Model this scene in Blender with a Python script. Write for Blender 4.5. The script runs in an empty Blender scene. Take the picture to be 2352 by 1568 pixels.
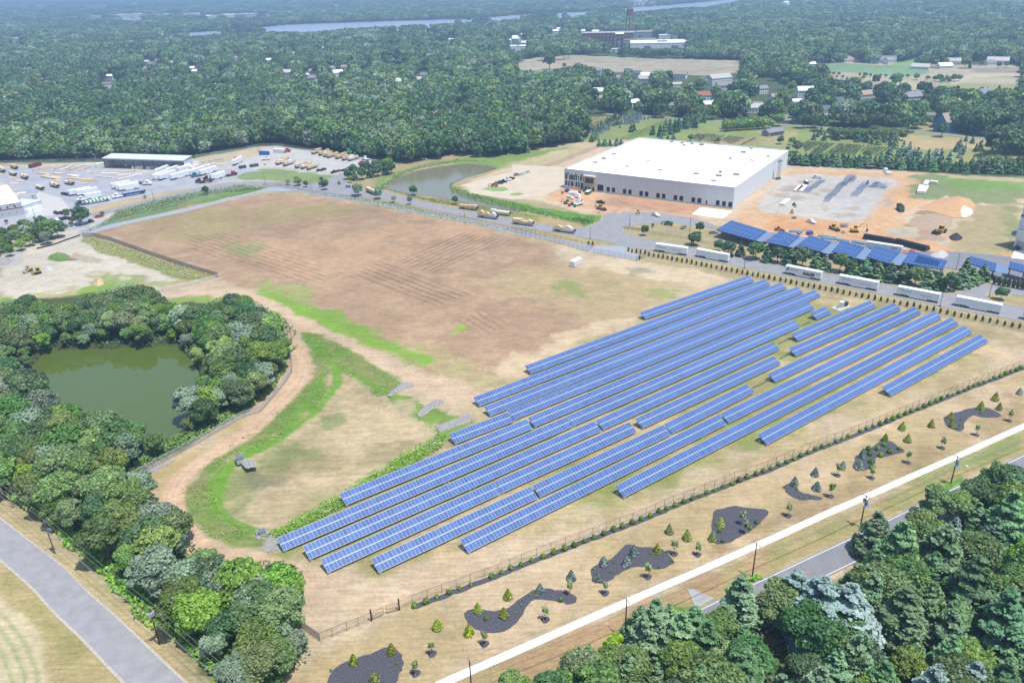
import bpy,bmesh,math,random
import numpy as np
from mathutils import Vector,Matrix
sc=bpy.context.scene
R=math.radians
rng=np.random.default_rng(7)
random.seed(7)
# --- camera
CAM_H=125.0
FOC,HOR,TILT=1790.0,-51.0,-0.0259
def _cam():
 r=math.atan(TILT);d=(784-HOR)*math.cos(r);th=math.atan(d/FOC)
 D=Vector((-math.sin(r)*math.cos(th),math.cos(r)*math.cos(th),math.sin(th)))
 F=Vector((0,0,1))-D*D.z;F.normalize()
 return D.cross(F),F,D
CR,CF,CD=_cam()
cd=bpy.data.cameras.new("camera");cam=bpy.data.objects.new("camera",cd)
sc.collection.objects.link(cam);sc.camera=cam
cd.sensor_width=36;cd.lens=FOC/2352*36;cd.clip_start=1;cd.clip_end=60000
# camera axes in world coordinates: x = right, y = up, z = back
ax=Vector((CR.x,CF.x,-CD.x));ay=Vector((CR.y,CF.y,-CD.y));az=Vector((CR.z,CF.z,-CD.z))
cam.matrix_world=Matrix(((ax.x,-ay.x,-az.x,0),(ax.y,-ay.y,-az.y,0),(ax.z,-ay.z,-az.z,CAM_H),(0,0,0,1)))
def at(px,py,z=0.0):
 v=Vector((px-1176,py-784,FOC))
 a=Vector((v.dot(CR),v.dot(CF),-v.dot(CD)))
 t=(z-CAM_H)/a.z
 return Vector((a.x*t,a.y*t,z))
def proj(P):
 """picture position (2352 x 1568) of world points, numpy (n,3)"""
 P=np.atleast_2d(np.asarray(P,float))
 q=P[:,:1]*np.array(CR)+P[:,1:2]*np.array(CF)-(P[:,2:3]-CAM_H)*np.array(CD)
 return np.stack([1176+FOC*q[:,0]/q[:,2],784+FOC*q[:,1]/q[:,2]],1)
def T(i,j,*uv):
 return[(588*i+u/4,392.2*j+v/4)for u,v in uv]
def K(ox,oy,*uv):return[((ox+u*.47619)/1.7415,(oy+v*.47619)/1.7415)for u,v in uv]
def Zf(*uv):return[((600+u*.66964)/1.7415,(540+v*.66964)/1.7415)for u,v in uv]
def gp(pts):return[at(x,y).xy for x,y in pts]
# --- light
SUN_EL,SUN_AZ=71.5,-38.0
w=bpy.data.worlds.new("World");sc.world=w;w.use_nodes=True
nt=w.node_tree;bg=nt.nodes["Background"]
sky=nt.nodes.new("ShaderNodeTexSky");sky.sky_type='NISHITA';sky.sun_disc=False
sky.sun_elevation=R(SUN_EL);sky.sun_rotation=R(90-SUN_AZ);sky.air_density=1.0;sky.dust_density=1.2;sky.altitude=60
nt.links.new(sky.outputs[0],bg.inputs[0]);bg.inputs[1].default_value=0.15
sl=bpy.data.lights.new("sun",'SUN');sl.energy=4.6;sl.angle=R(0.53);sl.color=(1.0,0.965,0.91)
so=bpy.data.objects.new("sun",sl);sc.collection.objects.link(so)
sd=Vector((math.cos(R(SUN_AZ))*math.cos(R(SUN_EL)),math.sin(R(SUN_AZ))*math.cos(R(SUN_EL)),math.sin(R(SUN_EL))))
so.rotation_euler=sd.to_track_quat('Z','Y').to_euler();so.location=(0,0,400)
sc.view_settings.view_transform='Standard';sc.view_settings.look='None'
sc.view_settings.exposure=0.26;sc.view_settings.gamma=1.0
cy=sc.cycles
cy.max_bounces=6;cy.diffuse_bounces=3;cy.glossy_bounces=2;cy.transmission_bounces=2
cy.transparent_max_bounces=12;cy.volume_bounces=0;cy.caustics_reflective=False;cy.caustics_refractive=False
HAZE=0.00027
# --- helpers
COL=sc.collection
def lin(c):return tuple((x/12.92 if x<=.04045 else((x+.055)/1.055)**2.4)for x in[v/255 for v in c])
def tag(o,label=None,cat=None,group=None,kind=None):
 if label:o["label"]=label
 if cat:o["category"]=cat
 if group:o["group"]=group
 if kind:o["kind"]=kind
 return o
def link(name,me,parent=None):
 o=bpy.data.objects.new(name,me);COL.objects.link(o)
 if parent is not None:o.parent=parent
 return o
def empty(name,loc=(0,0,0),rz=0.0,label=None,cat=None,group=None):
 o=bpy.data.objects.new(name,None);COL.objects.link(o)
 o.empty_display_size=.5;o.location=loc if len(loc)==3 else(loc[0],loc[1],0);o.rotation_euler=(0,0,rz)
 return tag(o,label,cat,group)
def copy_tree(o,parent=None,loc=None,rz=None,scale=None):
 c=o.copy();COL.objects.link(c);c.parent=parent
 if loc is not None:c.location=loc if len(loc)==3 else(loc[0],loc[1],0)
 if rz is not None:c.rotation_euler=(0,0,rz)
 if scale is not None:c.scale=scale if hasattr(scale,'__len__')else(scale,)*3
 for ch in KIDS.get(o.name,()):copy_tree(ch,c)
 return c
KIDS={}
def proto_done(o):
 KIDS[o.name]=list(o.children)
 for ch in o.children:KIDS[ch.name]=list(ch.children)
 return o
class Proto:
 def __init__(s,make):s.make=make;s.o=None
 def put(s,loc,rz=0.0,scale=None,label=None,cat=None,group=None):
  if s.o is None:
   s.o=proto_done(s.make());o=s.o
   o.location=loc if len(loc)==3 else(loc[0],loc[1],0);o.rotation_euler=(0,0,rz)
   if scale is not None:o.scale=scale if hasattr(scale,'__len__')else(scale,)*3
  else:o=copy_tree(s.o,None,loc,rz,scale if scale is not None else 1.0)
  for k in("label","category","group"):
   if k in o.keys()and o is not s.o:del o[k]
  return tag(o,label,cat,group)
W1="first second third fourth fifth sixth seventh eighth ninth tenth eleventh twelfth thirteenth fourteenth fifteenth sixteenth seventeenth eighteenth nineteenth".split()
W10={20:"twent",30:"thirt",40:"fort",50:"fift",60:"sixt",70:"sevent",80:"eight",90:"ninet"}
def nth(k):
 if k<20:return W1[k-1]
 if k>=100:return "%dth"%k
 t,u=k//10*10,k%10
 return W10[t]+("ieth" if u==0 else "y-"+W1[u-1])
def series(objs,fmt,cat,group,key=None):
 """labels that count along the row as it is seen in the photograph, from its left end"""
 P=proj([tuple(o.matrix_basis.translation)for o in objs])
 for k,i in enumerate(np.argsort(P[:,0])):
  o=objs[int(i)]
  tag(o,fmt.replace("{n}",nth(k+1)).replace("{c}",str(o.get("_c",""))if "_c" in o.keys()else ""),cat,group)
  if "_c" in o.keys():del o["_c"]
class MB:
 def __init__(s):s.v=[];s.f=[];s.m=[]
 def add(s,vs,fs,mi=0):
  b=len(s.v);s.v+=[tuple(v)for v in vs];s.f+=[tuple(b+i for i in f)for f in fs];s.m+=[mi]*len(fs);return s
 def box(s,x0,x1,y0,y1,z0,z1,mi=0,tx=0.0):
# tx: top pulled in along x at both ends
  v=[(x0,y0,z0),(x1,y0,z0),(x1,y1,z0),(x0,y1,z0),(x0+tx,y0,z1),(x1-tx,y0,z1),(x1-tx,y1,z1),(x0+tx,y1,z1)]
  return s.add(v,[(3,2,1,0),(4,5,6,7),(0,1,5,4),(1,2,6,5),(2,3,7,6),(3,0,4,7)],mi)
 def prism(s,pts,z0,z1,mi=0):
  n=len(pts);v=[(p[0],p[1],z0)for p in pts]+[(p[0],p[1],z1)for p in pts]
  return s.add(v,[tuple(range(n-1,-1,-1)),tuple(range(n,2*n))]+[(i,(i+1)%n,n+(i+1)%n,n+i)for i in range(n)],mi)
 def side(s,pts,y0,y1,mi=0):
  n=len(pts);v=[(p[0],y0,p[1])for p in pts]+[(p[0],y1,p[1])for p in pts]
  return s.add(v,[tuple(range(n)),tuple(range(2*n-1,n-1,-1))]+[(i,n+i,n+(i+1)%n,(i+1)%n)for i in range(n)],mi)
 def tube(s,a,b,r0,r1=None,n=8,mi=0,caps=True):
  r1=r0 if r1 is None else r1;a=Vector(a);b=Vector(b);d=(b-a)
  if d.length<1e-6:return s
  d.normalize();u=d.orthogonal().normalized();w_=d.cross(u);v=[]
  for p,r in((a,r0),(b,r1)):
   for k in range(n):
    t=2*math.pi*k/n;v.append(p+u*(math.cos(t)*r)+w_*(math.sin(t)*r))
  f=[(k,(k+1)%n,n+(k+1)%n,n+k)for k in range(n)]
  if caps:f+=[tuple(range(n-1,-1,-1)),tuple(range(n,2*n))]
  return s.add(v,f,mi)
 def lathe(s,prof,n=16,c=(0,0),mi=0):
  v=[];m=len(prof)
  for r,z in prof:
   for k in range(n):t=2*math.pi*k/n;v.append((c[0]+r*math.cos(t),c[1]+r*math.sin(t),z))
  f=[(i*n+k,i*n+(k+1)%n,(i+1)*n+(k+1)%n,(i+1)*n+k)for i in range(m-1)for k in range(n)]
  f+=[tuple(range(n-1,-1,-1)),tuple((m-1)*n+k for k in range(n))]
  return s.add(v,f,mi)
 def mesh(s,name,mats,smooth=False):
  me=bpy.data.meshes.new(name);me.from_pydata(s.v,[],s.f)
  for m in(mats if isinstance(mats,(list,tuple))else[mats]):me.materials.append(m)
  if s.m and max(s.m):me.polygons.foreach_set("material_index",s.m)
  if smooth:me.polygons.foreach_set("use_smooth",[True]*len(me.polygons))
  me.update();return me
 def obj(s,name,mats,parent=None,smooth=False):return link(name,s.mesh(name,mats,smooth),parent)
def big_mesh(name,V,Q,mats,attrs=None,corner_n=4):
 me=bpy.data.meshes.new(name);n=len(Q)
 me.vertices.add(len(V));me.vertices.foreach_set("co",np.asarray(V,np.float32).ravel())
 me.loops.add(n*corner_n);me.loops.foreach_set("vertex_index",np.asarray(Q,np.int32).ravel())
 me.polygons.add(n);me.polygons.foreach_set("loop_start",np.arange(n,dtype=np.int32)*corner_n)
 try:me.polygons.foreach_set("loop_total",np.full(n,corner_n,np.int32))
 except Exception:pass
 for m in mats:me.materials.append(m)
 me.update(calc_edges=True);me.validate()
 return me
# --- materials
MATS={}
def nodes(m):m.use_nodes=True;return m.node_tree,m.node_tree.nodes,m.node_tree.links
def mat(name,c,rough=.8,metal=0.0,var=0.12,scale=1.5,spec=.3,bump=0.0,srgb=True,rnd=0.0):
 if name in MATS:return MATS[name]
 m=bpy.data.materials.new(name);t,N,L=nodes(m);b=N["Principled BSDF"]
 b.inputs["Roughness"].default_value=rough;b.inputs["Metallic"].default_value=metal
 b.inputs["Specular IOR Level"].default_value=spec
 c=tuple(v*(.70+.3*min(1,max(0,(max(c)-222)/12)))for v in lin(c))
 g=N.new("ShaderNodeNewGeometry");n1=N.new("ShaderNodeTexNoise");n1.inputs["Scale"].default_value=scale
 n1.inputs["Detail"].default_value=4;L.new(g.outputs["Position"],n1.inputs["Vector"])
 mr=N.new("ShaderNodeMapRange");mr.inputs[1].default_value=.25;mr.inputs[2].default_value=.75
 mr.inputs[3].default_value=1-var;mr.inputs[4].default_value=1+var;L.new(n1.outputs["Fac"],mr.inputs[0])
 vm=N.new("ShaderNodeVectorMath");vm.operation='SCALE';vm.inputs[0].default_value=c[:3]
 last=mr.outputs[0]
 if rnd:
  oi=N.new("ShaderNodeObjectInfo");m2=N.new("ShaderNodeMapRange");m2.inputs[3].default_value=1-rnd;m2.inputs[4].default_value=1+rnd
  L.new(oi.outputs["Random"],m2.inputs[0]);mu=N.new("ShaderNodeMath");mu.operation='MULTIPLY'
  L.new(mr.outputs[0],mu.inputs[0]);L.new(m2.outputs[0],mu.inputs[1]);last=mu.outputs[0]
 L.new(last,vm.inputs["Scale"]);L.new(vm.outputs[0],b.inputs["Base Color"])
 if bump:
  bp=N.new("ShaderNodeBump");bp.inputs["Strength"].default_value=bump;bp.inputs["Distance"].default_value=.2
  L.new(n1.outputs["Fac"],bp.inputs["Height"]);L.new(bp.outputs[0],b.inputs["Normal"])
 MATS[name]=m;return m
def stripes(name,c1,c2,period,axis=0,width=.5,rough=.6,metal=0.0):
 """two colours in bands along an object axis (corrugation, seams, cladding)"""
 if name in MATS:return MATS[name]
 m=bpy.data.materials.new(name);t,N,L=nodes(m);b=N["Principled BSDF"];b.inputs["Roughness"].default_value=rough
 b.inputs["Metallic"].default_value=metal
 tc=N.new("ShaderNodeTexCoord");sx=N.new("ShaderNodeSeparateXYZ");L.new(tc.outputs["Object"],sx.inputs[0])
 d=N.new("ShaderNodeMath");d.operation='DIVIDE';d.inputs[1].default_value=period;L.new(sx.outputs[axis],d.inputs[0])
 f=N.new("ShaderNodeMath");f.operation='FRACT';L.new(d.outputs[0],f.inputs[0])
 g=N.new("ShaderNodeMath");g.operation='LESS_THAN';g.inputs[1].default_value=width;L.new(f.outputs[0],g.inputs[0])
 mx=N.new("ShaderNodeMix");mx.data_type='RGBA';mx.inputs[6].default_value=(*lin(c1),1);mx.inputs[7].default_value=(*lin(c2),1)
 L.new(g.outputs[0],mx.inputs[0]);L.new(mx.outputs[2],b.inputs["Base Color"]);MATS[name]=m;return m
def mesh_screen(name,c,opacity):
 """woven wire seen from far: an even mix of wire and gap"""
 if name in MATS:return MATS[name]
 m=bpy.data.materials.new(name);t,N,L=nodes(m);b=N["Principled BSDF"]
 b.inputs["Base Color"].default_value=(*lin(c),1);b.inputs["Roughness"].default_value=.6
 tr=N.new("ShaderNodeBsdfTransparent");mx=N.new("ShaderNodeMixShader");mx.inputs[0].default_value=opacity
 L.new(tr.outputs[0],mx.inputs[1]);L.new(b.outputs[0],mx.inputs[2]);L.new(mx.outputs[0],N["Material Output"].inputs[0])
 MATS[name]=m;return m
def leaf(name,c1,c2,trans=.3):
 m=bpy.data.materials.new(name);t,N,L=nodes(m);N.remove(N["Principled BSDF"])
 a=N.new("ShaderNodeAttribute");a.attribute_name="tone";oi=N.new("ShaderNodeObjectInfo")
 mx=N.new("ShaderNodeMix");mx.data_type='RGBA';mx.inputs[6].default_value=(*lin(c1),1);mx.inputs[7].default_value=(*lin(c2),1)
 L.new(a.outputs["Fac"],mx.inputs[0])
 hs=N.new("ShaderNodeHueSaturation")
 for k,lo,hi in(("Hue",.475,.52),("Saturation",.8,1.12),("Value",.72,1.28)):
  mr=N.new("ShaderNodeMapRange");mr.inputs[3].default_value=lo;mr.inputs[4].default_value=hi
  mu=N.new("ShaderNodeMath");mu.operation='MULTIPLY';mu.inputs[1].default_value={"Hue":7.3,"Saturation":13.7,"Value":29.1}[k]
  fr=N.new("ShaderNodeMath");fr.operation='FRACT'
  L.new(oi.outputs["Random"],mu.inputs[0]);L.new(mu.outputs[0],fr.inputs[0]);L.new(fr.outputs[0],mr.inputs[0]);L.new(mr.outputs[0],hs.inputs[k])
 L.new(mx.outputs[2],hs.inputs["Color"])
 d=N.new("ShaderNodeBsdfDiffuse");tr=N.new("ShaderNodeBsdfTranslucent");ms=N.new("ShaderNodeMixShader");ms.inputs[0].default_value=trans
 gl=N.new("ShaderNodeBsdfGlossy");gl.inputs["Roughness"].default_value=.55;gl.inputs["Color"].default_value=(.8,.9,1,1)
 m3=N.new("ShaderNodeMixShader");m3.inputs[0].default_value=.035
 L.new(hs.outputs[0],d.inputs[0]);L.new(hs.outputs[0],tr.inputs[0]);L.new(d.outputs[0],ms.inputs[1]);L.new(tr.outputs[0],ms.inputs[2])
 L.new(ms.outputs[0],m3.inputs[1]);L.new(gl.outputs[0],m3.inputs[2]);L.new(m3.outputs[0],N["Material Output"].inputs[0])
 return m
white=mat("white_paint",(232,234,236),.5,var=.05)
alu=mat("aluminium",(205,210,215),.4,.3,var=.05)
black=mat("black_steel",(26,27,30),.5,var=.1)
rubber=mat("rubber",(28,28,30),.8)
glass=mat("dark_glass",(30,42,58),.12,spec=.6,var=.05)
steel=mat("galvanised_steel",(150,165,185),.45,.5)
conc=mat("concrete",(205,203,198),.85,var=.07,scale=.6)
woodm=mat("pale_lumber",(226,196,150),.8,var=.12,scale=1.2)
pole_wood=mat("creosote_wood",(72,52,42),.85)
# --- ground
def hash2(ix,iy,s):
 h=(ix.astype(np.int64)*374761393+iy.astype(np.int64)*668265263+s*974634777)&0x7fffffff
 h=((h^(h>>13))*1274126177)&0x7fffffff
 return((h^(h>>16))&0xffff)/65535.0
def vnoise(x,y,s=0):
 ix=np.floor(x);iy=np.floor(y);fx=x-ix;fy=y-iy
 fx=fx*fx*(3-2*fx);fy=fy*fy*(3-2*fy)
 a=hash2(ix,iy,s);b=hash2(ix+1,iy,s);c=hash2(ix,iy+1,s);d=hash2(ix+1,iy+1,s)
 return(a*(1-fx)+b*fx)*(1-fy)+(c*(1-fx)+d*fx)*fy
def fbm(x,y,f,s=0,o=4):
 r=0;a=.5;t=0
 for k in range(o):r=r+a*vnoise(x*f,y*f,s+k*17);t+=a;a*=.55;f*=2.1
 return r/t
def sdist(X,Y,poly):
 """signed distance to a polygon, positive inside"""
 d=np.full(X.shape,1e12);ins=np.zeros(X.shape,bool);n=len(poly)
 for i in range(n):
  ax_,ay_=poly[i];bx,by=poly[(i+1)%n];ex,ey=bx-ax_,by-ay_
  wx,wy=X-ax_,Y-ay_;t=np.clip((wx*ex+wy*ey)/(ex*ex+ey*ey+1e-9),0,1)
  d=np.minimum(d,(wx-ex*t)**2+(wy-ey*t)**2)
  c=((ay_<=Y)&(by>Y))|((by<=Y)&(ay_>Y))
  with np.errstate(divide='ignore',invalid='ignore'):xi=ax_+(Y-ay_)/(by-ay_ if by!=ay_ else 1e-9)*ex
  ins^=c&(X<xi)
 return np.where(ins,1,-1)*np.sqrt(d)
def inside(P,poly):
 return sdist(P[:,0],P[:,1],poly)>0
def axis_grid(lo,hi,a,b,st,g):
 """fine from a to b, growing spacing outside"""
 m=list(np.arange(a,b+st/2,st));s=st;x=m[-1];up=[]
 while x<hi:s=min(s*g,900);x+=s;up.append(x)
 s=st;x=a;dn=[]
 while x>lo:s=min(s*g,900);x-=s;dn.append(x)
 return np.array(dn[::-1]+m+up)
gx=axis_grid(-17500,17500,-215,205,.62,1.022)
ys=[20.0]
while ys[-1]<17500:
 y=ys[-1];ys.append(y+(0.55 if 85<y<250 else 0.55+abs(y-165)*.0008 if y<85 else min(0.55+(y-250)*.0062,1.1)if y<430 else min(1.1*(y/430)**1.7,700)))
gy=np.array(ys)
GX,GY=np.meshgrid(gx,gy)
nx,ny=len(gx),len(gy)
FX,FY=GX.ravel(),GY.ravel()
KALB=0.62
CC=np.zeros((len(FX),3));ZZ=np.zeros(len(FX));GR=np.zeros(len(FX))
n_lo=fbm(FX,FY,.012,3);n_mid=fbm(FX,FY,.06,5);n_hi=fbm(FX,FY,.35,9)
def L3(c):return np.array(lin(c))*KALB
CC[:]=L3((92,108,70));GR[:]=.8
REG={}
def paint(poly,c,soft=3.0,wob=2.0,a=1.0,nf=.12,gr=None,patch=None,streak=None,world=False):
 """lay a patch of soil or turf on the ground sheet; its edge is softened and made uneven"""
 p=poly if world else gp(poly);p=[(q[0],q[1])for q in p]
 xs=[q[0]for q in p];yy=[q[1]for q in p];m_=soft*2+wob*2+2
 idx=np.nonzero((FX>min(xs)-m_)&(FX<max(xs)+m_)&(FY>min(yy)-m_)&(FY<max(yy)+m_))[0]
 if not len(idx):return idx,None
 x,y=FX[idx],FY[idx];d=sdist(x,y,p)+wob*2*(fbm(x,y,nf,len(p)*3+int(c[0]))-.5)*2
 al=np.clip(d/soft+.5,0,1);al=al*al*(3-2*al)*a
 if patch is not None:
  al=al*np.clip((fbm(x,y,patch[0],int(c[1])+40)-patch[1])*patch[2]+.5,0,1)
 if streak is not None:
  ca,sa=math.cos(R(streak[0])),math.sin(R(streak[0]))
  s=fbm(x*ca+y*sa,(-x*sa+y*ca)*streak[1]/streak[2],streak[2],int(c[2])+9,3)-.5
  al=al*np.clip(.5+s*streak[3],0,1)
 CC[idx]=CC[idx]*(1-al[:,None])+L3(c)*al[:,None]
 if gr is not None:GR[idx]=GR[idx]*(1-al)+gr*al
 return idx,al
def smooth_line(pts,n=6):
 out=[];P=[Vector(p)for p in pts]
 for i in range(len(P)-1):
  a,b_,c,d=P[max(i-1,0)],P[i],P[i+1],P[min(i+2,len(P)-1)]
  for k in range(n):
   t=k/n;out.append(.5*((2*b_)+(c-a)*t+(2*a-5*b_+4*c-d)*t*t+(3*b_-a-3*c+d)*t**3))
 return out+[P[-1]]
def stroke(pts,w_,c,soft=1.2,wob=.5,a=1.0,gr=None,patch=None):
 """a soft line of soil or turf along a path"""
 L_=[Vector(q)for q in smooth_line(gp(pts),4)];lf,rt_=[],[]
 for i,q in enumerate(L_):
  d=(L_[min(i+1,len(L_)-1)]-L_[max(i-1,0)]).normalized();n=Vector((-d.y,d.x))*w_/2;lf.append(tuple(q+n));rt_.append(tuple(q-n))
 paint(lf+rt_[::-1],c,soft,wob,a,gr=gr,patch=patch,world=True)
def sink(poly,dz,soft=6.0):
 p=[(q[0],q[1])for q in gp(poly)];xs=[q[0]for q in p];yy=[q[1]for q in p]
 idx=np.nonzero((FX>min(xs)-soft)&(FX<max(xs)+soft)&(FY>min(yy)-soft)&(FY<max(yy)+soft))[0]
 d=sdist(FX[idx],FY[idx],p);t=np.clip(d/soft+.5,0,1);ZZ[idx]+=dz*t*t*(3-2*t)
def furrows(poly,ang,period,dark,a):
 p=[(q[0],q[1])for q in gp(poly)];d=sdist(FX,FY,p);idx=np.nonzero(d>-2)[0];x,y=FX[idx],FY[idx]
 ca,sa=math.cos(R(ang)),math.sin(R(ang));q=-x*sa+y*ca+1.2*(fbm(x,y,.08,77)-.5)
 s=np.clip(np.cos(q*2*math.pi/period)*1.6-.7,0,1)*np.clip(d[idx]/3+.6,0,1)*a*(0.35+1.1*fbm(x,y,.25,21))
 s=np.clip(s,0,1)
 CC[idx]=CC[idx]*(1-s[:,None])+L3(dark)*s[:,None]
SOIL,BROWN,LAWN,GREEN,PALE=(206,184,152),(184,155,127),(176,166,122),(128,160,72),(222,205,176)
paint([(-400,374),(880,374),(1340,322),(1480,320),(1815,375),(2352,412),(2900,430),(2900,1800),(-400,1800)],(184,170,130),5,2,gr=.5)
WOODV_=[(-300,700),(60,690),(300,665),(380,690),(530,680),(600,700),(680,765),(650,830),(600,915),(440,1010),(288,1100),(400,1175),(440,1250),(690,1315),(690,1450),(640,1700),(440,1500),(215,1275),(0,1130),(-300,1000)]
# --- far fields and clearings
paint([(1040,165),(1100,150),(1210,136),(1240,130),(1330,127),(1450,132),(1700,138),(1720,143),(1716,165),(1650,175),(1400,165),(1150,163),(1060,172)],(196,184,160),12,4,gr=.2,streak=(10,.1,.05,6))
paint([(1040,165),(1100,150),(1210,136),(1240,130),(1330,127),(1450,132),(1700,138),(1720,143),(1716,165),(1650,175),(1400,165),(1150,163),(1060,172)],(196,184,160),12,4,a=.75,gr=.2)
paint([(1060,172),(1150,161),(1300,168),(1300,190),(1130,182)],(150,168,112),8,3,gr=.6)
paint([(1840,170),(1890,140),(1960,138),(2110,148),(2352,150),(2400,240),(2250,220),(1990,200),(1870,190)],(198,186,158),10,4,gr=.3)
paint([(1865,165),(1900,143),(2015,150),(2140,152),(2128,172),(2080,176),(1950,167)],(142,172,128),6,2,gr=.6)
paint([(2045,152),(2060,130),(2110,134),(2100,152)],(150,180,118),6,2,gr=.6)
paint([(2130,195),(2200,190),(2352,195),(2352,215),(2220,212)],(170,174,124),6,2,gr=.6)
paint([(2280,170),(2352,168),(2352,178),(2290,178)],(150,172,120),5,2)
paint([(2230,158),(2300,155),(2352,156),(2352,168),(2240,172)],(172,160,146),5,2)
paint([(2170,190),(2230,168),(2352,168),(2352,175),(2240,178),(2190,196)],(212,198,170),4,1)
# --- tree nursery behind the warehouse
NURS=[(1300,270),(1345,268),(1470,268),(1600,275),(1764,285),(1900,292),(2080,298),(2270,318),(2352,325),(2352,400),(2000,380),(1800,350),(1700,335),(1480,320),(1370,330),(1330,320)]
paint(NURS,(152,165,102),5,2,gr=.7)
paint([(1340,270),(1420,266),(1400,280),(1360,292),(1318,300)],(184,172,122),4,2)
paint([(2060,308),(2280,320),(2262,340),(2120,345),(2060,335)],(196,176,130),5,2)
paint([(2190,345),(2352,340),(2352,385),(2200,375)],(168,166,112),5,3)
paint([(1590,320),(1760,318),(1750,334),(1650,332)],(176,160,118),4,2)
paint([(1750,300),(1830,300),(1800,340),(1750,335)],(180,172,122),5,3)
paint([(1860,272),(2110,296),(2352,316),(2352,308),(2110,288),(1860,264)],(186,172,132),4,2)
paint([(1800,262),(1870,268),(1855,285),(1800,280)],(166,168,112),4,2)
paint([(2110,278),(2150,275),(2145,300),(2105,300)],(178,166,122),4,2)
# --- construction site
CON=[(1088,412),(1180,380),(1260,345),(1320,330),(1480,318),(1815,370),(1835,378),(2160,400),(2352,410),(2400,600),(2250,620),(2000,575),(1764,540),(1640,520),(1590,510),(1400,495),(1370,500),(1310,480),(1240,460),(1090,448),(1070,440),(1100,452),(1060,430)]
paint(CON,(222,198,168),4,2,gr=.0)
paint([(1150,385),(1250,340),(1370,330),(1300,370),(1200,400)],(190,190,140),4,3,a=.7,gr=.5,patch=(.05,.45,5))
paint([(1060,440),(1100,448),(1180,465),(1240,480),(1300,500),(1360,505),(1385,490),(1380,500),(1340,520),(1250,505),(1100,475),(1030,460)],GREEN,3,2,gr=.9)
paint([(1176,462),(1250,478),(1370,495),(1378,505),(1345,518),(1280,505),(1176,478)],(112,158,70),3,2,gr=1)
paint([(1185,480),(1230,490),(1300,503),(1290,508),(1200,492)],(196,184,140),2,1)
paint([(1140,370),(1260,340),(1390,322),(1345,345),(1220,380)],(206,190,150),4,2,a=.6)
paint([(1320,352),(1390,328),(1400,330),(1320,362),(1180,415),(1150,425),(1170,410)],(196,172,146),2,1)
paint([(1210,432),(1290,425),(1400,452),(1600,480),(1620,520),(1400,500),(1310,470)],(214,178,144),5,3)
paint([(1400,446),(1600,480),(1560,490),(1390,470)],(196,160,132),4,3,patch=(.1,.4,4))
paint([(1270,440),(1360,440),(1380,450),(1350,470),(1260,460)],(226,182,140),3,2)
paint([(1680,510),(1720,470),(1815,390),(2160,400),(2130,460),(2060,500),(2352,590),(2300,610),(2000,560),(1764,530)],(224,186,146),5,3)
paint([(1740,480),(1790,405),(1860,398),(2040,410),(2062,418),(2030,440),(1990,500),(1980,512),(1850,500)],(212,206,196),5,4,gr=0)
paint([(1930,410),(2060,415),(2010,470),(1980,508),(1900,500)],(200,198,194),6,4,a=.8)
paint([(1764,498),(1850,500),(1990,515),(2060,545),(2352,580),(2352,600),(2100,570),(1900,545),(1764,528)],(222,168,118),4,3,a=.8,patch=(.08,.35,4))
paint([(1990,510),(2045,470),(2070,430),(2080,410),(2120,420),(2100,470),(2040,500),(2050,530),(2000,540)],(226,184,140),4,3)
for q in[(1815,435,26,7),(1795,448,20,5),(1830,455,22,6),(1897,437,18,4),(1960,478,16,5),(1895,480,12,5),(1800,472,9,3),(1940,495,30,5),(1875,445,16,4),(2040,465,14,10),(1850,418,18,4)]:
 paint([(q[0]+q[2]*math.cos(k),q[1]+q[3]*math.sin(k))for k in np.arange(0,6.28,.5)],(188,172,156),2,2.0,a=.75,nf=.3)
paint([(2100,400),(2352,408),(2352,470),(2240,470),(2170,460),(2100,455),(2090,430)],(150,160,112),6,5,gr=.8)
paint([(2160,405),(2352,412),(2352,440),(2200,432)],(138,170,92),5,4,gr=.9)
paint([(2180,402),(2352,410),(2352,418),(2180,409)],(205,190,150),3,2)
paint([(2240,470),(2330,470),(2330,560),(2290,590),(2200,570),(2180,530),(2220,490)],(186,172,132),6,5,gr=.3,streak=None)
paint([(2300,480),(2350,470),(2350,560),(2320,580),(2296,560)],(160,160,110),6,4,gr=.5)
paint([(2040,520),(2110,530),(2180,548),(2170,560),(2040,540)],(200,192,168),3,3)
paint([(2110,540),(2120,490),(2150,490),(2160,540),(2180,550),(2100,552)],(186,160,138),3,2)
paint([(2080,515),(2105,497),(2130,492),(2118,512),(2095,524)],(118,158,74),2,2,gr=1)
paint([(2150,490),(2165,493),(2180,515),(2190,517),(2175,527),(2148,525)],(118,158,74),2,2,gr=1)
paint([(2140,480),(2200,490),(2215,500),(2160,500),(2090,490)],(170,142,118),2,2)
# --- lumber yard surroundings and storm pond banks
paint([(0,380),(240,372),(420,368),(520,352),(600,335),(720,345),(860,362),(880,385),(790,400),(560,425),(330,480),(200,540),(0,560)],(206,202,192),4,2,gr=.1)
paint([(450,362),(520,350),(600,338),(640,345),(560,365),(470,378)],(206,192,162),3,2)
paint([(545,395),(600,385),(700,395),(790,405),(750,425),(700,425),(640,415),(545,412)],(150,168,112),3,2,gr=.8)
paint([(205,478),(330,447),(460,430),(470,436),(350,462),(215,492)],(205,184,142),2,1,gr=.3)
paint([(195,535),(240,505),(350,470),(460,446),(560,428),(640,432),(600,440),(420,478),(300,510)],(122,152,84),3,2,gr=.9)
paint([(265,485),(350,462),(470,438),(540,430),(545,440),(400,475),(290,500)],(146,168,106),3,2,a=.8)
paint([(840,440),(870,405),(960,382),(1050,365),(1120,350),(1200,350),(1330,335),(1180,372),(1140,388),(1110,385),(1000,370),(900,410),(870,440)],(142,166,92),4,3,gr=.9)
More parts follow.
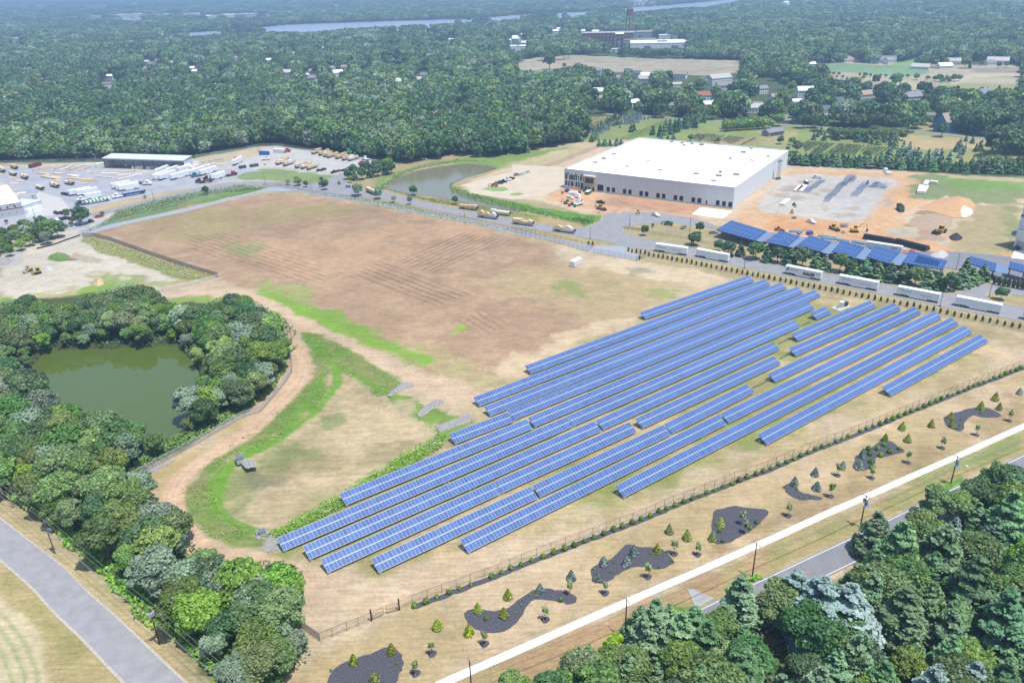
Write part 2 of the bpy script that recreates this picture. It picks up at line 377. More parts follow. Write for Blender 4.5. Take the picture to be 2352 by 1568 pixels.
paint([(870,428),(950,450),(1100,470),(1250,497),(1330,520),(1240,510),(1080,480),(960,455)],(160,156,98),3,2,gr=.8)
paint([(690,436),(760,448),(900,466),(1100,512),(1260,545),(1395,565),(1380,570),(1340,562),(1180,535),(1000,498),(840,468),(700,442)],(156,166,108),2.5,2,gr=.9)
paint([(1240,540),(1330,545),(1400,563),(1395,570),(1340,565)],(190,172,122),2,1)
paint([(1240,500),(1330,510),(1345,520),(1320,523),(1240,512)],(194,172,126),2,1)
# --- gravel lot with bulldozer
paint([(0,590),(60,560),(150,535),(190,530),(200,545),(300,580),(420,640),(340,680),(300,700),(0,720)],(214,204,186),3,3,gr=.1)
paint([(190,540),(215,543),(350,590),(500,632),(440,645),(395,635),(300,600),(240,585),(215,565),(185,555)],(162,164,108),2.5,2,gr=.9)
paint([(50,690),(160,668),(240,650),(262,655),(200,690),(120,710)],(148,178,84),3,3,gr=.9)
paint([(0,665),(60,680),(160,660),(180,680),(60,720),(0,730)],(190,182,140),3,3,patch=(.1,.4,5))
paint([(200,625),(260,620),(330,640),(400,648),(330,672),(260,665),(200,650)],(170,172,122),3,4,patch=(.12,.42,5),gr=.8)
paint([(230,645),(310,640),(350,650),(330,670),(270,672)],(140,172,84),3,3,a=.7,gr=.8)
paint([(112,595),(125,582),(155,585),(170,597),(140,600)],(112,142,80),1.5,1.5,gr=1)
paint([(155,592),(175,590),(182,598),(160,600)],(150,118,120),1.5,1)
paint([(0,690),(10,675),(22,685),(15,700),(0,705)],(132,166,84),2,2,gr=1)
paint([(0,580),(60,570),(40,610),(0,612)],(196,194,190),2,2)
paint([(170,580),(235,600),(225,604),(160,590)],(186,174,152),2,2)
# --- main site
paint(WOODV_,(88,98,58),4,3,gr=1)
SITE=[(250,540),(420,476),(600,440),(700,444),(900,480),(1358,577),(1480,602),(1700,642),(2000,697),(2420,775),(2500,1000),(2500,1700),(600,1700),(640,1568),(690,1440),(690,1300),(480,1290),(400,1180),(285,1125),(290,1100),(560,950),(660,850),(670,760),(520,690),(360,690),(350,665),(505,634)]
paint(SITE,(206,186,156),3,2,gr=.35)
FIELD=[(222,538),(430,474),(600,445),(700,447),(960,492),(1200,542),(1262,560),(1285,610),(1300,680),(1420,735),(1290,790),(1190,835),(1100,862),(1010,868),(900,810),(800,765),(690,700),(600,665),(530,648)]
paint(FIELD,BROWN,8,5,gr=.3)
ANG_UP=math.degrees(math.atan2(*(lambda d:(d.y,d.x))(at(1300,520)-at(700,640))))
paint(FIELD,(206,176,142),8,5,a=.45,streak=(ANG_UP,.12,.10,4))
paint(FIELD,(160,132,110),8,5,a=.35,streak=(ANG_UP,.25,.16,4),patch=(.02,.5,5))
paint([(290,520),(450,478),(640,470),(820,470),(900,480),(700,500),(560,530),(430,560),(320,545)],(172,160,112),10,6,a=.75,gr=.6,patch=(.05,.42,5))
paint([(500,560),(590,550),(630,565),(600,600),(520,585)],(146,164,104),6,5,a=.7,gr=.7,patch=(.12,.4,5))
paint([(590,560),(760,545),(900,520),(1090,500),(1180,520),(1000,580),(870,620),(700,640),(600,620)],(214,176,138),12,8,a=.5,patch=(.04,.45,4))
paint([(1080,640),(1290,600),(1400,600),(1560,650),(1480,720),(1380,740),(1280,720)],(196,174,134),12,6,a=.9,gr=.4)
paint([(1270,650),(1340,645),(1400,650),(1420,680),(1360,690),(1290,680)],(150,166,94),7,5,a=.8,gr=.8,patch=(.08,.42,6))
paint([(1500,655),(1570,665),(1550,685),(1490,680)],(150,166,94),5,4,a=.7,gr=.8,patch=(.1,.4,6))
paint([(1300,560),(1480,602),(1700,642),(1660,655),(1500,640),(1380,620),(1300,600)],(220,202,168),6,5,a=.8,patch=(.07,.42,5))
paint([(1435,614),(1470,612),(1490,622),(1450,628)],(168,160,136),4,3,a=.8)
paint([(1140,850),(1300,770),(1440,722),(1450,735),(1320,795),(1210,845),(1180,870)],(222,200,164),6,4,a=.9)
paint([(1140,720),(1290,700),(1320,740),(1230,790),(1130,790),(1080,760)],(172,142,118),12,8,a=.4,patch=(.05,.42,5))
paint([(1010,770),(1055,745),(1070,755),(1050,772)],(156,182,84),3,3,a=.9,gr=.8)
paint([(590,655),(640,660),(690,690),(780,715),(850,755),(930,790),(1000,815),(1010,835),(930,826),(820,782),(740,752),(690,728),(650,700),(590,680)],(140,172,78),5,4,gr=.9)
paint([(590,640),(700,660),(760,700),(700,700),(640,690),(590,670)],(164,172,106),6,5,a=.8,gr=.8,patch=(.1,.4,5))
paint([(940,790),(1100,830),(1160,880),(1080,900),(980,850)],(186,176,126),8,6,a=.8,gr=.6,patch=(.08,.38,5))
# dirt track
TRACK=[(372,682),(470,656),(560,668),(640,700),(720,745),(800,785),(900,832),(1000,870),(1090,905),(1080,940),(1040,935),(960,905),(880,862),(800,812),(720,772),(690,765),(708,800),(712,850),(690,890),(640,940),(560,1000),(480,1060),(430,1100),(405,1140),(412,1190),(440,1235),(500,1268),(590,1295),(690,1330),(680,1300),(520,1290),(440,1270),(395,1200),(380,1140),(400,1095),(450,1050),(540,980),(620,915),(668,860),(672,800),(655,770),(620,710),(540,680),(460,676)]
paint([(360,690),(470,672),(600,700),(640,735),(590,705),(470,690),(400,705)],(150,170,92),4,3,gr=.8)
paint([(372,684),(470,656),(560,666),(640,695),(720,742),(800,785),(900,830),(1000,866),(1100,890),(1210,850),(1240,865),(1090,915),(1040,935),(960,905),(880,862),(800,812),(720,776),(640,726),(560,688),(460,676)],(216,190,160),4,3,gr=0)
paint([(640,745),(676,760),(708,800),(714,850),(690,892),(640,942),(560,1002),(480,1062),(432,1100),(407,1140),(414,1190),(442,1235),(500,1266),(640,1285),(720,1340),(690,1345),(520,1292),(440,1275),(393,1200),(376,1140),(396,1095),(450,1048),(540,976),(620,912),(664,860),(668,800)],(214,182,150),3,2,gr=0)
paint([(285,1120),(400,1060),(560,960),(600,940),(540,985),(440,1060),(390,1110),(380,1150)],(200,178,132),3,3,gr=.5)
# banks and basin
RING=[(690,762),(740,768),(800,800),(850,832),(900,865),(925,882),(905,905),(860,905),(820,870),(772,838),(768,880),(700,955),(640,1000),(560,1040),(505,1090),(490,1140),(510,1180),(560,1205),(600,1225),(600,1252),(540,1250),(470,1225),(428,1180),(424,1120),(450,1085),(520,1030),(600,972),(660,925),(705,880),(722,840),(712,800)]
paint(RING,(142,154,90),2,1.5,gr=.9)
paint(RING,(160,150,104),2,2,a=.5,patch=(.14,.5,6))
paint(RING,(108,150,58),3,3,a=.7,patch=(.09,.52,6),gr=1)
paint([(735,850),(770,870),(700,960),(640,1010),(560,1045),(560,1030),(640,985),(700,930)],(116,160,60),2,2,a=.8,gr=1)
paint([(900,905),(960,925),(1010,935),(1085,960),(1090,985),(1040,1000),(1000,985),(960,960),(920,930)],(132,160,76),2,3,gr=.9)
paint([(905,925),(945,905),(985,890),(985,915),(940,945),(910,945)],(200,182,150),2,2,a=.8)
FLOOR=[(773,842),(850,895),(912,936),(950,966),(1000,1000),(988,1020),(898,1070),(838,1112),(780,1150),(716,1176),(650,1210),(600,1215),(556,1200),(516,1176),(494,1140),(504,1094),(560,1044),(640,1005),(702,958),(762,890)]
paint(FLOOR,(188,172,134),4,3,gr=.4)
paint(FLOOR,(216,196,158),4,3,a=.7,patch=(.06,.5,5))
paint([(496,1100),(560,1044),(640,1005),(700,1010),(760,1040),(700,1060),(600,1070),(560,1130),(600,1190),(560,1200),(505,1165)],(138,150,92),5,5,a=.8,gr=.8,patch=(.05,.36,5))
paint([(540,1080),(600,1075),(610,1130),(590,1180),(550,1150)],(132,132,112),6,6,a=.7,patch=(.1,.45,5))
paint([(588,1060),(760,1045),(860,1030),(940,1010),(900,1040),(760,1070),(640,1085)],(150,140,100),8,5,a=.5)
paint([(740,945),(790,940),(800,965),(760,970)],(138,156,94),4,4,a=.7,gr=.8)
paint([(700,1130),(780,1100),(800,1120),(740,1150)],(150,166,96),5,5,a=.5,patch=(.1,.45,6))
paint([(600,1140),(615,1140),(630,1200),(618,1205)],(206,184,152),2,1,a=.7)
sink(FLOOR,-1.6,9)
TR1=[(668,790),(693,830),(692,868),(655,915),(590,975),(515,1028),(450,1068),(412,1105),(395,1150),(410,1205),(455,1260),(540,1290),(640,1310),(720,1345)]
stroke(TR1,6.2,(216,184,152),1.5,.6,gr=0)
for o_ in(0,1):stroke([(x+(-5,5)[o_],y+(-4,4)[o_])for x,y in TR1],.7,(228,200,170),.5,.2,.7)
stroke([(772,842),(768,880),(735,925),(702,956),(640,1003),(560,1042),(505,1092),(492,1140),(514,1178),(560,1203),(600,1216)],3.0,(116,162,56),1.2,.8,.9,gr=1)
stroke([(700,775),(735,800),(765,835),(800,850),(850,880),(905,908)],3.0,(112,160,54),1.5,.9,.8,gr=1)
stroke([(600,665),(690,712),(760,748),(850,782),(930,812),(990,826)],4.5,(140,178,70),2.5,1.2,.9,gr=1)
paint([(990,1005),(1030,985),(1060,1010),(1000,1050),(920,1085),(850,1130),(790,1165),(760,1180),(690,1215),(640,1240),(600,1235),(650,1205),(720,1168),(800,1122),(890,1065),(900,1050),(980,1010)],(138,168,76),2.5,3,gr=1)
paint([(985,1020),(1030,1005),(1020,1035),(970,1050)],(206,188,152),2,2,a=.8)
# solar farm turf
FARM=[(1120,900),(1480,735),(1720,650),(1900,680),(2050,700),(2280,770),(2260,800),(2050,905),(1770,1020),(1440,1140),(1080,1265),(880,1310),(650,1265),(790,1160),(1040,1020)]
paint(FARM,(172,160,112),6,4,gr=.7)
paint(FARM,(140,156,80),6,4,a=.7,gr=.9,patch=(.07,.52,6))
paint(FARM,(206,184,148),6,4,a=.8,gr=.3,patch=(.05,.52,6))
paint([(1080,1270),(1440,1150),(1770,1028),(2050,912),(2270,800),(2300,830),(2050,960),(1700,1080),(1300,1215),(900,1350),(900,1320)],(186,170,124),6,4,a=.8,gr=.5,patch=(.06,.4,5))
paint([(700,1345),(900,1330),(1300,1215),(1700,1085),(2060,960),(2352,815),(2352,780),(2200,800),(2352,838),(2060,950),(1700,1095),(1200,1285),(920,1385),(740,1455),(690,1430)],(218,188,150),5,4,a=.85,streak=(36.5,.1,.12,4))
paint([(600,1300),(900,1330),(1300,1220),(1200,1280),(920,1380),(740,1450),(695,1420)],(216,192,160),8,4,a=.6)
paint([(740,1380),(860,1340),(1000,1300),(960,1340),(820,1380)],(226,206,178),6,4,a=.6)
paint([(2060,745),(2200,735),(2352,760),(2352,800),(2270,800),(2290,770)],(186,168,128),6,4,a=.9,patch=(.06,.4,5),gr=.4)
# lawn strip with beds
STRIP=[(720,1490),(920,1410),(1200,1300),(1500,1190),(1840,1050),(2094,950),(2352,848),(2500,790),(2500,1000),(2352,975),(2190,1042),(1990,1130),(1764,1235),(1551,1326),(1176,1490),(1000,1570),(900,1620),(600,1620),(660,1540)]
paint(STRIP,(214,190,156),4,3,gr=.4)
paint(STRIP,(186,166,120),4,3,a=.7,gr=.6,patch=(.05,.48,5))
paint([(2000,1060),(2352,900),(2352,975),(2190,1042),(1990,1130),(1764,1235),(1551,1326),(1500,1320),(1764,1190)],(172,150,112),6,4,a=.8,gr=.5,patch=(.06,.36,5))
paint([(980,1590),(1176,1508),(1551,1342),(1764,1248),(2010,1140),(2204,1055),(2352,985),(2500,920),(2500,980),(2352,1040),(2171,1126),(1943,1236),(1764,1320),(1586,1405),(1406,1487),(1230,1570),(1100,1640)],(186,168,122),2,1.5,gr=.6)
paint([(1176,1530),(1551,1360),(1764,1265),(1764,1290),(1560,1385),(1300,1510),(1150,1580)],(192,158,122),3,3,a=.8,gr=.3)
paint([(1764,1262),(2204,1070),(2352,1005),(2352,1030),(2171,1115),(1800,1290)],(160,160,104),3,3,a=.8,gr=.8,patch=(.08,.4,5))
paint([(2100,1075),(2352,992),(2352,1015),(2130,1110)],(140,162,88),3,3,a=.6,gr=.9)
for a_,b_ in(((1510,1400),(1586,1400)),((1406,1487),(1480,1450)),((1660,1358),(1760,1318)),((1740,1320),(1790,1290)),((2160,1128),(2210,1100))):
 paint([(a_[0],a_[1]-4),(b_[0],b_[1]-6),(b_[0],b_[1]+3),(a_[0],a_[1]+5)],(110,158,66),1.5,1.2,gr=1)
# south of the right hand road: shaded ground under the pines
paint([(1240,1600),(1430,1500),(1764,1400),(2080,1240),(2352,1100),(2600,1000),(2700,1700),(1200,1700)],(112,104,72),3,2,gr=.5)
paint([(1740,1440),(1810,1440),(1800,1500),(1750,1500)],(178,132,88),3,3)
paint([(2210,1220),(2300,1200),(2340,1280),(2260,1300)],(146,168,84),4,3)
# left hand road, verges and crop
paint([(0,1140),(60,1190),(140,1260),(230,1340),(330,1430),(430,1530),(520,1640),(380,1640),(300,1500),(150,1360),(0,1230)],(196,178,136),2,2,gr=.5)
paint([(-20,1130),(60,1170),(160,1245),(260,1340),(360,1430),(470,1530),(560,1620),(640,1600),(640,1540),(500,1480),(400,1380),(250,1260),(100,1170),(0,1110)],(124,160,62),2,2,gr=1)
paint([(0,1270),(60,1315),(160,1425),(260,1530),(340,1640),(-60,1640),(-80,1270)],(188,172,126),2,1,gr=.6)
paint([(0,1300),(60,1350),(150,1450),(220,1540),(180,1540),(100,1440),(0,1340)],(166,162,100),3,2,a=.6,gr=.8,patch=(.15,.45,5))
CROP=[(-80,1350),(0,1375),(40,1410),(80,1460),(108,1520),(116,1570),(110,1640),(-100,1640)]
paint(CROP,(214,200,164),1.5,1,gr=.1)
p_=[(q[0],q[1])for q in gp(CROP)];d_=sdist(FX,FY,p_);i_=np.nonzero(d_>0)[0]
s_=np.clip(np.cos(d_[i_]*2*math.pi/2.1)*1.8-.7,0,1)*.75*np.clip(d_[i_],0,1)
CC[i_]=CC[i_]*(1-s_[:,None])+L3((140,166,100))*s_[:,None]
# ponds (the ground dips below the water)
POND=[(60,850),(92,815),(130,800),(180,797),(220,797),(250,799),(290,792),(330,797),(372,789),(405,790),(418,802),(428,812),(448,835),(456,850),(460,870),(450,900),(440,960),(425,985),(400,1003),(330,1010),(290,1000),(260,960),(200,950),(160,945),(125,920),(85,880)]
STORM=[(872,430),(880,418),(905,408),(960,390),(1010,380),(1070,374),(1120,379),(1142,385),(1100,398),(1064,408),(1036,420),(1031,430),(1050,440),(1075,446),(1110,457),(1150,466),(1185,476),(1210,482),(1190,484),(1130,474),(1060,462),(1000,450),(930,441)]
sink(POND,-3.0,3.5);sink(STORM,-2.6,4)
FURR1=T(1,1,(890,970),(1130,830),(1960,1130),(1650,1240))
FURR2=T(1,1,(1280,830),(1900,560),(2330,640),(1620,940))
FURR3=[(440,540),(520,535),(690,590),(760,640),(700,650),(560,610),(430,570)]
FURR4=T(1,1,(1780,1400),(2080,1270),(2310,1400),(2150,1490))
def gang(a,b):d=at(*b)-at(*a);return math.degrees(math.atan2(d.y,d.x))
furrows(FURR1,gang(T(1,1,(1130,830))[0],T(1,1,(1950,1130))[0]),3.6,(122,92,74),.85)
furrows(FURR2,gang(T(1,1,(1280,830))[0],T(1,1,(1900,560))[0]),3.6,(126,96,78),.8)
furrows(FURR3,gang((520,535),(700,590)),3.6,(126,98,80),.7)
furrows(FURR4,gang(T(1,1,(2080,1270))[0],T(1,1,(2300,1400))[0]),3.4,(126,96,78),.6)
# overall unevenness
CC*=(0.90+.2*n_lo)[:,None]*(0.86+.28*n_mid)[:,None]*(0.88+.24*n_hi)[:,None]
near=np.clip((900-FY)/300,0,1)
ZZ+=((fbm(FX,FY,.02,31)-.5)*.06-.05)*near
gmat=bpy.data.materials.new("ground_soil_and_turf");t,N,L=nodes(gmat);b=N["Principled BSDF"]
b.inputs["Roughness"].default_value=.95;b.inputs["Specular IOR Level"].default_value=.1
at1=N.new("ShaderNodeAttribute");at1.attribute_name="soil";at2=N.new("ShaderNodeAttribute");at2.attribute_name="turf"
geo=N.new("ShaderNodeNewGeometry")
def nz(scale,det=3,rough=.6):
 n=N.new("ShaderNodeTexNoise");n.inputs["Scale"].default_value=scale;n.inputs["Detail"].default_value=det;n.inputs["Roughness"].default_value=rough
 L.new(geo.outputs["Position"],n.inputs["Vector"]);return n
def rngm(src,lo,hi,a,b_):
 m=N.new("ShaderNodeMapRange");m.inputs[1].default_value=lo;m.inputs[2].default_value=hi;m.inputs[3].default_value=a;m.inputs[4].default_value=b_
 L.new(src,m.inputs[0]);return m.outputs[0]
f1=rngm(nz(.9,5,.75).outputs["Fac"],.3,.7,.82,1.18);f2=rngm(nz(.22,4).outputs["Fac"],.3,.7,.92,1.08)
mp=N.new("ShaderNodeMapping");mp.inputs["Rotation"].default_value=(0,0,R(-ANG_UP));mp.inputs["Scale"].default_value=(.12,1.3,1);L.new(geo.outputs["Position"],mp.inputs[0])
n3=nz(1.0,3,.6);L.new(mp.outputs[0],n3.inputs["Vector"]);f3=rngm(n3.outputs["Fac"],.32,.68,.86,1.14)
mm0=N.new("ShaderNodeMath");mm0.operation='MULTIPLY';L.new(f1,mm0.inputs[0]);L.new(f3,mm0.inputs[1])
mm=N.new("ShaderNodeMath");mm.operation='MULTIPLY';L.new(mm0.outputs[0],mm.inputs[0]);L.new(f2,mm.inputs[1])
vs=N.new("ShaderNodeVectorMath");vs.operation='SCALE';L.new(at1.outputs["Color"],vs.inputs[0]);L.new(mm.outputs[0],vs.inputs["Scale"])
tuft=rngm(nz(1.6,5,.8).outputs["Fac"],.52,.62,0,1)
mk=N.new("ShaderNodeMath");mk.operation='MULTIPLY';L.new(tuft,mk.inputs[0]);L.new(at2.outputs["Fac"],mk.inputs[1])
mk2=N.new("ShaderNodeMath");mk2.operation='MULTIPLY';mk2.inputs[1].default_value=.42;L.new(mk.outputs[0],mk2.inputs[0])
dk=N.new("ShaderNodeVectorMath");dk.operation='MULTIPLY';dk.inputs[1].default_value=(.42,.62,.4);L.new(vs.outputs[0],dk.inputs[0])
mx=N.new("ShaderNodeMix");mx.data_type='RGBA';L.new(mk2.outputs[0],mx.inputs[0]);L.new(vs.outputs[0],mx.inputs[6]);L.new(dk.outputs[0],mx.inputs[7])
L.new(mx.outputs[2],b.inputs["Base Color"])
bp=N.new("ShaderNodeBump");bp.inputs["Strength"].default_value=.5;bp.inputs["Distance"].default_value=.12
L.new(nz(2.5,4).outputs["Fac"],bp.inputs["Height"]);L.new(bp.outputs[0],b.inputs["Normal"])
VV=np.stack([FX,FY,ZZ],1)
ii,jj=np.meshgrid(np.arange(nx-1),np.arange(ny-1));q0=(jj*nx+ii).ravel()
QQ=np.stack([q0,q0+1,q0+nx+1,q0+nx],1)
cxq=VV[QQ].mean(1)
reg=np.zeros(len(QQ),int)
def assign(poly,k):
 p=[(q[0],q[1])for q in gp(poly)];m=sdist(cxq[:,0],cxq[:,1],p)>0;reg[m]=k
BASIN=[(690,762),(740,768),(850,832),(925,882),(960,925),(1085,960),(1060,1010),(900,1085),(760,1180),(640,1245),(540,1250),(470,1225),(428,1180),(424,1120),(450,1085),(600,972),(705,880),(722,840),(712,800)]
for k,pol in enumerate([FIELD,BASIN,CROP,TRACK],1):assign(pol,k)
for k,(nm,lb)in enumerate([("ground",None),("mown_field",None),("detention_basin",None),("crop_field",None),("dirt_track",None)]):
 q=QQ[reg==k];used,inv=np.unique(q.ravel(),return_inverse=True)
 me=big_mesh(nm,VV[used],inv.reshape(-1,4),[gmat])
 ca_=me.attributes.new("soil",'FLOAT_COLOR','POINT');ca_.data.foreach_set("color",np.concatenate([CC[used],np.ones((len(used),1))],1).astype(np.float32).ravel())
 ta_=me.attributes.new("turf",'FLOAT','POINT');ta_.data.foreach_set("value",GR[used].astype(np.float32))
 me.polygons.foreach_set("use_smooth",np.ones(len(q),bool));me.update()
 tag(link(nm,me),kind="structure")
# --- paved sheets, water
def sheet(name,pts,z,m,world=False,kind="structure"):
 p=pts if world else gp(pts);bm=bmesh.new();vs_=[bm.verts.new((q[0],q[1],z))for q in p]
 f=bm.faces.new(vs_);bmesh.ops.triangulate(bm,faces=[f]);bm.normal_update()
 for f in bm.faces:
  if f.normal.z<0:f.normal_flip()
 me=bpy.data.meshes.new(name);bm.to_mesh(me);bm.free();me.materials.append(m)
 return tag(link(name,me),kind=kind)
def band(name,line,w0,w1,z0,z1,m,kind="structure",parent=None,slab=False):
 """strip along a ground line between two sideways offsets (left positive)"""
 L_=[Vector((p[0],p[1]))for p in line];mb=MB();vs=[]
 for i,p in enumerate(L_):
  d=(L_[min(i+1,len(L_)-1)]-L_[max(i-1,0)]).normalized();nn=Vector((-d.y,d.x))
  a,c=p+nn*w0,p+nn*w1;vs+=[(a.x,a.y,z1),(c.x,c.y,z1)]+([(a.x,a.y,z0),(c.x,c.y,z0)]if slab else[])
 st=4 if slab else 2;fs=[]
 for i in range(len(L_)-1):
  k=i*st;fs.append((k+1,k+st+1,k+st,k)if w1>w0 else(k,k+st,k+st+1,k+1))
  if slab:fs+=[(k,k+st,k+st+2,k+2),(k+3,k+st+3,k+st+1,k+1)]
 if slab:e=(len(L_)-1)*st;fs+=[(0,2,3,1),(e,e+1,e+3,e+2)]
 mb.add(vs,fs);o=mb.obj(name,m,parent)
 if parent is None:tag(o,kind=kind)
 return o
def dens(P,st):
 out=[];P=[Vector((p[0],p[1]))for p in P]
 for a,c in zip(P,P[1:]):
  n=max(1,int((c-a).length/st));out+=[a.lerp(c,k/n)for k in range(n)]
 return out+[P[-1]]
asph=mat("pale_asphalt",(158,158,162),.9,var=.12,scale=.25,bump=.05)
asph2=mat("worn_asphalt",(164,164,168),.9,var=.14,scale=.35,bump=.05)
asph3=mat("blue_grey_asphalt",(140,142,150),.9,var=.12,scale=.15)
gravel=mat("grey_gravel",(172,176,184),.95,var=.18,scale=2.2,bump=.3)
mulchm=mat("dark_mulch",(88,88,97),.95,var=.45,scale=3.0,bump=.6)
walk=mat("bright_concrete",(236,233,226),.8,var=.03,scale=.5)
paint_w=mat("white_line",(226,226,220),.7,var=.1);paint_y=mat("yellow_line",(214,160,60),.7,var=.1)
stone=mat("riprap_stone",(178,176,172),.9,var=.3,scale=2.0)
RL=smooth_line(gp([(-120,1140),(0,1235),(60,1283),(112,1327),(168,1385),(225,1437),(290,1502),(357,1568),(440,1650)]),8)
road_l=band("road_left",RL,-3.6,3.6,0,.05,asph2)
# frayed pale edges of the old road
band("road_edge",RL,3.6,4.1,0,.03,mat("gravel_edge",(196,188,172),.95,var=.25,scale=1.5));band("road_edge",RL,-4.2,-3.6,0,.03,MATS["gravel_edge"])
UP=[(2600,925),(2352,1043),(2276.5,1077),(2171.5,1128),(1943.5,1238),(1860,1277),(1764,1322),(1676,1363),(1586,1406.6),(1446,1471.6),(1406,1489),(1246,1564),(1100,1635)]
UPG=smooth_line(gp(UP),5)
RW=6.9
road_r=band("road_right",UPG,0,RW,0,.05,mat("road_asphalt",(142,144,150),.9,var=.1,scale=.3))
band("road_markings",UPG,.35,.55,0,.058,paint_w);band("road_markings",UPG,RW-.55,RW-.35,0,.058,paint_w)
mb=MB();Lr=dens(UPG,1.0);k=0
while k<len(Lr)-5:
 seg=Lr[k:k+4]
 for a,c in zip(seg,seg[1:]):
  d=(c-a).normalized();nn=Vector((-d.y,d.x))*(RW/2);w_=Vector((-d.y,d.x))*.09
  mb.add([(*(a+nn-w_),.058),(*(c+nn-w_),.058),(*(c+nn+w_),.058),(*(a+nn+w_),.058)],[(0,1,2,3)])
 k+=12
tag(mb.obj("centre_line",paint_y),kind="structure")
SWT=[(2600,868),(2352,978.5),(2196,1049),(1999,1136),(1906,1176.5),(1764,1241.5),(1551,1334),(1176,1499),(1034,1561),(930,1610)]
band("sidewalk",dens(gp(SWT),1.5),-.95,.95,0,.1,walk,slab=True)
jm=mat("concrete_joint",(186,184,178),.9);mb=MB();Ls=dens(gp(SWT),1.55)
for a,c in zip(Ls[::1],Ls[1:]):
 d=(c-a).normalized();nn=Vector((-d.y,d.x))*.92;e=d*.03
 mb.add([(*(a-nn-e),.104),(*(a-nn+e),.104),(*(a+nn+e),.104),(*(a+nn-e),.104)],[(0,1,2,3)])
tag(mb.obj("sidewalk_joints",jm),kind="structure")
sheet("driveway_apron",T(2,3,(1610,705),(1660,700),(1860,785),(1690,885)),.045,mat("apron_concrete",(176,178,174),.9,var=.15,scale=.4))
# private road north of the farm
ND=[(205,490),(262,478),(350,455),(460,430),(520,420),(588,416),(650,420),(705,423),(735,419),(760,408),(782,398),(800,402),(792,420),(812,432),(880,440),(960,461),(1052,481),(1176,503),(1243,515),(1305,523),(1345,523),(1380,508),(1385,494),(1420,486),(1500,488),(1590,500),(1640,515),(1640,524),(1560,514),(1500,512),(1455,516),(1432,524),(1430,531),(1444,541),(1500,552),(1600,570),(1686,587),(1764,602),(1889,626),(2014,649.5),(2139,672),(2185,677),(2205,670),(2230,658),(2270,653),(2360,660),(2420,668),(2420,692),(2352,680),(2290,672),(2268,674),(2262,680),(2275,692),(2352,707),(2420,720),(2420,752),(2352,738),(2189,709),(2064,683),(1914,654),(1764,626),(1676,608),(1576,590),(1488,573),(1440,570),(1396,555),(1326,544),(1262,532),(1176,520),(1060,495),(963,476),(880,458),(830,452),(770,447),(700,438),(650,432),(588,425),(500,432),(460,441),(350,467),(262,487),(215,500)]
sheet("private_road",ND,.03,asph)
def kerb(pts,name="kerb"):
 return band(name,dens(gp(pts),3),-.12,.12,0,.14,conc,slab=True)
kerb([(1305,523),(1345,523),(1380,508),(1384,494)]);kerb([(1640,524),(1560,514),(1500,512),(1455,516),(1432,524),(1430,531),(1444,541),(1500,552),(1600,570),(1686,587),(1764,602),(1889,626),(2014,649.5),(2139,672),(2185,677),(2205,670),(2230,658),(2270,653),(2360,660)])
kerb([(2352,680),(2290,672),(2268,674),(2262,680),(2275,692),(2352,707)]);kerb([(2352,738),(2189,709),(2064,683),(1914,654),(1764,626),(1676,608),(1576,590),(1488,573)])
kerb([(813,432),(880,440),(960,461),(1052,481),(1176,503),(1243,515),(1305,523)])
kerb(T(1,1,(2351,0),(1900,120),(1860,140),(1940,150),(1960,210),(2351,270))+T(2,1,(300,320),(480,350)))
sheet("gravel_path",T(0,1,(700,575),(750,545),(1200,452),(1700,345),(2351,190))+T(1,1,(120,150),(390,160),(800,232),(1200,300),(1500,362),(2000,455),(2351,530))+T(2,1,(350,610),(750,688),(900,690),(1020,690),(1250,722),(1060,715),(1040,740),(1190,775),(1150,825),(690,742),(400,650),(0,575))+T(1,1,(2000,490),(1500,395),(1200,333),(800,265),(390,193),(180,190),(0,207))+T(0,1,(1700,378),(1200,482),(800,585)),.012,gravel)
YARD=[(0,385),(240,380),(240,392),(430,398),(560,385),(600,392),(560,398),(540,408),(470,425),(350,447),(205,478),(195,490),(215,500),(205,520),(120,535),(0,545),(-60,545),(-60,385)]
sheet("lumber_yard",YARD,.016,mat("yard_asphalt",(176,178,186),.92,var=.14,scale=.08))
sheet("truck_lot",Zf((640,130),(700,70),(760,65),(900,85),(1100,110),(1260,140),(1290,150),(1290,190),(1180,225),(1060,228),(830,200),(740,192),(560,215),(480,205)),.012,mat("pale_gravel_lot",(196,194,190),.95,var=.14,scale=.1))
sheet("concrete_apron",[(60,470),(90,440),(140,455),(160,478),(150,492),(60,500)],.021,mat("yard_concrete",(206,204,200),.9,var=.08,scale=.2))
sheet("construction_pad",T(1,1,(2351,5),(1960,110),(1860,140),(1940,150),(1965,205),(2351,265))+T(2,1,(150,250),(270,240),(480,150),(480,-30),(0,-60)),.010,mat("site_dust",(214,200,176),.95,var=.1,scale=.1))
for pt in(T(2,1,(1650,400),(1735,335),(2025,370),(1940,440)),T(3,1,(2235,800),(2280,700),(2351,712),(2351,812))):
 sheet("concrete_slab",pt,.022,walk)
sheet("loading_apron",T(2,1,(860,208),(2025,362),(1735,335),(1650,400),(1400,360),(1000,280)),.018,mat("red_brown_subbase",(196,152,120),.95,var=.2,scale=.12))
sheet("green_median",T(2,1,(-280,165),(-200,147),(-60,150),(-30,175),(-80,190),(-180,190)),.02,mat("median_grass",(150,172,104),.95,var=.2,scale=.6))
sheet("green_median",T(2,1,(-25,210),(60,200),(115,213),(60,230),(0,228)),.02,MATS["median_grass"])
sheet("carport_lot",T(2,1,(1880,560),(2351,640))+T(3,1,(600,800),(1300,900),(1650,900),(2000,960),(2351,1020),(2351,800),(1700,740),(1400,740),(400,620),(0,560)),.018,asph3)
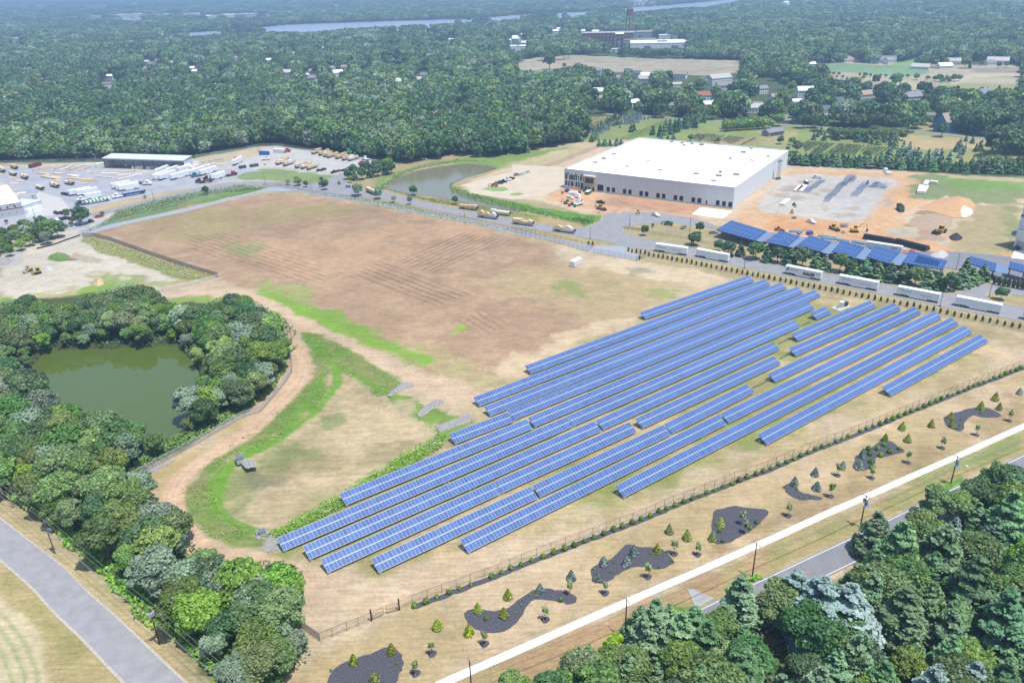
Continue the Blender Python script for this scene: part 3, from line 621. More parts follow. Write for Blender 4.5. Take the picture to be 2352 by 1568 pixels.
# back road of the village, seen beyond the nursery
def roadp(name,pts,w_,z=.05,m=None):return band(name,dens(smooth_line(gp(pts),4),8),-w_/2,w_/2,0,z,m or asph)
roadp("village_road",[(1330,258),(1420,264),(1500,268),(1600,274),(1700,281),(1764,285),(1860,291),(1910,295),(2050,301),(2150,306),(2280,322),(2400,330)],7)
roadp("village_road",[(1795,278),(1818,266),(1822,255),(1850,240)],7)
roadp("village_road",[(1940,217),(2020,220),(2110,224)],7,.08);roadp("village_road",[(1700,232),(1750,235)],6,.08)
roadp("farm_lane",[(2195,120),(2212,112)],8,.1)
# water
def water(name,pts,z,c,rough,rim=None):
 m=bpy.data.materials.new(name);t,N,L=nodes(m);b=N["Principled BSDF"]
 b.inputs["Base Color"].default_value=(*lin(c),1);b.inputs["Roughness"].default_value=rough;b.inputs["IOR"].default_value=1.6
 b.inputs["Specular IOR Level"].default_value=.6
 n=N.new("ShaderNodeTexNoise");n.inputs["Scale"].default_value=.6;n.inputs["Detail"].default_value=5;g=N.new("ShaderNodeNewGeometry");L.new(g.outputs["Position"],n.inputs["Vector"])
 bp=N.new("ShaderNodeBump");bp.inputs["Strength"].default_value=.12;bp.inputs["Distance"].default_value=.05;L.new(n.outputs["Fac"],bp.inputs["Height"]);L.new(bp.outputs[0],b.inputs["Normal"])
 return sheet(name,pts,z,m)
def grow(pts,w_):
 p=gp(pts);c=sum((Vector(q)for q in p),Vector((0,0)))/len(p);out=[]
 for q in p:d=(Vector(q)-c);out.append(Vector(q)+d.normalized()*w_)
 return out
def shoreline(name,pts,z,c,rough):
 o=water(name,pts,z,c,rough);return o
water("green_pond",POND,-.75,(78,94,38),.05)
water("storm_pond",STORM,-.55,(118,116,94),.12)
RIVER_T=[(-60,116),(60,107),(104,103.5),(150,105),(200,101),(245,96),(300,90),(380,80.5),(470,73.5),(588,65.5),(640,59),(700,56),(838,51),(913,48.7),(1050,45),(1123,41),(1176,36),(1238,32.5),(1331,28.7),(1401,22.5),(1476,17.5),(1551,11),(1638,3),(1720,-6)]
RIVER_B=[(1800,-4),(1713,7),(1651,16),(1551,27),(1476,35),(1401,38),(1338,44),(1251,48),(1176,54),(1038,62),(913,69),(813,76),(713,84),(588,84),(520,90),(455,94),(375,98),(300,104),(230,112),(150,114),(104,118),(60,123),(0,132),(-60,140)]
water("river",RIVER_T+RIVER_B,.35,(150,164,184),.3)
band("river_shore",dens(gp(RIVER_T),60),0,26,0,.6,mat("sand_shore",(196,182,162),.95,var=.1,scale=.02))
water("ditch_water",T(0,1,(1040,405),(1075,400),(1100,430),(1060,430)),.03,(80,90,100),.1)
# --- solar rows
def cell_mat():
 m=bpy.data.materials.new("solar_cells");t,N,L=nodes(m);b=N["Principled BSDF"]
 tc=N.new("ShaderNodeTexCoord");sx=N.new("ShaderNodeSeparateXYZ");L.new(tc.outputs["Object"],sx.inputs[0]);last=None
 for ax_,per in((0,.1605),(1,.1605)):
  d=N.new("ShaderNodeMath");d.operation='DIVIDE';d.inputs[1].default_value=per;L.new(sx.outputs[ax_],d.inputs[0])
  f=N.new("ShaderNodeMath");f.operation='FRACT';L.new(d.outputs[0],f.inputs[0])
  g=N.new("ShaderNodeMath");g.operation='LESS_THAN';g.inputs[1].default_value=.09;L.new(f.outputs[0],g.inputs[0])
  if last is None:last=g
  else:
   mx_=N.new("ShaderNodeMath");mx_.operation='MAXIMUM';L.new(last.outputs[0],mx_.inputs[0]);L.new(g.outputs[0],mx_.inputs[1]);last=mx_
 ml=N.new("ShaderNodeMath");ml.operation='MULTIPLY';ml.inputs[1].default_value=.14;L.new(last.outputs[0],ml.inputs[0])
 oi=N.new("ShaderNodeObjectInfo");cr=N.new("ShaderNodeMix");cr.data_type='RGBA'
 cr.inputs[6].default_value=(.036,.090,.25,1);cr.inputs[7].default_value=(.055,.125,.32,1);L.new(oi.outputs["Random"],cr.inputs[0])
 mx=N.new("ShaderNodeMix");mx.data_type='RGBA';mx.inputs[7].default_value=(.62,.72,.86,1)
 L.new(ml.outputs[0],mx.inputs[0]);L.new(cr.outputs[2],mx.inputs[6]);L.new(mx.outputs[2],b.inputs["Base Color"])
 b.inputs["Roughness"].default_value=.3;b.inputs["Specular IOR Level"].default_value=.25
 return m
cells=cell_mat()
frame_w=mat("panel_frame",(205,208,214),.45,.1,var=.02)
ROW_A=R(36.1);PW,PL,TL_,TZ,BZ=1.016,1.86,R(26.0),2.42,.75
def module_mesh(w_,l_):
 mb=MB();h=.045;e=.03
 mb.box(0,w_*.985,-l_,0,-h,0)
 mb.add([(e,-l_+e,.003),(w_*.985-e,-l_+e,.003),(w_*.985-e,-e,.003),(e,-e,.003)],[(0,1,2,3)],1)
 return mb.mesh("solar_panel",[frame_w,cells])
MOD=module_mesh(PW,PL)
LEGM=MB().tube((0,0,0),(0,0,1),.07,n=6).mesh("leg",steel)
FOOT=MB().lathe([(.55,0),(.55,.35),(.5,.42),(0.01,.42)],12).mesh("ballast_foot",conc)
rows=[]
def solar_row(tl,tr,lab):
 A,B=at(*tl,TZ),at(*tr,TZ);n=max(4,int(round((B-A).length/PW)));ang=math.atan2(B.y-A.y,B.x-A.x);ln=n*PW
 root=empty("solar_array_row",(A.x,A.y,0),ang,lab,"solar array","tilted rows of blue solar panels in the field")
 ct,st=math.cos(TL_),math.sin(TL_);up=TZ;slope=2*PL+.16
 P3=proj([(A.x+(B.x-A.x)*f,A.y+(B.y-A.y)*f,up)for f in(0,1)])
# the hundred panels nearest the camera stand alone; the rest of a long row is one part
 da,db=(A-Vector((0,0,125))).length,(B-Vector((0,0,125))).length
 cols=list(range(n))if da<=db else list(range(n-1,-1,-1));solo=set(cols[:50]);rest=[k for k in range(n)if k not in solo]
 for k in range(n):
  if k not in solo:continue
  for r_ in(0,1):
   o=link("solar_panel",MOD,root);y=-(r_*(PL+.16));o.location=(k*PW,y*ct,up+y*st);o.rotation_euler=(TL_,0,0)
 if rest:
  mb=MB();h=.045;e=.03
  for k in rest:
   for r_ in(0,1):
    y0=-(r_*(PL+.16));x0=k*PW
    mb.box(x0,x0+PW*.985,y0-PL,y0,-h,0)
    mb.add([(x0+e,y0-PL+e,.003),(x0+PW*.985-e,y0-PL+e,.003),(x0+PW*.985-e,y0-e,.003),(x0+e,y0-e,.003)],[(0,1,2,3)],1)
  o=mb.obj("solar_panels",[frame_w,cells],root);o.location=(0,0,up);o.rotation_euler=(TL_,0,0);o["kind"]="stuff"
 mb=MB()
 for y in(-.02,-PL-.08,-slope+.02):mb.box(0,ln,y-.07,y+.07,-.12,-.012)
 fr=mb.obj("support_frame",frame_w,root);fr.location=(0,0,up);fr.rotation_euler=(TL_,0,0)
 nl=max(2,int(ln/9)+1)
 for k in range(nl):
  x=.6+(ln-1.2)*k/(nl-1)
  for y,z in((-.7*ct,up-.7*st-.1),(-(slope-.7)*ct,up-(slope-.7)*st-.1)):
   o=link("leg",LEGM,root);o.location=(x,y,0);o.scale=(1,1,z)
   if k in(0,nl-1):f_=link("ballast_foot",FOOT,root);f_.location=(x,y,0)
 rows.append(root);return root
SR=[((1468.8,717.4),(1717.5,632.9),"rearmost short row of solar panels, ending near the arborvitae fence"),((1204.9,839.8),(1757.3,640.3),"long row of solar panels, second back from the empty field"),((1086.7,912.0),(1794.5,647.8),"long row of solar panels, third from the back"),((1111.2,933.9),(1830.5,657.6),"long row of solar panels, fourth from the back, its left end tucked beside the third"),((1030.6,996.1),(1163.0,946.9),"short solar table beside the lowest stone chute, left of a longer row in line"),((1165.2,942.6),(1870.3,665.3),"long row of solar panels in line with the short table by the stone chute"),((779.3,1133.0),(1209.5,961.2),"left part of the sixth line of panels, left end over the basin's grassy bank"),((1212.0,958.6),(1854.2,694.0),"right part of the sixth line of panels, ending left of the small lone table"),((636.2,1235.1),(1009.6,1079.9),"lowest left table, its end beside the grey stone outfall"),((1010.6,1079.5),(1299.0,957.4),"middle table of the line beginning by the stone outfall"),((1301.0,955.6),(1821.7,734.4),"right table of the stone outfall line, ending at a grey cable tray"),((695.3,1253.9),(1068.2,1094.2),"left table of the second line up from the outfall corner"),((1069.4,1093.7),(1366.6,965.6),"middle table of the second line from the outfall corner, ending at a narrow seam"),((1368.0,964.6),(1772.6,785.2),"right table of the second line from the outfall corner"),((736.0,1283.2),(1133.8,1106.1),"left table of the third line, lowest end by the track bend"),((1135.0,1105.5),(1446.1,968.0),"middle table of the third line, ending beside a pale ballast foot"),((1458.0,961.0),(1777.0,816.3),"right table of the third line, starting after a gap with a pale foot"),((852.5,1282.4),(1220.5,1115.0),"left table of the fourth line, over the bare soil near the gate"),((1222.0,1114.3),(1522.6,975.3),"middle table of the fourth line"),((1524.6,973.6),(1712.7,881.6),"right table of the fourth line, ending left of a grey cable tray"),((1056.0,1238.1),(1597.0,977.6),"long left table of the fifth line, nearest the middle of the fence"),((1599.0,976.4),(1651.6,950.6),"very short table between two longer ones in the fifth line"),((1654.2,949.2),(2144.5,714.5),"long right table of the fifth line with some darker violet panels"),((1816.4,766.0),(1996.5,690.0),"short row of panels just below the white electrical cabinet"),((1811.0,799.6),(2053.0,695.0),"row of panels, second below the electrical cabinet"),((1763.0,858.0),(2098.0,704.5),"row of panels, third below the electrical cabinet, starting at a cable tray"),((1412.3,1114.9),(2185.0,728.0),"longest unbroken row, running beside the fence to the far right corner"),((1740.0,997.0),(2215.0,747.0),"row of panels second nearest the black fence on the right"),((2025.0,888.5),(2249.0,768.0),"short row of panels nearest the right edge of the field"),((1860.0,718.0),(1895.0,703.0),"tiny lone solar table left of the white electrical cabinet")]
for a,b_,s_ in SR:solar_row(a,b_,s_)
tray=[]
for a,b_,s_ in(((1836,751),(1862,738),"grey cable tray between the lone small table and the long rows"),((1787,791),(1815,776),"grey cable tray joining two rows left of the cabinet"),((1790,825),(1820,810),"grey cable tray below the cabinet rows"),((1728,892),(1768,873),"grey cable tray leading to the fourth line's right end")):
 A,B=at(*a),at(*b_);d=(B-A);mb=MB();mb.box(0,d.length,-.12,.12,.25,.4)
 for x in np.arange(.3,d.length,1.6):mb.box(x,x+.08,-.1,.1,0,.25)
 o=mb.obj("cable_tray",steel);o.location=A;o.rotation_euler=(0,0,math.atan2(d.y,d.x));tag(o,s_,"cable tray","cable trays between the rows")
# cabinet pad
c0=at(1932,706);pad=empty("equipment_pad",c0,R(36),"pale concrete pad holding the electrical cabinets above the solar rows","concrete pad")
MB().box(-4.2,4.2,-2.2,2.2,0,.2).obj("slab",conc,pad);MB().box(-4.5,-4.3,-2.5,-2.3,0,.15).obj("edge_block",conc,pad)
cab=empty("electrical_cabinet",(c0.x,c0.y,.2),R(36),"tall white electrical cabinet standing on the concrete pad","electrical cabinet")
MB().box(-.9,.9,-.7,.7,0,2.3).obj("housing",white,cab);MB().box(-.8,-.04,-.74,-.7,.1,2.2).obj("door",alu,cab);MB().box(.04,.8,-.74,-.7,.1,2.2).obj("door",alu,cab);MB().box(-1,1,-.8,.8,2.3,2.38).obj("roof",white,cab)
c1=c0+Vector((1.9,1.4,.2));tr_=empty("transformer",c1,R(36),"dark green transformer box behind the white cabinet","transformer")
dg=mat("dark_green_steel",(52,78,70),.5)
MB().box(-1,1,-.9,.9,0,1.7).obj("tank",dg,tr_);mb=MB();[mb.box(1.0,1.3,y,y+.06,.2,1.5)for y in np.arange(-.8,.8,.2)];mb.obj("cooling_fins",dg,tr_)
c2=c0+Vector((-2.0,-1.4,.2));sg=empty("switchgear_rack",c2,R(36),"small rack of switch boxes on the left of the concrete pad","switchgear")
mb=MB();mb.box(-.8,-.72,-.05,.05,0,1.8);mb.box(.72,.8,-.05,.05,0,1.8);mb.box(-.8,.8,-.05,.05,1.2,1.3);mb.obj("frame",steel,sg)
for x in(-.5,0,.5):MB().box(x-.2,x+.2,-.25,-.06,.7,1.5).obj("switch_box",alu,sg)
# --- fences
def fence(label,pts,h=2.3,gap=3.0,post=black,screen=None,rail=True,bottom=False,r=.045,cat="fence",tall_ends=False,toprail=None):
 line=gp(pts);g0=line[0];root=empty("chain_link_fence" if screen is not None else "post_fence",(g0[0],g0[1],0),0,label,cat)
 L_=[Vector(p)-Vector(g0)for p in line]
 P_=dens(L_,gap);pm=MB().tube((0,0,0),(0,0,h),r,n=6).mesh("post",post)
 pick=P_
 extra=[]
 if len(P_)>100:
  dist=[((p+Vector(g0)).length)for p in P_];order=np.argsort(dist);near_=set(order[:100].tolist());pick=[p for i,p in enumerate(P_)if i in near_];extra=[p for i,p in enumerate(P_)if i not in near_]
 for p in pick:o=link("post",pm,root);o.location=(p.x,p.y,0)
 if extra:
  mb=MB();[mb.tube((p.x,p.y,0),(p.x,p.y,h),r,n=5)for p in extra];o=mb.obj("posts",post,root);o["kind"]="stuff"
 if rail:
  mb=MB()
  for a,c in zip(P_,P_[1:]):mb.tube((a.x,a.y,h-.03),(c.x,c.y,h-.03),.03 if toprail is None else .06,n=5,caps=False)
  mb.obj("top_rail",toprail or post,root)
  if bottom:
   mb=MB()
   for a,c in zip(P_,P_[1:]):mb.tube((a.x,a.y,.08),(c.x,c.y,.08),.05,n=5,caps=False)
   mb.obj("bottom_rail",toprail or post,root)
 if screen is not None:
  mb=MB()
  for a,c in zip(P_,P_[1:]):mb.add([(a.x,a.y,.04),(c.x,c.y,.04),(c.x,c.y,h-.05),(a.x,a.y,h-.05)],[(0,1,2,3)])
  mb.obj("wire_mesh",screen,root)
 return root
scr_b=mesh_screen("black_wire_mesh",(30,30,32),.13);scr_g=mesh_screen("grey_wire_mesh",(150,158,160),.42);scr_d=mesh_screen("dense_wire_mesh",(128,128,124),.72)
scr_l=mesh_screen("light_wire_mesh",(160,165,165),.28)
SF=T(1,3,(590,1183),(705,1138),(838,1083),(945,1043),(1062,993))
fence("black chain link fence from the corner post to the left gate pillar",SF,2.4,3.1,black,scr_b)
SF2=[(917.5,1400)]+[(948,1385),(1144,1313),(1198.5,1290),(1298.5,1251.6),(1392,1216.6),(1483.5,1183),(1546,1155),(1686,1101),(1762,1074.5),(1839,1040),(1971.5,989.4),(2094,939.4),(2224,887),(2352,839),(2460,800)]
fence("long black chain link fence along the row of round shrubs",SF2,2.4,3.05,black,scr_b)
fence("slatted grey fence running from the corner post into the trees",[(735.5,1472),(715,1458),(678,1432),(650,1405)],2.4,3,alu,scr_d)
for(x,y),s_ in(((853.5,1425),"left black gate pillar"),((917.5,1400),"right black gate pillar")):
 p=at(x,y);o=MB().tube((0,0,0),(0,0,3.0),.16,n=10).lathe([(.2,2.95),(.2,3.05),(.01,3.12)],10).obj("gate_pillar",black);o.location=p;tag(o,s_+" of the double gate in the lawn strip","gate post")
def gate(a,b_,lab,h=2.2):
 A,B=at(*a),at(*b_);d=B-A;root=empty("chain_link_gate",A,math.atan2(d.y,d.x),lab,"gate");l=d.length-.2
 mb=MB();mb.tube((.1,0,.1),(.1,0,h),.04,n=6);mb.tube((l,0,.1),(l,0,h),.04,n=6)
 for z in(.1,h*.5,h):mb.tube((.1,0,z),(l,0,z),.035,n=6)
 mb.obj("gate_frame",black,root);MB().add([(.1,0,.1),(l,0,.1),(l,0,h),(.1,0,h)],[(0,1,2,3)]).obj("wire_mesh",scr_b,root)
gate((855,1424),(883,1409.5),"left leaf of the black gate between two pillars");gate((915.5,1401),(885,1409),"right leaf of the black gate between two pillars")
NF=T(1,1,(325,188),(390,190),(800,255),(1200,322),(1500,380),(2000,478),(2351,560))+T(2,1,(350,650),(690,745))
fence("black chain link fence along the top of the brown field beside the gravel path",NF,2.4,3.1,black,scr_l)
fence("black fence on the path's far side beside the road verge",T(2,1,(0,540),(350,610),(690,690),(750,708)),2.0,3.1,black,scr_b)
fence("black fence closing the gravel entrance beside the field",T(2,1,(690,745),(750,708)),3.0,3,black,scr_b)
fence("black fence along the field side of the gravel entrance",T(2,1,(750,760),(890,780),(1140,830),(1172,828)),2.4,3,black,scr_b)
fence("short black fence and gate at the entrance's right corner",T(2,1,(1145,830),(1195,810),(1247,780)),2.6,3,black,scr_b)
NF2=T(2,1,(1247,788),(1500,838),(1764,893),(2351,1014))+T(3,1,(0,1010),(600,1120),(1200,1250),(1800,1365),(2351,1478),(2700,1550))
fence("long black chain link fence in front of the arborvitae along the road",NF2,2.0,3.1,black,scr_b)
fence("black iron fence on the road island, left part",T(2,1,(1023,535),(1190,555)),1.6,2.4,black,mesh_screen("iron_bars",(30,30,32),.35))
fence("wire fence across the road island lawn",T(2,1,(1190,555),(1310,585),(1500,615),(1700,655),(1900,700)),1.6,3.0,steel,scr_b)
fence("black iron fence by the construction sign",T(2,1,(563,460),(650,475),(745,488)),2.0,2.2,black,mesh_screen("iron_bars",(30,30,32),.35))
fence("grey slatted retaining fence between weeds and brown field",[(190,545),(215,544),(250,552),(350,588),(430,615),(502,637)],2.4,3,steel,scr_d,bottom=True)
fence("silver railed fence from the field corner down to the trees",[(510,637),(440,657),(340,677),(250,690)],1.9,3,alu,scr_l,bottom=True,toprail=white)
fence("silver chain link fence curving along the dirt track",[(285,1112),(330,1085),(400,1048),(460,1015),(520,980),(560,958),(600,945),(630,910),(655,880),(671,855),(671,830),(660,806)],2.2,3,alu,scr_g,bottom=True,toprail=alu)
fence("silver chain link fence along the blue grey path's far side",[(188,536),(300,503),(420,468),(520,441),(588,433),(640,428),(668,434)],1.9,3,alu,scr_l,toprail=alu)
fence("low black fence under the road lamp at the bend",T(1,1,(65,130),(140,133),(260,135),(400,165)),1.6,2.5,black,scr_b)
fence("dark silt fence along the edge of the gravel lot",[(185,541),(150,553),(120,564),(85,572)],.8,2.5,black,mat("silt_cloth",(40,42,46),.9),rail=False)
fence("chain link fence at the far edge of the lumber yard",[(0,376),(120,372),(238,370)],2.2,4,alu,scr_l,toprail=alu)
fence("chain link fence behind the truck lot",[(450,362),(520,353),(600,336),(640,336),(720,349)],2.2,4,alu,scr_l,toprail=alu)
# small things along the fences
for k,(x,y)in enumerate([(228,540),(305,503),(406,478),(425,471),(555,443)]):
 p=at(x,y-2);o=MB().lathe([(.28,0),(.22,.05),(.2,.9),(.02,1.1)],10).obj("traffic_drum",mat("orange_plastic",(226,92,50),.6));o.location=p
 tag(o,"orange drum on the blue grey path, %s from the gravel lot corner"%nth(k+1),"traffic drum","orange drums along the path")
signs=[]
for(x,y)in T(1,3,(765,1068),(2175,522))+T(2,3,(815,145))+T(2,2,(1685,1378))+T(3,2,(100,1076),(798,793),(1406,551),(1968,331))+[(398,808+392)]:
 p=at(x,y,1.2);o=MB().box(-.35,.35,-.02,.02,-.22,.22).obj("warning_sign",white);o.location=p;o.rotation_euler=(0,0,R(36));signs.append(o)
series(signs,"small white sign on the chain link fence, {n} from the left","sign","white signs on the fence")
# --- foliage meshes
def leaf_mesh(name,P,Nn,size,m,tone=None,elong=1.0,wood=None,woodmat=None):
 """many small bent leaf clumps as quads"""
 n=len(P);r=rng
 Nn=Nn/(np.linalg.norm(Nn,axis=1,keepdims=True)+1e-9)
 a=r.normal(size=(n,3));U=np.cross(Nn,a);U/=np.linalg.norm(U,axis=1,keepdims=True)+1e-9;V=np.cross(Nn,U)
 s=size*r.uniform(.6,1.35,n);su=(s*elong)[:,None];sv=s[:,None]
 q=[]
 for(x,y)in((-1,-1),(1,-.8),(.9,1),(-.8,.9)):
  j=r.uniform(.7,1.2,(n,2));q.append(P+U*su*x*j[:,:1]*.5+V*sv*y*j[:,1:]*.5+Nn*(r.uniform(-.22,.22,n)*s)[:,None])
 V4=np.stack(q,1).reshape(-1,3);Q=np.arange(n*4).reshape(-1,4)
 me=big_mesh(name,V4,Q,[m])
 if tone is None:tone=r.uniform(0,1,n)
 npoly=len(me.polygons)
 ta=me.attributes.new("tone",'FLOAT','FACE');ta.data.foreach_set("value",np.resize(tone,npoly).astype(np.float32))
 return me
def lobes(n,rx,rz,r0,r1,zc,rg,flat=1.0):
 out=[]
 for k in range(n):
  th=2*math.pi*(k/n+rg.uniform(0,.5));ph=rg.uniform(-.45,1.0);cr_=math.cos(ph)*rg.uniform(.55,1)
  out.append((rx*cr_*math.cos(th),rx*cr_*math.sin(th),zc+rz*math.sin(ph),rg.uniform(r0,r1),flat))
 return out
def broad_crown(seed,leaves,size,H=1.0,Rw=.42,nl=11,base=.28,m=None,flat=.85,name="crown"):
 """crown of a unit height tree"""
 rg=np.random.default_rng(seed);zc=base+(1-base)*.42
 L_=lobes(nl,Rw*.66,(1-zc)*.70,Rw*.26,Rw*.50,zc,rg,flat)+lobes(nl+6,Rw*.88,(1-zc)*.86,Rw*.13,Rw*.26,zc,rg,flat)+[(0,0,zc+.05,Rw*.62,.9),(rg.uniform(-.1,.1),rg.uniform(-.1,.1),1-Rw*.5,Rw*.46,.9)]
 ar=np.array([l[3]**2 for l in L_]);cnt=(leaves*ar/ar.sum()).astype(int);P=[];Nn=[];tn=[]
 for(x,y,z,r_,fl),c in zip(L_,cnt):
  d=rg.normal(size=(c,3));d[:,2]=d[:,2]*.85+.18;d/=np.linalg.norm(d,axis=1,keepdims=True)
  k=rg.uniform(.80,1.08,c)*(1+.16*np.sin(d[:,0]*9+x*30)*np.sin(d[:,1]*8+y*20)*np.sin(d[:,2]*7))
  p=np.stack([x+d[:,0]*r_*k,y+d[:,1]*r_*k,z+d[:,2]*r_*fl*k],1)
  P.append(p);Nn.append(d*.75+rg.normal(size=(c,3))*.5+(0,0,.3));tn.append(np.clip(rg.uniform(0,1,c)*.6+rg.uniform(0,.4),0,1))
 P=np.concatenate(P);Nn=np.concatenate(Nn);tn=np.concatenate(tn)
 keep=np.ones(len(P),bool)
 for(x,y,z,r_,fl)in L_:
  dd=np.sqrt((P[:,0]-x)**2+(P[:,1]-y)**2+((P[:,2]-z)/fl)**2);keep&=~(dd<r_*.66)
 keep&=P[:,2]>base*.75
 return leaf_mesh(name,P[keep],Nn[keep],size,m,tn[keep])
def pine_crown(seed,leaves,size,Rw=.30,base=.12,m=None,tiers=13,name="crown",taper=.8,droop=.12,elong=1.5):
 rg=np.random.default_rng(seed);P=[];Nn=[];tn=[]
 br=[]
 for t_ in range(tiers):
  f=t_/(tiers-1);z=base+(1-base)*f**.92;nb=int(7-3*f)
  for b_ in range(nb):
   th=2*math.pi*(b_/nb+rg.uniform(0,.7));ln=Rw*(max(1-f,.02)**taper)*rg.uniform(.72,1.12)+.03
   br.append((z+rg.uniform(-.02,.02),th,ln))
 w_=np.array([b_[2]**1.5 for b_ in br]);cnt=np.maximum((leaves*w_/w_.sum()).astype(int),6)
 for(z,th,ln),c in zip(br,cnt):
  s=rg.uniform(.12,1,c)**.75;lat=rg.normal(size=c)*ln*.2*(1.15-.5*s);zz=z-droop*ln*s+.10*ln*s*s+rg.normal(size=c)*ln*.07
  x=np.cos(th)*ln*s-np.sin(th)*lat;y=np.sin(th)*ln*s+np.cos(th)*lat
  P.append(np.stack([x,y,zz],1));d=np.stack([np.cos(th)*s*.6,np.sin(th)*s*.6,np.full(c,.9)],1)
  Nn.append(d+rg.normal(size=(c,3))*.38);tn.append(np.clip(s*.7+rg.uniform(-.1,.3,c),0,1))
 return leaf_mesh(name,np.concatenate(P),np.concatenate(Nn),size,m,np.concatenate(tn),elong)
def blob_crown(seed,leaves,size,rx,z0,z1,m,pw=1.0,name="crown",fill=.75):
 """dense clipped-looking shrub or cone: rx is radius at the widest, pw > 1 gives a cone"""
 rg=np.random.default_rng(seed);f=rg.uniform(0,1,leaves)**(.75 if pw>1.2 else 1);th=rg.uniform(0,2*math.pi,leaves)
 prof=np.where(pw>1.2,(1-f)**.8*np.clip(f*9+.35,0,1),np.sqrt(np.clip(1-(2*f-1)**2,0,1))*(1.1-.25*f))
 k=rg.uniform(fill,1.06,leaves)*(1+.13*np.sin(th*5+f*22+seed));rr=rx*prof*k
 P=np.stack([rr*np.cos(th),rr*np.sin(th),z0+(z1-z0)*f],1)
 up=.35 if pw>1.2 else 2*f-1
 Nn=np.stack([np.cos(th),np.sin(th),np.zeros(leaves)+up],1)+rg.normal(size=(leaves,3))*.4
 return leaf_mesh(name,P,Nn,size,m,np.clip(rg.uniform(0,.8,leaves)+.2*np.sin(th*3),0,1))
def trunk_mesh(h,r,seed,limbs=5,m=None,spread=.28,lo=.3,name="trunk"):
 rg=np.random.default_rng(seed);mb=MB();p=Vector((0,0,-.02));rr=r;pts=[(p,rr)]
 for k in range(4):p=p+Vector((rg.normal()*.012,rg.normal()*.012,h/4));rr*=.78;pts.append((p,rr))
 for(a,ra),(c,rb)in zip(pts,pts[1:]):mb.tube(a,c,ra,rb,7)
 for k in range(limbs):
  f=lo+(.95-lo)*(k+rg.uniform(0,1))/limbs;th=2*math.pi*(k*.38+rg.uniform(0,.2));z=h*f
  a=Vector((0,0,z));b_=a+Vector((math.cos(th),math.sin(th),.75))*spread*(1.1-f*.5);c=b_+Vector((math.cos(th+.4),math.sin(th+.4),.9))*spread*.4
  mb.tube(a,b_,r*.5*(1-f*.5),r*.26,5);mb.tube(b_,c,r*.26,r*.1,5)
 return mb.mesh(name,m)
bark=mat("grey_bark",(110,98,86),.9,var=.2,scale=3);bark2=mat("pale_dead_wood",(176,166,156),.9,var=.2,scale=3)
G={"mid":leaf("leaf_mid_green",(66,104,46),(130,164,80)),"dark":leaf("leaf_dark_green",(52,88,48),(106,142,76)),"bright":leaf("leaf_bright_green",(84,128,42),(158,190,84),.35),"silver":leaf("leaf_silver_green",(100,130,98),(168,190,152)),"olive":leaf("leaf_olive_green",(78,102,48),(136,156,80)),"pale":leaf("leaf_pale_green",(96,128,72),(168,188,118)),"pine":leaf("needle_green",(66,108,68),(126,166,106),.2),"blue":leaf("needle_blue_grey",(88,114,106),(146,172,162),.2),"dpine":leaf("needle_dark",(48,84,58),(96,134,86),.15),"lime":leaf("shrub_lime_green",(78,124,28),(150,190,56),.3),"gold":leaf("shrub_golden_green",(110,138,44),(190,200,80),.25),"spruce":leaf("spruce_blue",(96,120,110),(166,186,176),.15),"red":leaf("dead_russet",(128,64,46),(172,92,64),.2),"arb":leaf("arborvitae_green",(44,66,36),(84,104,56),.15),"purple":leaf("leaf_purple",(66,46,62),(96,70,84),.2),"bare":leaf("bare_twigs",(120,112,108),(160,152,146),.1)}
LAB={"mid":"mid green","dark":"dark green","bright":"bright green","silver":"silvery green","olive":"olive green","pale":"pale green","pine":"green","blue":"blue grey","dpine":"dark green","purple":"purple leaved"}
_tm=[trunk_mesh(.72,.022,50+k,6,bark,.20)for k in range(3)]
_pm=[trunk_mesh(.92,.018,60+k,0,bark)for k in range(2)]
KINDS={}
def tree_proto(kind,res,k):
 key=(kind,res,k)
 if key in KINDS:return KINDS[key]
 n,s={"near":(11000,.036),"mid":(2600,.066),"far":(900,.108)}[res];seed=hash2(np.array([k*7+3]),np.array([len(KINDS)]),5)[0];seed=int(seed*60000)+k
 if kind in("pine","blue","dpine"):
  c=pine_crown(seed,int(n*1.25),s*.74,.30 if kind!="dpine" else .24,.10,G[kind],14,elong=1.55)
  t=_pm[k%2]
 else:
  c=broad_crown(seed,n,s,Rw=[.40,.46,.36,.43][k%4],nl=[11,14,9,12][k%4],base=.24,m=G[kind]);t=_tm[k%3]
 KINDS[key]=(c,t);return KINDS[key]
TREES={}
def tree(name,x,y,h,kind,res="mid",k=None,wide=1.0,z=0.0):
 k=int(rng.integers(0,4))if k is None else k
 c,t=tree_proto(kind,res,k);root=empty(name,(x,y,z),rng.uniform(0,6.28));root["_c"]=LAB.get(kind,"green")
 sc_=(h*wide*rng.uniform(.9,1.1),h*wide*rng.uniform(.9,1.1),h)
 for nm,me in(("crown",c),("trunk",t)):o=link(nm,me,root);o.scale=sc_
 return root
def visible_ok(x,y,h,allow=None,block=(),hi=.95):
 P=proj([(x,y,0),(x,y,h*.5),(x,y,h*hi)])
 if allow is not None and not(sd2(P[:1],allow)[0]>-1 and sd2(P[2:],allow)[0]>-3):return False
 for b_ in block:
  if(sd2(P[1:],b_)>0).any():return False
 return True
def sd2(P,poly):return sdist(P[:,0],P[:,1],poly)
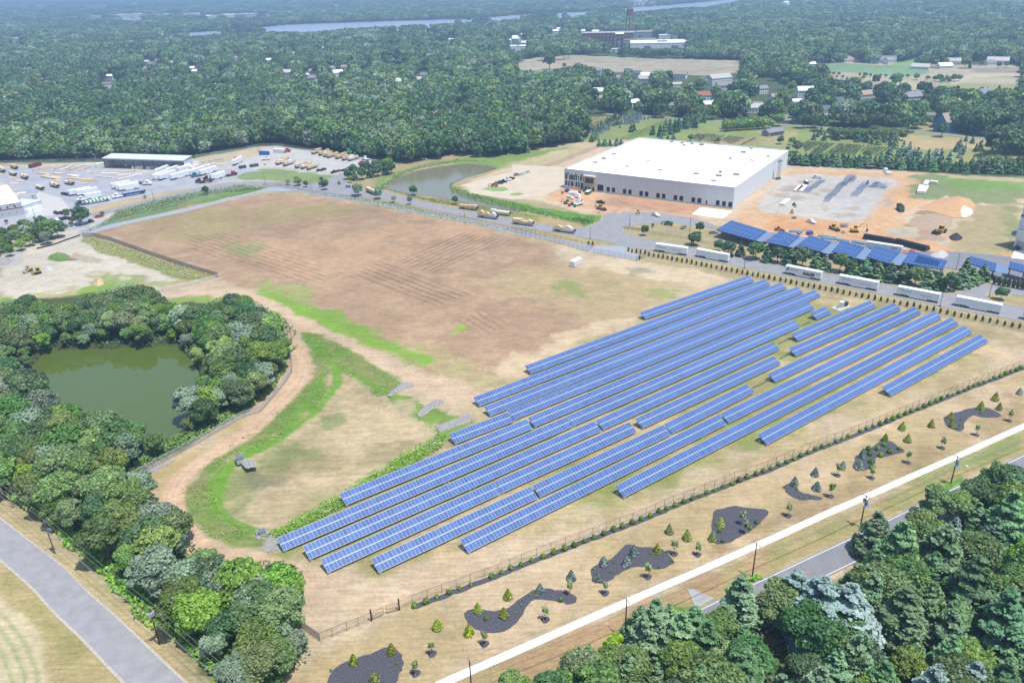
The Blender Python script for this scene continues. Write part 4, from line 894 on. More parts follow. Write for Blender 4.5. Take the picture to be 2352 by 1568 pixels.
def scatter(poly,gap,allow=None,block=(),jit=.4,hfn=lambda:10,region=None):
 p=gp(poly);xs=[q[0]for q in p];yy=[q[1]for q in p];out=[]
 X,Y=np.meshgrid(np.arange(min(xs),max(xs),gap),np.arange(min(yy),max(yy),gap));X=X.ravel()+rng.uniform(-jit,jit,X.size)*gap;Y=Y.ravel()+rng.uniform(-jit,jit,Y.size)*gap
 m=sdist(X,Y,p)>0
 for x,y in zip(X[m],Y[m]):
  h=hfn()
  if visible_ok(x,y,h,allow,block):out.append((x,y,h))
 return out
# --- the wood round the green pond
WOODV=[(-60,700),(20,700),(60,682),(100,700),(160,700),(230,672),(300,655),(345,662),(380,688),(430,712),(470,702),(530,676),(600,700),(650,735),(682,765),(668,790),(650,830),(640,870),(600,915),(560,945),(500,975),(440,1010),(390,1050),(330,1080),(288,1100),(285,1120),(300,1145),(360,1150),(400,1175),(412,1215),(440,1250),(490,1292),(560,1285),(640,1292),(690,1315),(694,1370),(688,1425),(690,1450),(715,1500),(700,1530),(640,1580),(560,1640),(440,1500),(330,1385),(215,1275),(110,1195),(0,1130),(-60,1080)]
PONDV=[(92,850),(112,822),(160,806),(220,800),(262,806),(300,800),(330,796),(375,800),(410,812),(430,835),(452,845),(448,870),(400,890),(385,905),(398,960),(425,985),(400,1000),(350,960),(300,935),(240,935),(200,940),(165,925),(140,910),(128,880)]
pw_=scatter(WOODV,5.7,WOODV,[PONDV],.42,lambda:rng.uniform(7.5,13.5))
KW=["mid"]*5+["dark"]*3+["bright"]*3+["silver"]*2+["olive"]*3+["pale"]
pondg=gp(POND);wl=[]
for x,y,h in pw_:
 if sdist(np.array([x]),np.array([y]),pondg)[0]>-.5:continue
 d=sdist(np.array([x]),np.array([y]),pondg)[0]
 if d>-6:h*=.62
 wl.append(tree("woodland_tree",x,y,h,KW[int(rng.integers(len(KW)))],"near",wide=rng.uniform(1.0,1.25)))
# distinct trees of the wood
for(bx,by,h,kd,wd)in[(440,965,12,"silver",1.1),(480,955,11,"bright",1.0),(270,1065,13,"mid",1.05),(235,1085,9,"silver",1.0),(300,1055,11,"olive",.9),(610,900,11,"silver",1.0),(580,905,10,"olive",1),(350,1215,8,"silver",1.25),(430,1370,9,"silver",1.3),(250,1190,10,"olive",1.4),(560,1400,13,"bright",1.35),(650,1400,12,"bright",1.25),(600,1450,12,"mid",1.3),(650,1480,8,"silver",1.1),(680,1500,6,"silver",1.1),(590,1530,9,"bright",1.1),(330,790,9,"bright",1.2),(95,790,10,"bright",1),(60,925,12,"pale",1.1),(95,935,11,"mid",.9),(570,745,10,"mid",1.1),(500,760,11,"dark",1.1),(630,790,10,"mid",1.1),(340,720,11,"mid",1.1),(225,760,10,"olive",1),(600,840,9,"olive",1)]:
 p=at(bx,by);wl.append(tree("woodland_tree",p.x,p.y,h,kd,"near",wide=wd))
series(wl,"{c} tree around the green pond, {n} from the left","tree","broadleaf trees of the wood around the green pond")
# dead bare trees
def dead_tree_mesh(seed):
 rg=np.random.default_rng(seed);mb=MB()
 def grow_(a,d,l,r,dep):
  b_=a+d*l;mb.tube(a,b_,r,r*.6,5)
  if dep==0:return
  for k in range(3):
   nd=(d+Vector(rg.normal(size=3))*.45+Vector((0,0,.12))).normalized();grow_(b_,nd,l*rg.uniform(.55,.8),r*.6,dep-1)
 grow_(Vector((0,0,-.1)),Vector((0,0,1)),2.6,.13,4);return mb.mesh("branches",bark2)
dm=[dead_tree_mesh(3),dead_tree_mesh(8)];dl=[]
for k,(x,y)in enumerate([(470,770),(485,800),(500,785),(520,815),(315,755),(268,758),(75,1010),(30,1165),(125,960),(190,1140),(500,830),(510,850)]):
 o=link("bare_tree",dm[k%2]);o.location=at(x,y);o.rotation_euler=(0,0,k*1.3);o.scale=(1.15,)*3;dl.append(o)
series(dl,"leafless grey tree in the pond wood, {n} bare one from the left","tree","bare trees in the pond wood")
# bright undergrowth along the left road and the pond bank
def undergrowth(name,poly,n,size,h,m,z0=.1,hole=None,thin=0.0):
 p=gp(poly);xs=[q[0]for q in p];yy=[q[1]for q in p];X=rng.uniform(min(xs),max(xs),n*3);Y=rng.uniform(min(yy),max(yy),n*3)
 k=sdist(X,Y,p)+1.2*(fbm(X,Y,.3,4)-.5)*2>0
 if hole:k&=sdist(X,Y,gp(hole))<-.5
 if thin:k&=fbm(X,Y,.22,33)>thin
 X,Y=X[k][:n],Y[k][:n];top=h*(.25+1.2*fbm(X,Y,.25,12));Z=z0+top*rng.uniform(.2,1,len(X))
 Nn=rng.normal(size=(len(X),3))*.45+(0,0,1);o=link(name,leaf_mesh(name,np.stack([X,Y,Z],1),Nn,size,m));return tag(o,kind="stuff")
undergrowth("undergrowth",[(-20,1128),(60,1168),(130,1222),(142,1255),(200,1290),(250,1345),(300,1400),(355,1452),(390,1462),(430,1500),(500,1560),(560,1640),(640,1640),(660,1540),(520,1480),(400,1385),(250,1262),(100,1172),(0,1112)],15000,.55,1.5,G["bright"])
undergrowth("undergrowth",[(290,1095),(400,1040),(470,1000),(560,948),(620,905),(660,850),(655,810),(690,790),(640,840),(560,920),(440,985),(380,1020),(290,1075)],5000,.5,1.1,G["bright"])
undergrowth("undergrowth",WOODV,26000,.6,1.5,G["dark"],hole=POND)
undergrowth("tall_weeds",[(215,545),(350,592),(495,633),(440,642),(395,633),(300,598),(240,583),(195,560)],9000,.38,.7,leaf("weed_green",(132,140,84),(184,184,124),.3))
undergrowth("tall_weeds",RING,9000,.26,.35,leaf("bank_weed",(110,144,56),(164,186,92),.3),thin=.5)
undergrowth("tall_weeds",[(990,1005),(1030,988),(1010,1030),(920,1082),(850,1125),(790,1160),(690,1212),(640,1238),(600,1233),(720,1170),(890,1065)],9000,.34,.6,G["lime"])
undergrowth("reeds",[(265,487),(350,464),(470,440),(560,426),(600,434),(470,448),(400,474),(285,500),(200,534),(250,508)],8000,.6,1.5,leaf("reed_green",(104,134,76),(156,176,116),.3))
undergrowth("reeds",[(690,437),(760,449),(900,467),(1100,513),(1260,547),(1180,535),(1000,499),(840,469)],7000,.5,1.0,leaf("verge_green",(136,152,92),(176,184,126),.3))
undergrowth("pond_bank_grass",[(1030,425),(1100,450),(1180,466),(1240,482),(1300,500),(1370,500),(1345,517),(1250,497),(1100,462),(1040,442)],6000,.6,.8,G["bright"])
undergrowth("pond_bank_grass",[(880,440),(905,402),(960,382),(1050,366),(1130,372),(1060,370),(960,388),(890,415),(875,425)],4000,.7,.9,G["bright"])
undergrowth("pond_bank_grass",[(880,432),(950,450),(1100,474),(1240,500),(1080,480),(955,457)],3500,.5,.8,G["olive"])
# --- planted strip
beds=[("750,1600 752,1560 765,1540 790,1520 850,1500 890,1485 912,1492 926,1520 918,1545 905,1575 885,1600",0),("1066,1408 1090,1396 1150,1402 1200,1370 1235,1352 1275,1354 1322,1368 1318,1385 1285,1383 1255,1376 1220,1380 1205,1405 1185,1430 1155,1450 1110,1450 1075,1430",0),("1357,1309 1363,1301 1401,1284 1426,1262 1441,1249 1476,1256 1518,1259 1546,1284 1546,1294 1513,1306 1476,1300 1441,1306 1416,1321 1396,1334 1376,1338 1361,1326",0),("1640,1172 1680,1162 1720,1166 1765,1172 1750,1195 1730,1215 1690,1238 1660,1248 1638,1242 1634,1205",0),("1799,1119 1809,1111 1826,1114 1836,1127 1864,1136 1886,1142 1884,1147 1839,1147 1814,1137",0),("1960,1064 1966,1047 1984,1037 2016,1017 2021,1008 2041,1012 2059,1022 2078,1037 2039,1047 2014,1049 2009,1064 1989,1079 1964,1076",0),("2166,959 2176,954 2204,944 2239,936 2269,937 2294,949 2296,957 2259,958 2234,954 2216,969 2214,984 2201,990 2176,979",0)]
for s_,_ in beds:
 P=[tuple(map(float,q.split(",")))for q in s_.split()];g_=smooth_line([Vector(v)for v in gp(P+P[:1])],4)[:-1]
 g_=[v+Vector((rng.normal()*.12,rng.normal()*.12))for v in g_]
 mb=MB();sheet("mulch_bed",[(v.x,v.y)for v in g_],.035,mulchm,world=True)
FB=gp(SF2[1:]);band("mulch_strip",[v+Vector((rng.normal()*.1,rng.normal()*.1))for v in dens(FB,1.5)],-1.9,-.35,0,.03,mulchm)
shrub_k=[blob_crown(70+k,420,.26,.62,.02,1.15,G["lime"],name="foliage")for k in range(3)]
low_k=[blob_crown(80+k,170,.30,.6,.05,.75,G["lime"],name="foliage",fill=.5)for k in range(2)]
cone_g=[blob_crown(90+k,900,.28,1.15,.05,2.6,G["gold"],2,name="foliage")for k in range(3)]
cone_b=[blob_crown(95+k,900,.28,1.25,.05,2.7,G["spruce"],2,name="foliage")for k in range(3)]
arb_k=[blob_crown(99+k,260,.24,.42,.05,2.1,G["arb"],1.0,name="foliage")for k in range(2)];arb_r=blob_crown(103,260,.24,.42,.05,2.1,G["red"],1.0,name="foliage")
def plant(name,mesh,px,py,s=1.0,z=0):
 o=link(name,mesh);o.location=at(px,py);o.rotation_euler=(0,0,rng.uniform(0,6.28));o.scale=(s*rng.uniform(.92,1.08),s*rng.uniform(.92,1.08),s*rng.uniform(.92,1.1));return o
SH=T(1,3,(1455,868),(1560,828),(1662,785),(1772,742),(1867,702),(1975,668),(2163,592),(2255,555),(2340,517))+T(2,3,(85,487),(181,447),(287,412),(383,375),(482,343),(571,308),(664,272),(752,238),(841,203),(932,165),(1016,136),(1103,99),(1188,67),(1271,35))+T(2,2,(1352,1565),(1421,1540),(1500,1508),(1580,1480),(1656,1450),(1722,1420),(1790,1392),(1865,1372),(1937,1335),(2022,1312),(2088,1284),(2161,1250),(2240,1225),(2309,1197))+T(3,2,(25,1168),(98,1136),(171,1113),(238,1086),(301,1055),(366,1026),(436,992),(495,970),(565,946),(628,920),(685,897),(737,872),(850,830),(910,803),(965,782),(1030,763),(1090,740),(1147,716),(1203,690),(1265,670),(1317,644),(1382,625),(1434,600),(1488,576),(1547,553),(1593,534),(1652,503),(1705,490),(1751,472),(1806,453),(1847,430),(1897,409),(1935,393),(1986,376),(2040,357),(2083,338),(2136,324),(2182,302),(2230,282),(2280,268),(2318,248))
LOWS={2,3,4,5,6,7,8,9,10,28,29,30,31,32}|set(range(43,52))|set(range(63,73))
a_,b_=[],[]
for k,(x,y)in enumerate(SH):
 if k in LOWS:b_.append(plant("flowering_shrub",low_k[k%2],x,y,rng.uniform(.85,1.15)))
 else:a_.append(plant("round_shrub",shrub_k[k%3],x,y,rng.uniform(.85,1.1)))
series(a_,"dense round shrub along the black fence, {n} from the gate","shrub","round shrubs along the black fence")
series(b_,"loose pale shrub along the black fence, {n} from the gate","shrub","loose shrubs along the black fence")
cb=[plant("blue_spruce",cone_b[k%3],x,y,s)for k,(x,y,s)in enumerate([(*p,s)for p,s in zip(T(2,3,(257,725),(543,605),(840,480),(783,620),(1050,485),(1117,383))+T(3,2,(240,1318),(430,1230),(447,1358),(683,1165),(833,1163),(865,1060),(2307,480)),[.9,.9,.95,.95,1.0,1.0,.95,.9,1,.85,1.05,.95,.85])])]
series(cb,"young blue spruce in the planted strip, {n} from the left","spruce","young blue spruces in the planted strip")
CG=T(1,3,(1247,1285),(898,1385),(1090,1547),(1667,1062),(1957,1118),(2038,908),(2278,953),(2315,785))+T(2,3,(1333,362),(1443,182),(1606,242),(1912,118),(1840,250))+T(3,2,(1073,912),(1230,808),(1280,914),(1497,782),(1675,708),(1690,780),(1950,622),(2086,537),(2122,622))
cg=[plant("golden_conifer",cone_g[k%3],x,y,[.95,.9,1,1,1,.9,1,.95][k%8])for k,(x,y)in enumerate(CG)]
series(cg,"golden cone shaped conifer in the planted strip, {n} from the left","conifer","young golden conifers in the planted strip")
RS=T(1,3,(2112,980))+T(2,3,(447,805),(1907,178),(1937,268),(2190,152),(2243,98))+T(3,2,(920,992),(933,1040),(1003,992),(1067,957),(1115,1020),(1033,1054),(942,1112),(957,1167),(1200,990))
rs=[plant("round_shrub",shrub_k[k%3],x,y,.75 if k<6 or k==14 else 1.1)for k,(x,y)in enumerate(RS)]
series(rs,"round green shrub inside a dark mulch bed, {n} such shrub from the left","shrub","round shrubs in the mulch beds")
ts=[plant("mulch_bed_tuft",low_k[k%2],x,y,.55)for k,(x,y)in enumerate(T(1,3,(1293,1390),(690,1455))+T(2,3,(85,850),(225,770),(40,925),(935,460),(907,550),(1105,410),(1278,378),(1350,505),(1465,445),(750,520),(160,760))+T(3,2,(150,1340),(265,1355),(290,1425),(395,1430),(1770,655),(1950,660),(1770,720),(1740,800),(1765,775)))]
series(ts,"small sparse tuft in a mulch bed, {n} tuft from the left","plant","small tufts in the mulch beds")
sap_t=trunk_mesh(2.6,.05,44,5,bark,.55,.4)
sap_c=[broad_crown(300+k,230,.085,Rw=.21,nl=7,base=.36,m=G["pale"],name="crown")for k in range(3)]
sap=[]
for k,(x,y)in enumerate(T(1,3,(1468,1478),(1617,1298),(2100,1208))+T(2,3,(530,750),(307,985),(855,742),(1248,592),(1490,382),(1705,387),(2145,190),(2110,105))+T(3,2,(637,1228),(950,1252),(1285,1112),(1598,977),(1912,857),(2215,727),(575,1422),(185,1600))):
 g_=at(x,y);r_=empty("young_tree",g_,rng.uniform(0,6.28));s_=rng.uniform(.85,1.1)
 o=link("trunk",sap_t,r_);o.scale=(s_,)*3;o=link("crown",sap_c[k%3],r_);o.scale=(3.9*s_,)*3
 MB().tube((.55,.1,0),(.45,.05,1.5),.035,n=5).obj("stake",woodm,r_);MB().tube((-.5,-.2,0),(-.42,-.1,1.5),.035,n=5).obj("stake",woodm,r_);sap.append(r_)
 c=[(g_.x+(.95+.15*math.sin(t*3))*math.cos(t),g_.y+(.95+.15*math.sin(t*2))*math.sin(t))for t in np.arange(0,6.28,.35)]
 if k not in(3,9,10):sheet("mulch_ring",c,.032,mulchm,world=True)
series(sap,"thin staked sapling in the planted strip, {n} from the left","sapling","staked saplings in the planted strip")
for k,(x,y)in enumerate(T(1,3,(1667,1062))+T(2,3,(543,610),(1443,182),(1606,242))+T(3,2,(447,1358),(1280,914))):
 g_=at(x,y);sheet("mulch_ring",[(g_.x+1.25*math.cos(t),g_.y+1.2*math.sin(t))for t in np.arange(0,6.28,.35)],.031,mulchm,world=True)
AB=T(2,1,(1070,740),(1102,750),(1143,757),(1180,762),(1222,768),(1172,812),(1258,782),(1301,790),(1345,798),(1387,805),(1427,812),(1470,823),(1515,833),(1560,841),(1605,848),(1650,855),(1692,865),(1741,875),(1785,883),(1830,891),(1878,900),(1926,910),(1969,918),(2017,928),(2066,938),(2115,948),(2161,958),(2211,965),(2258,975),(2310,986),(703,676),(740,682))+T(3,1,(8,995),(58,1007),(112,1017),(160,1025),(210,1037),(259,1047),(317,1060),(369,1070),(421,1080),(475,1090),(527,1100),(582,1110),(636,1120),(692,1132),(749,1143),(806,1155),(862,1165),(920,1175),(978,1187),(1034,1197),(1095,1208),(1155,1220),(1213,1232),(1275,1245),(1335,1257),(1393,1268),(1457,1281),(1517,1293),(1581,1305),(1644,1318),(1710,1332),(1772,1345),(1836,1355),(1905,1367),(1968,1380),(2035,1392),(2103,1405),(2171,1420),(2240,1433),(2307,1447))
gl_,rl_=[],[]
for k,(x,y)in enumerate(AB):
 if k in(1,21,25,65):rl_.append(plant("arborvitae",arb_r,x,y,1.0))
 else:gl_.append(plant("arborvitae",arb_k[k%2],x,y,rng.uniform(.9,1.12)))
series(gl_,"slim green arborvitae along the trailer road, {n} from the left","arborvitae","arborvitae row beside the trailer road")
series(rl_,"dead red brown arborvitae along the trailer road, {n} from the left","arborvitae","arborvitae row beside the trailer road")
hd=[plant("columnar_evergreen",arb_k[k%2],x,y,1.9)for k,(x,y)in enumerate(T(3,1,*[(2080+42*k,1045+7.5*k)for k in range(9)]))]
series(hd,"columnar evergreen behind the round island tree, {n} from the left","evergreen","hedge of columnar evergreens by the turning circle")
# riprap: stones lying on grey patches
def riprap(label,pts,n,s=.42):
 p=gp(pts);xs=[q[0]for q in p];yy=[q[1]for q in p];mb=MB();X=rng.uniform(min(xs),max(xs),n*4);Y=rng.uniform(min(yy),max(yy),n*4);k=sdist(X,Y,p)>0;X,Y=X[k][:n],Y[k][:n]
 for x,y in zip(X,Y):
  r_=s*rng.uniform(.5,1.2);v=[]
  for(a,c,e)in((1,0,0),(0,1,0),(-1,0,0),(0,-1,0),(0,0,1)):v.append((x+a*r_*rng.uniform(.6,1.2),y+c*r_*rng.uniform(.6,1.2),.05+e*r_*rng.uniform(.4,.9)))
  mb.add(v,[(0,1,4),(1,2,4),(2,3,4),(3,0,4)])
 o=mb.obj("riprap",stone);o["kind"]="stuff";sheet("riprap_bed",pts,.03,mat("riprap_bed_grey",(150,150,150),.95,var=.25,scale=1.5))
riprap("a",T(1,2,(1205,490),(1260,440),(1350,375),(1440,385),(1445,405),(1370,430),(1300,465),(1230,505)),420)
riprap("b",T(1,2,(1480,665),(1560,590),(1660,530),(1720,540),(1725,560),(1640,600),(1570,660),(1510,700)),420)
riprap("c",T(1,2,(1655,770),(1760,735),(1950,665),(1990,690),(1960,745),(1830,780),(1710,835),(1670,815)),620)
riprap("d",T(1,3,(0,165),(100,160),(170,220),(210,290),(200,340),(120,365),(50,345),(100,250),(10,240)),300)
riprap("e",T(0,2,(2215,1105),(2270,1075),(2351,1105),(2351,1150),(2260,1165)),150)
riprap("f",T(0,2,(1100,1365),(1150,1300),(1420,1155),(1560,1090),(1605,1095),(1440,1180),(1160,1335)),500,.3)
riprap("g",T(0,1,(0,800),(60,795),(120,815),(60,865),(0,865)),200,.6)
for pts in(T(1,2,(1590,920),(1690,925),(1710,940),(1620,938)),T(1,2,(1230,1150),(1330,1155),(1340,1170),(1250,1165)),T(1,2,(550,1540),(650,1545),(690,1565),(600,1568),(560,1560))):sheet("stone_chute",pts,.05,mat("pale_stone",(226,222,210),.9,var=.15,scale=1.5))
def inlet(x,y,lab,s=1.0):
 r_=empty("drain_inlet",at(x,y),R(30),lab,"drain");mb=MB();mb.box(-1*s,1*s,-.9*s,-.7*s,-.3,1.4*s);mb.box(-1*s,1*s,.7*s,.9*s,-.3,1.4*s);mb.box(-1*s,-.8*s,-.7*s,.7*s,-.3,1.4*s);mb.obj("concrete_box",conc,r_)
 MB().box(-1.1*s,1.1*s,-1.0*s,1.0*s,1.4*s,1.55*s).obj("lid",steel,r_)
inlet(*T(0,2,(2205,1100))[0],"square concrete drain box with dark lid at the basin's left bank");inlet(*T(1,3,(60,200))[0],"pale concrete outfall box beside the lowest left solar table",.8);inlet(*T(2,1,(300,388))[0],"concrete culvert headwall in the green strip by the storm pond",.8)
# --- pines and trees at the lower right
PV=[(1130,1600),(1150,1535),(1200,1540),(1262,1568),(1290,1495),(1335,1478),(1410,1492),(1425,1468),(1485,1412),(1520,1430),(1550,1432),(1620,1405),(1636,1370),(1690,1362),(1725,1378),(1750,1410),(1768,1335),(1790,1290),(1860,1275),(1940,1255),(1950,1200),(1990,1178),(2060,1165),(2085,1132),(2175,1130),(2230,1095),(2262,1080),(2300,1090),(2352,1108),(2440,1080),(2560,1500),(2520,1800),(1100,1800)]
CLR=[[(1745,1445),(1805,1445),(1795,1490),(1755,1490)],[(2240,1262),(2330,1262),(2330,1310),(2250,1310)]]
pr=[]
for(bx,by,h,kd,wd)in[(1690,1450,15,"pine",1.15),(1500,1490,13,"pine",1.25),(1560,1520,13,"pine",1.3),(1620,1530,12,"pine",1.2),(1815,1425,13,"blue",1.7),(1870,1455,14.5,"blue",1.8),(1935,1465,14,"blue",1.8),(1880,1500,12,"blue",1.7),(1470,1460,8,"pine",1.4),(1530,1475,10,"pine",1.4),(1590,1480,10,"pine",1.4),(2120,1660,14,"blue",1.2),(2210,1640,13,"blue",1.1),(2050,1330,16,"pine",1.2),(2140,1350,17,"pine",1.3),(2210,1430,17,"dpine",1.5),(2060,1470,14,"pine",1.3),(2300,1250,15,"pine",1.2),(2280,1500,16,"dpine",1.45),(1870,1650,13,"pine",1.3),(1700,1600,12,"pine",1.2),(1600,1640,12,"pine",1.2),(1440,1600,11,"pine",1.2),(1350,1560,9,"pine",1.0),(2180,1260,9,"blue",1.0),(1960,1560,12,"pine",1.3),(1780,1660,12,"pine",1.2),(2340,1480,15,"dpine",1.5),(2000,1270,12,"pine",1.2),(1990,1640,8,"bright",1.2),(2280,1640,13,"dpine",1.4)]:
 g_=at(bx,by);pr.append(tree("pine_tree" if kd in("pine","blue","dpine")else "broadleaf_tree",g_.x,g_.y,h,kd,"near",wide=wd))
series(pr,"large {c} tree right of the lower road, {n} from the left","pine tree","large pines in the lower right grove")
br_=[]
for(bx,by,h,kd,wd)in[(1335,1580,9,"pale",1.1),(1400,1570,9,"olive",1.1),(1180,1600,6,"mid",1.2),(1210,1620,6,"bright",1.2),(1165,1590,5,"mid",1),(2010,1400,11,"olive",1.3),(2240,1180,10,"dark",1.3),(2110,1230,8,"bright",1.2),(2330,1170,11,"dark",1.4),(2340,1230,10,"olive",1.1),(1660,1540,7,"pale",1.1),(2080,1560,8,"bright",1.1),(1925,1520,8,"bright",1.1),(2350,1400,9,"olive",1.2),(2200,1200,9,"mid",1.3),(2290,1140,10,"dark",1.3),(2220,1560,9,"bright",1.1),(2060,1640,7,"bright",1.2),(1240,1650,7,"pale",1.2),(1300,1620,8,"bright",1.2),(2150,1190,9,"mid",1.2),(1500,1580,8,"pine",1.2),(2340,1340,12,"bright",.8)]:
 g_=at(bx,by);br_.append(tree("broadleaf_tree" if kd not in("pine",)else "pine_tree",g_.x,g_.y,h,kd,"near",wide=wd))
for x,y,h in scatter([(1240,1640),(1430,1540),(1760,1440),(2080,1290),(2352,1150),(2600,1050),(2700,1800),(1200,1800)],7.5,PV,CLR,.4,lambda:rng.uniform(7,12)):
 br_.append(tree("understorey_tree",x,y,h,["pine","mid","pine","dark","olive","pine"][int(rng.integers(6))],"near",wide=1.25))
series(br_,"smaller {c} tree right of the lower road, {n} from the left","tree","trees among the lower right pines")
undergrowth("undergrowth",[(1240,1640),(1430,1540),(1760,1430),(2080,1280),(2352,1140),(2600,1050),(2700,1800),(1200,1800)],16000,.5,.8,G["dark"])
undergrowth("roadside_weeds",T(2,3,(840,1210),(940,1120),(1100,1080),(1160,1090),(1170,1130),(1000,1200),(900,1235)),900,.4,.9,G["lime"])
undergrowth("roadside_weeds",T(2,3,(1970,720),(2120,650),(2230,590),(2300,600),(2250,630),(2060,710),(1990,750)),700,.4,.8,G["lime"])
# row of trees in front of the carport and single trees
cp=[]
for(bx,by,h,kd,wd)in[(1481,541,5.8,"dark",.95),(1593,563,6.5,"dark",1.35),(1607,536,6.3,"dark",1.1),(1650,578,6,"dark",1.2),(1672,583,6.5,"dark",1.2),(1700,588,7,"dpine",1.4),(1735,595,8.5,"dark",1.25),(1760,601,7,"dpine",1.5),(1785,603,8,"dark",1.1),(1812,608,8.5,"dpine",1.6),(1842,612,9.5,"dark",1.15),(1873,618,7.5,"pine",1.4),(1893,621,7,"pine",1.4),(1928,625,9,"dark",1.1),(1955,630,8,"dpine",1.5),(1985,637,8.5,"pine",1.5),(2012,641,8,"pine",1.5),(2043,646,8.5,"dpine",1.5),(2070,651,8.5,"pine",1.5),(2100,656,9,"mid",1.1),(2128,660,8,"pine",1.5),(2155,664,7.5,"dpine",1.5),(2180,668,8.5,"dark",1.15),(2205,660,8,"pine",1.5),(2230,652,7.5,"pine",1.5),(2255,645,7.5,"pine",1.5),(2216,632,8,"dpine",1.3)]:
 g_=at(bx,by);cp.append(tree("pine_tree" if "pine" in kd else "broadleaf_tree",g_.x,g_.y,h*1.0,kd,"mid",wide=wd))
series(cp,"{c} tree in front of the solar carport, {n} from the left","tree","trees in front of the solar carport")
st_=[(2299,688,5.5,"dark",1.25,"round crowned tree on the island of the turning circle"),(1499,528-6,2.2,"mid",1,"tiny young tree on the island lawn"),(474,449,6.5,"dark",1,"dark conical tree between private road and gravel path"),(190,515,11,"dark",1,"tall tree at the corner of the small car park"),(155,500,5.5,"mid",1,"small tree inside the car park"),(334,456,2.4,"pale",1.1,"tiny round tree on the lawn by the private road"),(236,496,3,"mid",1.2,"small bushy tree beside the red parked car"),(16,515,3,"gold",1,"little golden tree by the car park entrance"),(950,449,6.5,"dark",1.2,"round dark tree on the front bank of the storm pond"),(1046,470,5.5,"dark",1.2,"round tree on the pond bank above the lumber trailer"),(748,436,7,"dark",1.0,"dark tree left of the road junction"),(738,430,4,"dark",1.1,"low dark tree at the road junction"),(822,450,8,"silver",1.1,"silver leaved tree in front of the truck at the junction"),(870,457,8,"silver",.9,"tall silver leaved tree by the road, right of the truck"),(905,465,4.5,"silver",1,"small silver tree behind the black fence"),(942,470,6,"silver",.9,"silver tree near the yellow road patch"),(686,426,5,"silver",1.3,"grey green bush by the path gate"),(662,425,4,"silver",1.3,"low grey green bush left of the path gate"),(703,430,4.5,"dark",1.1,"dark bush right of the path gate"),(681,417,3.6,"bright",1.3,"bright green round bush on the roadside lawn"),(739,418,3.6,"dark",1.1,"small dark tree near the road junction lawn")]
for(bx,by,h,kd,wd,lab)in st_:
 g_=at(bx,by);o=tree("roadside_tree",g_.x,g_.y,h,kd if kd!="gold" else "pale","mid",wide=wd);tag(o,lab,"tree")
 if "_c" in o.keys():del o["_c"]
lf=[tree("broadleaf_tree",*at(x,y).xy,h,k,"mid",wide=1.1)for x,y,h,k in[(105,545,12,"dark"),(120,548,11,"mid"),(135,545,10,"dark"),(80,548,10,"mid"),(60,552,9,"silver"),(92,556,9,"olive"),(40,560,8,"mid"),(20,570,8,"dark"),(5,580,8,"mid"),(70,565,7,"bright"),(50,575,6,"bright"),(25,588,6,"bright"),(-10,590,8,"dark"),(62,540,9,"mid"),(38,548,8,"olive"),(8,560,9,"mid"),(110,560,7,"silver"),(150,525,3,"mid"),(165,520,3,"olive")]]
series(lf,"{c} tree between car park and gravel lot, {n} from the left","tree","trees between car park and gravel lot")
pb=[tree("broadleaf_tree",*at(x,y).xy,h,k,"mid",wide=1.15)for x,y,h,k in[(800,412,7,"dark"),(815,414,8,"dpine"),(832,412,9,"dark"),(850,408,9,"dpine"),(868,405,9,"dark"),(886,402,9,"dpine"),(900,398,8,"dark"),(812,402,8,"mid"),(840,398,9,"dark"),(865,396,9,"dark"),(890,392,9,"mid"),(805,420,5,"bright"),(895,385,8,"mid")]]
series(pb,"{c} tree on the storm pond's left shore, {n} from the left","tree","clump left of the storm pond")
# --- utility poles and wires
RDIR=(lambda d:math.atan2(d.y,d.x))(at(1728,1323)-at(1435,1460))
def utility_pole(px,py,h,rz,lab,arm=2.4,trans=0,panel=False,lamp=False,wood=None,arms=1,side=1,swing=0.0):
 r_=empty("utility_pole",at(px,py),rz,lab,"utility pole","utility poles");wd=wood or pole_wood
 MB().tube((0,0,0),(0,0,h),.17,.11,10).obj("pole",wd,r_)
 for k in range(arms):MB().box(-.06,.06,-arm/2+swing,arm/2+swing,h-.35-k*.9,h-.22-k*.9).obj("cross_arm",mat("grey_timber",(150,142,134),.85),r_)
 for y in(-arm/2+.1+swing,swing,arm/2-.1+swing):MB().lathe([(.06,h-.22),(.08,h-.12),(.04,h+.02)],8,(0,y)).obj("insulator",white,r_)
 for k in range(trans):
  y=(-.45,.45,0)[k];MB().lathe([(.25,h-2.1),(.27,h-2.0),(.27,h-1.2),(.2,h-1.1)],12,(.15*(k==2),y)).obj("transformer_can",alu,r_)
 if panel:
  mb=MB();mb.box(-.75,.75,-.03,.03,-.5,.5);o=mb.obj("solar_panel",frame_w,r_);o.location=(0,-.5*side,h-2.6);o.rotation_euler=(R(-55*side),0,0)
  o2=MB().add([(-.7,0,-.45),(.7,0,-.45),(.7,0,.45),(-.7,0,.45)],[(0,1,2,3)]).obj("cells",cells,o);o2.location=(0,-.035*side,0)
 if lamp:
  MB().tube((0,0,h-2.0),(0,-2.6,h-1.5),.05,n=6).obj("lamp_arm",alu,r_);MB().box(-.15,.15,-3.2,-2.5,h-1.6,h-1.45).obj("lamp_head",white,r_)
 return r_
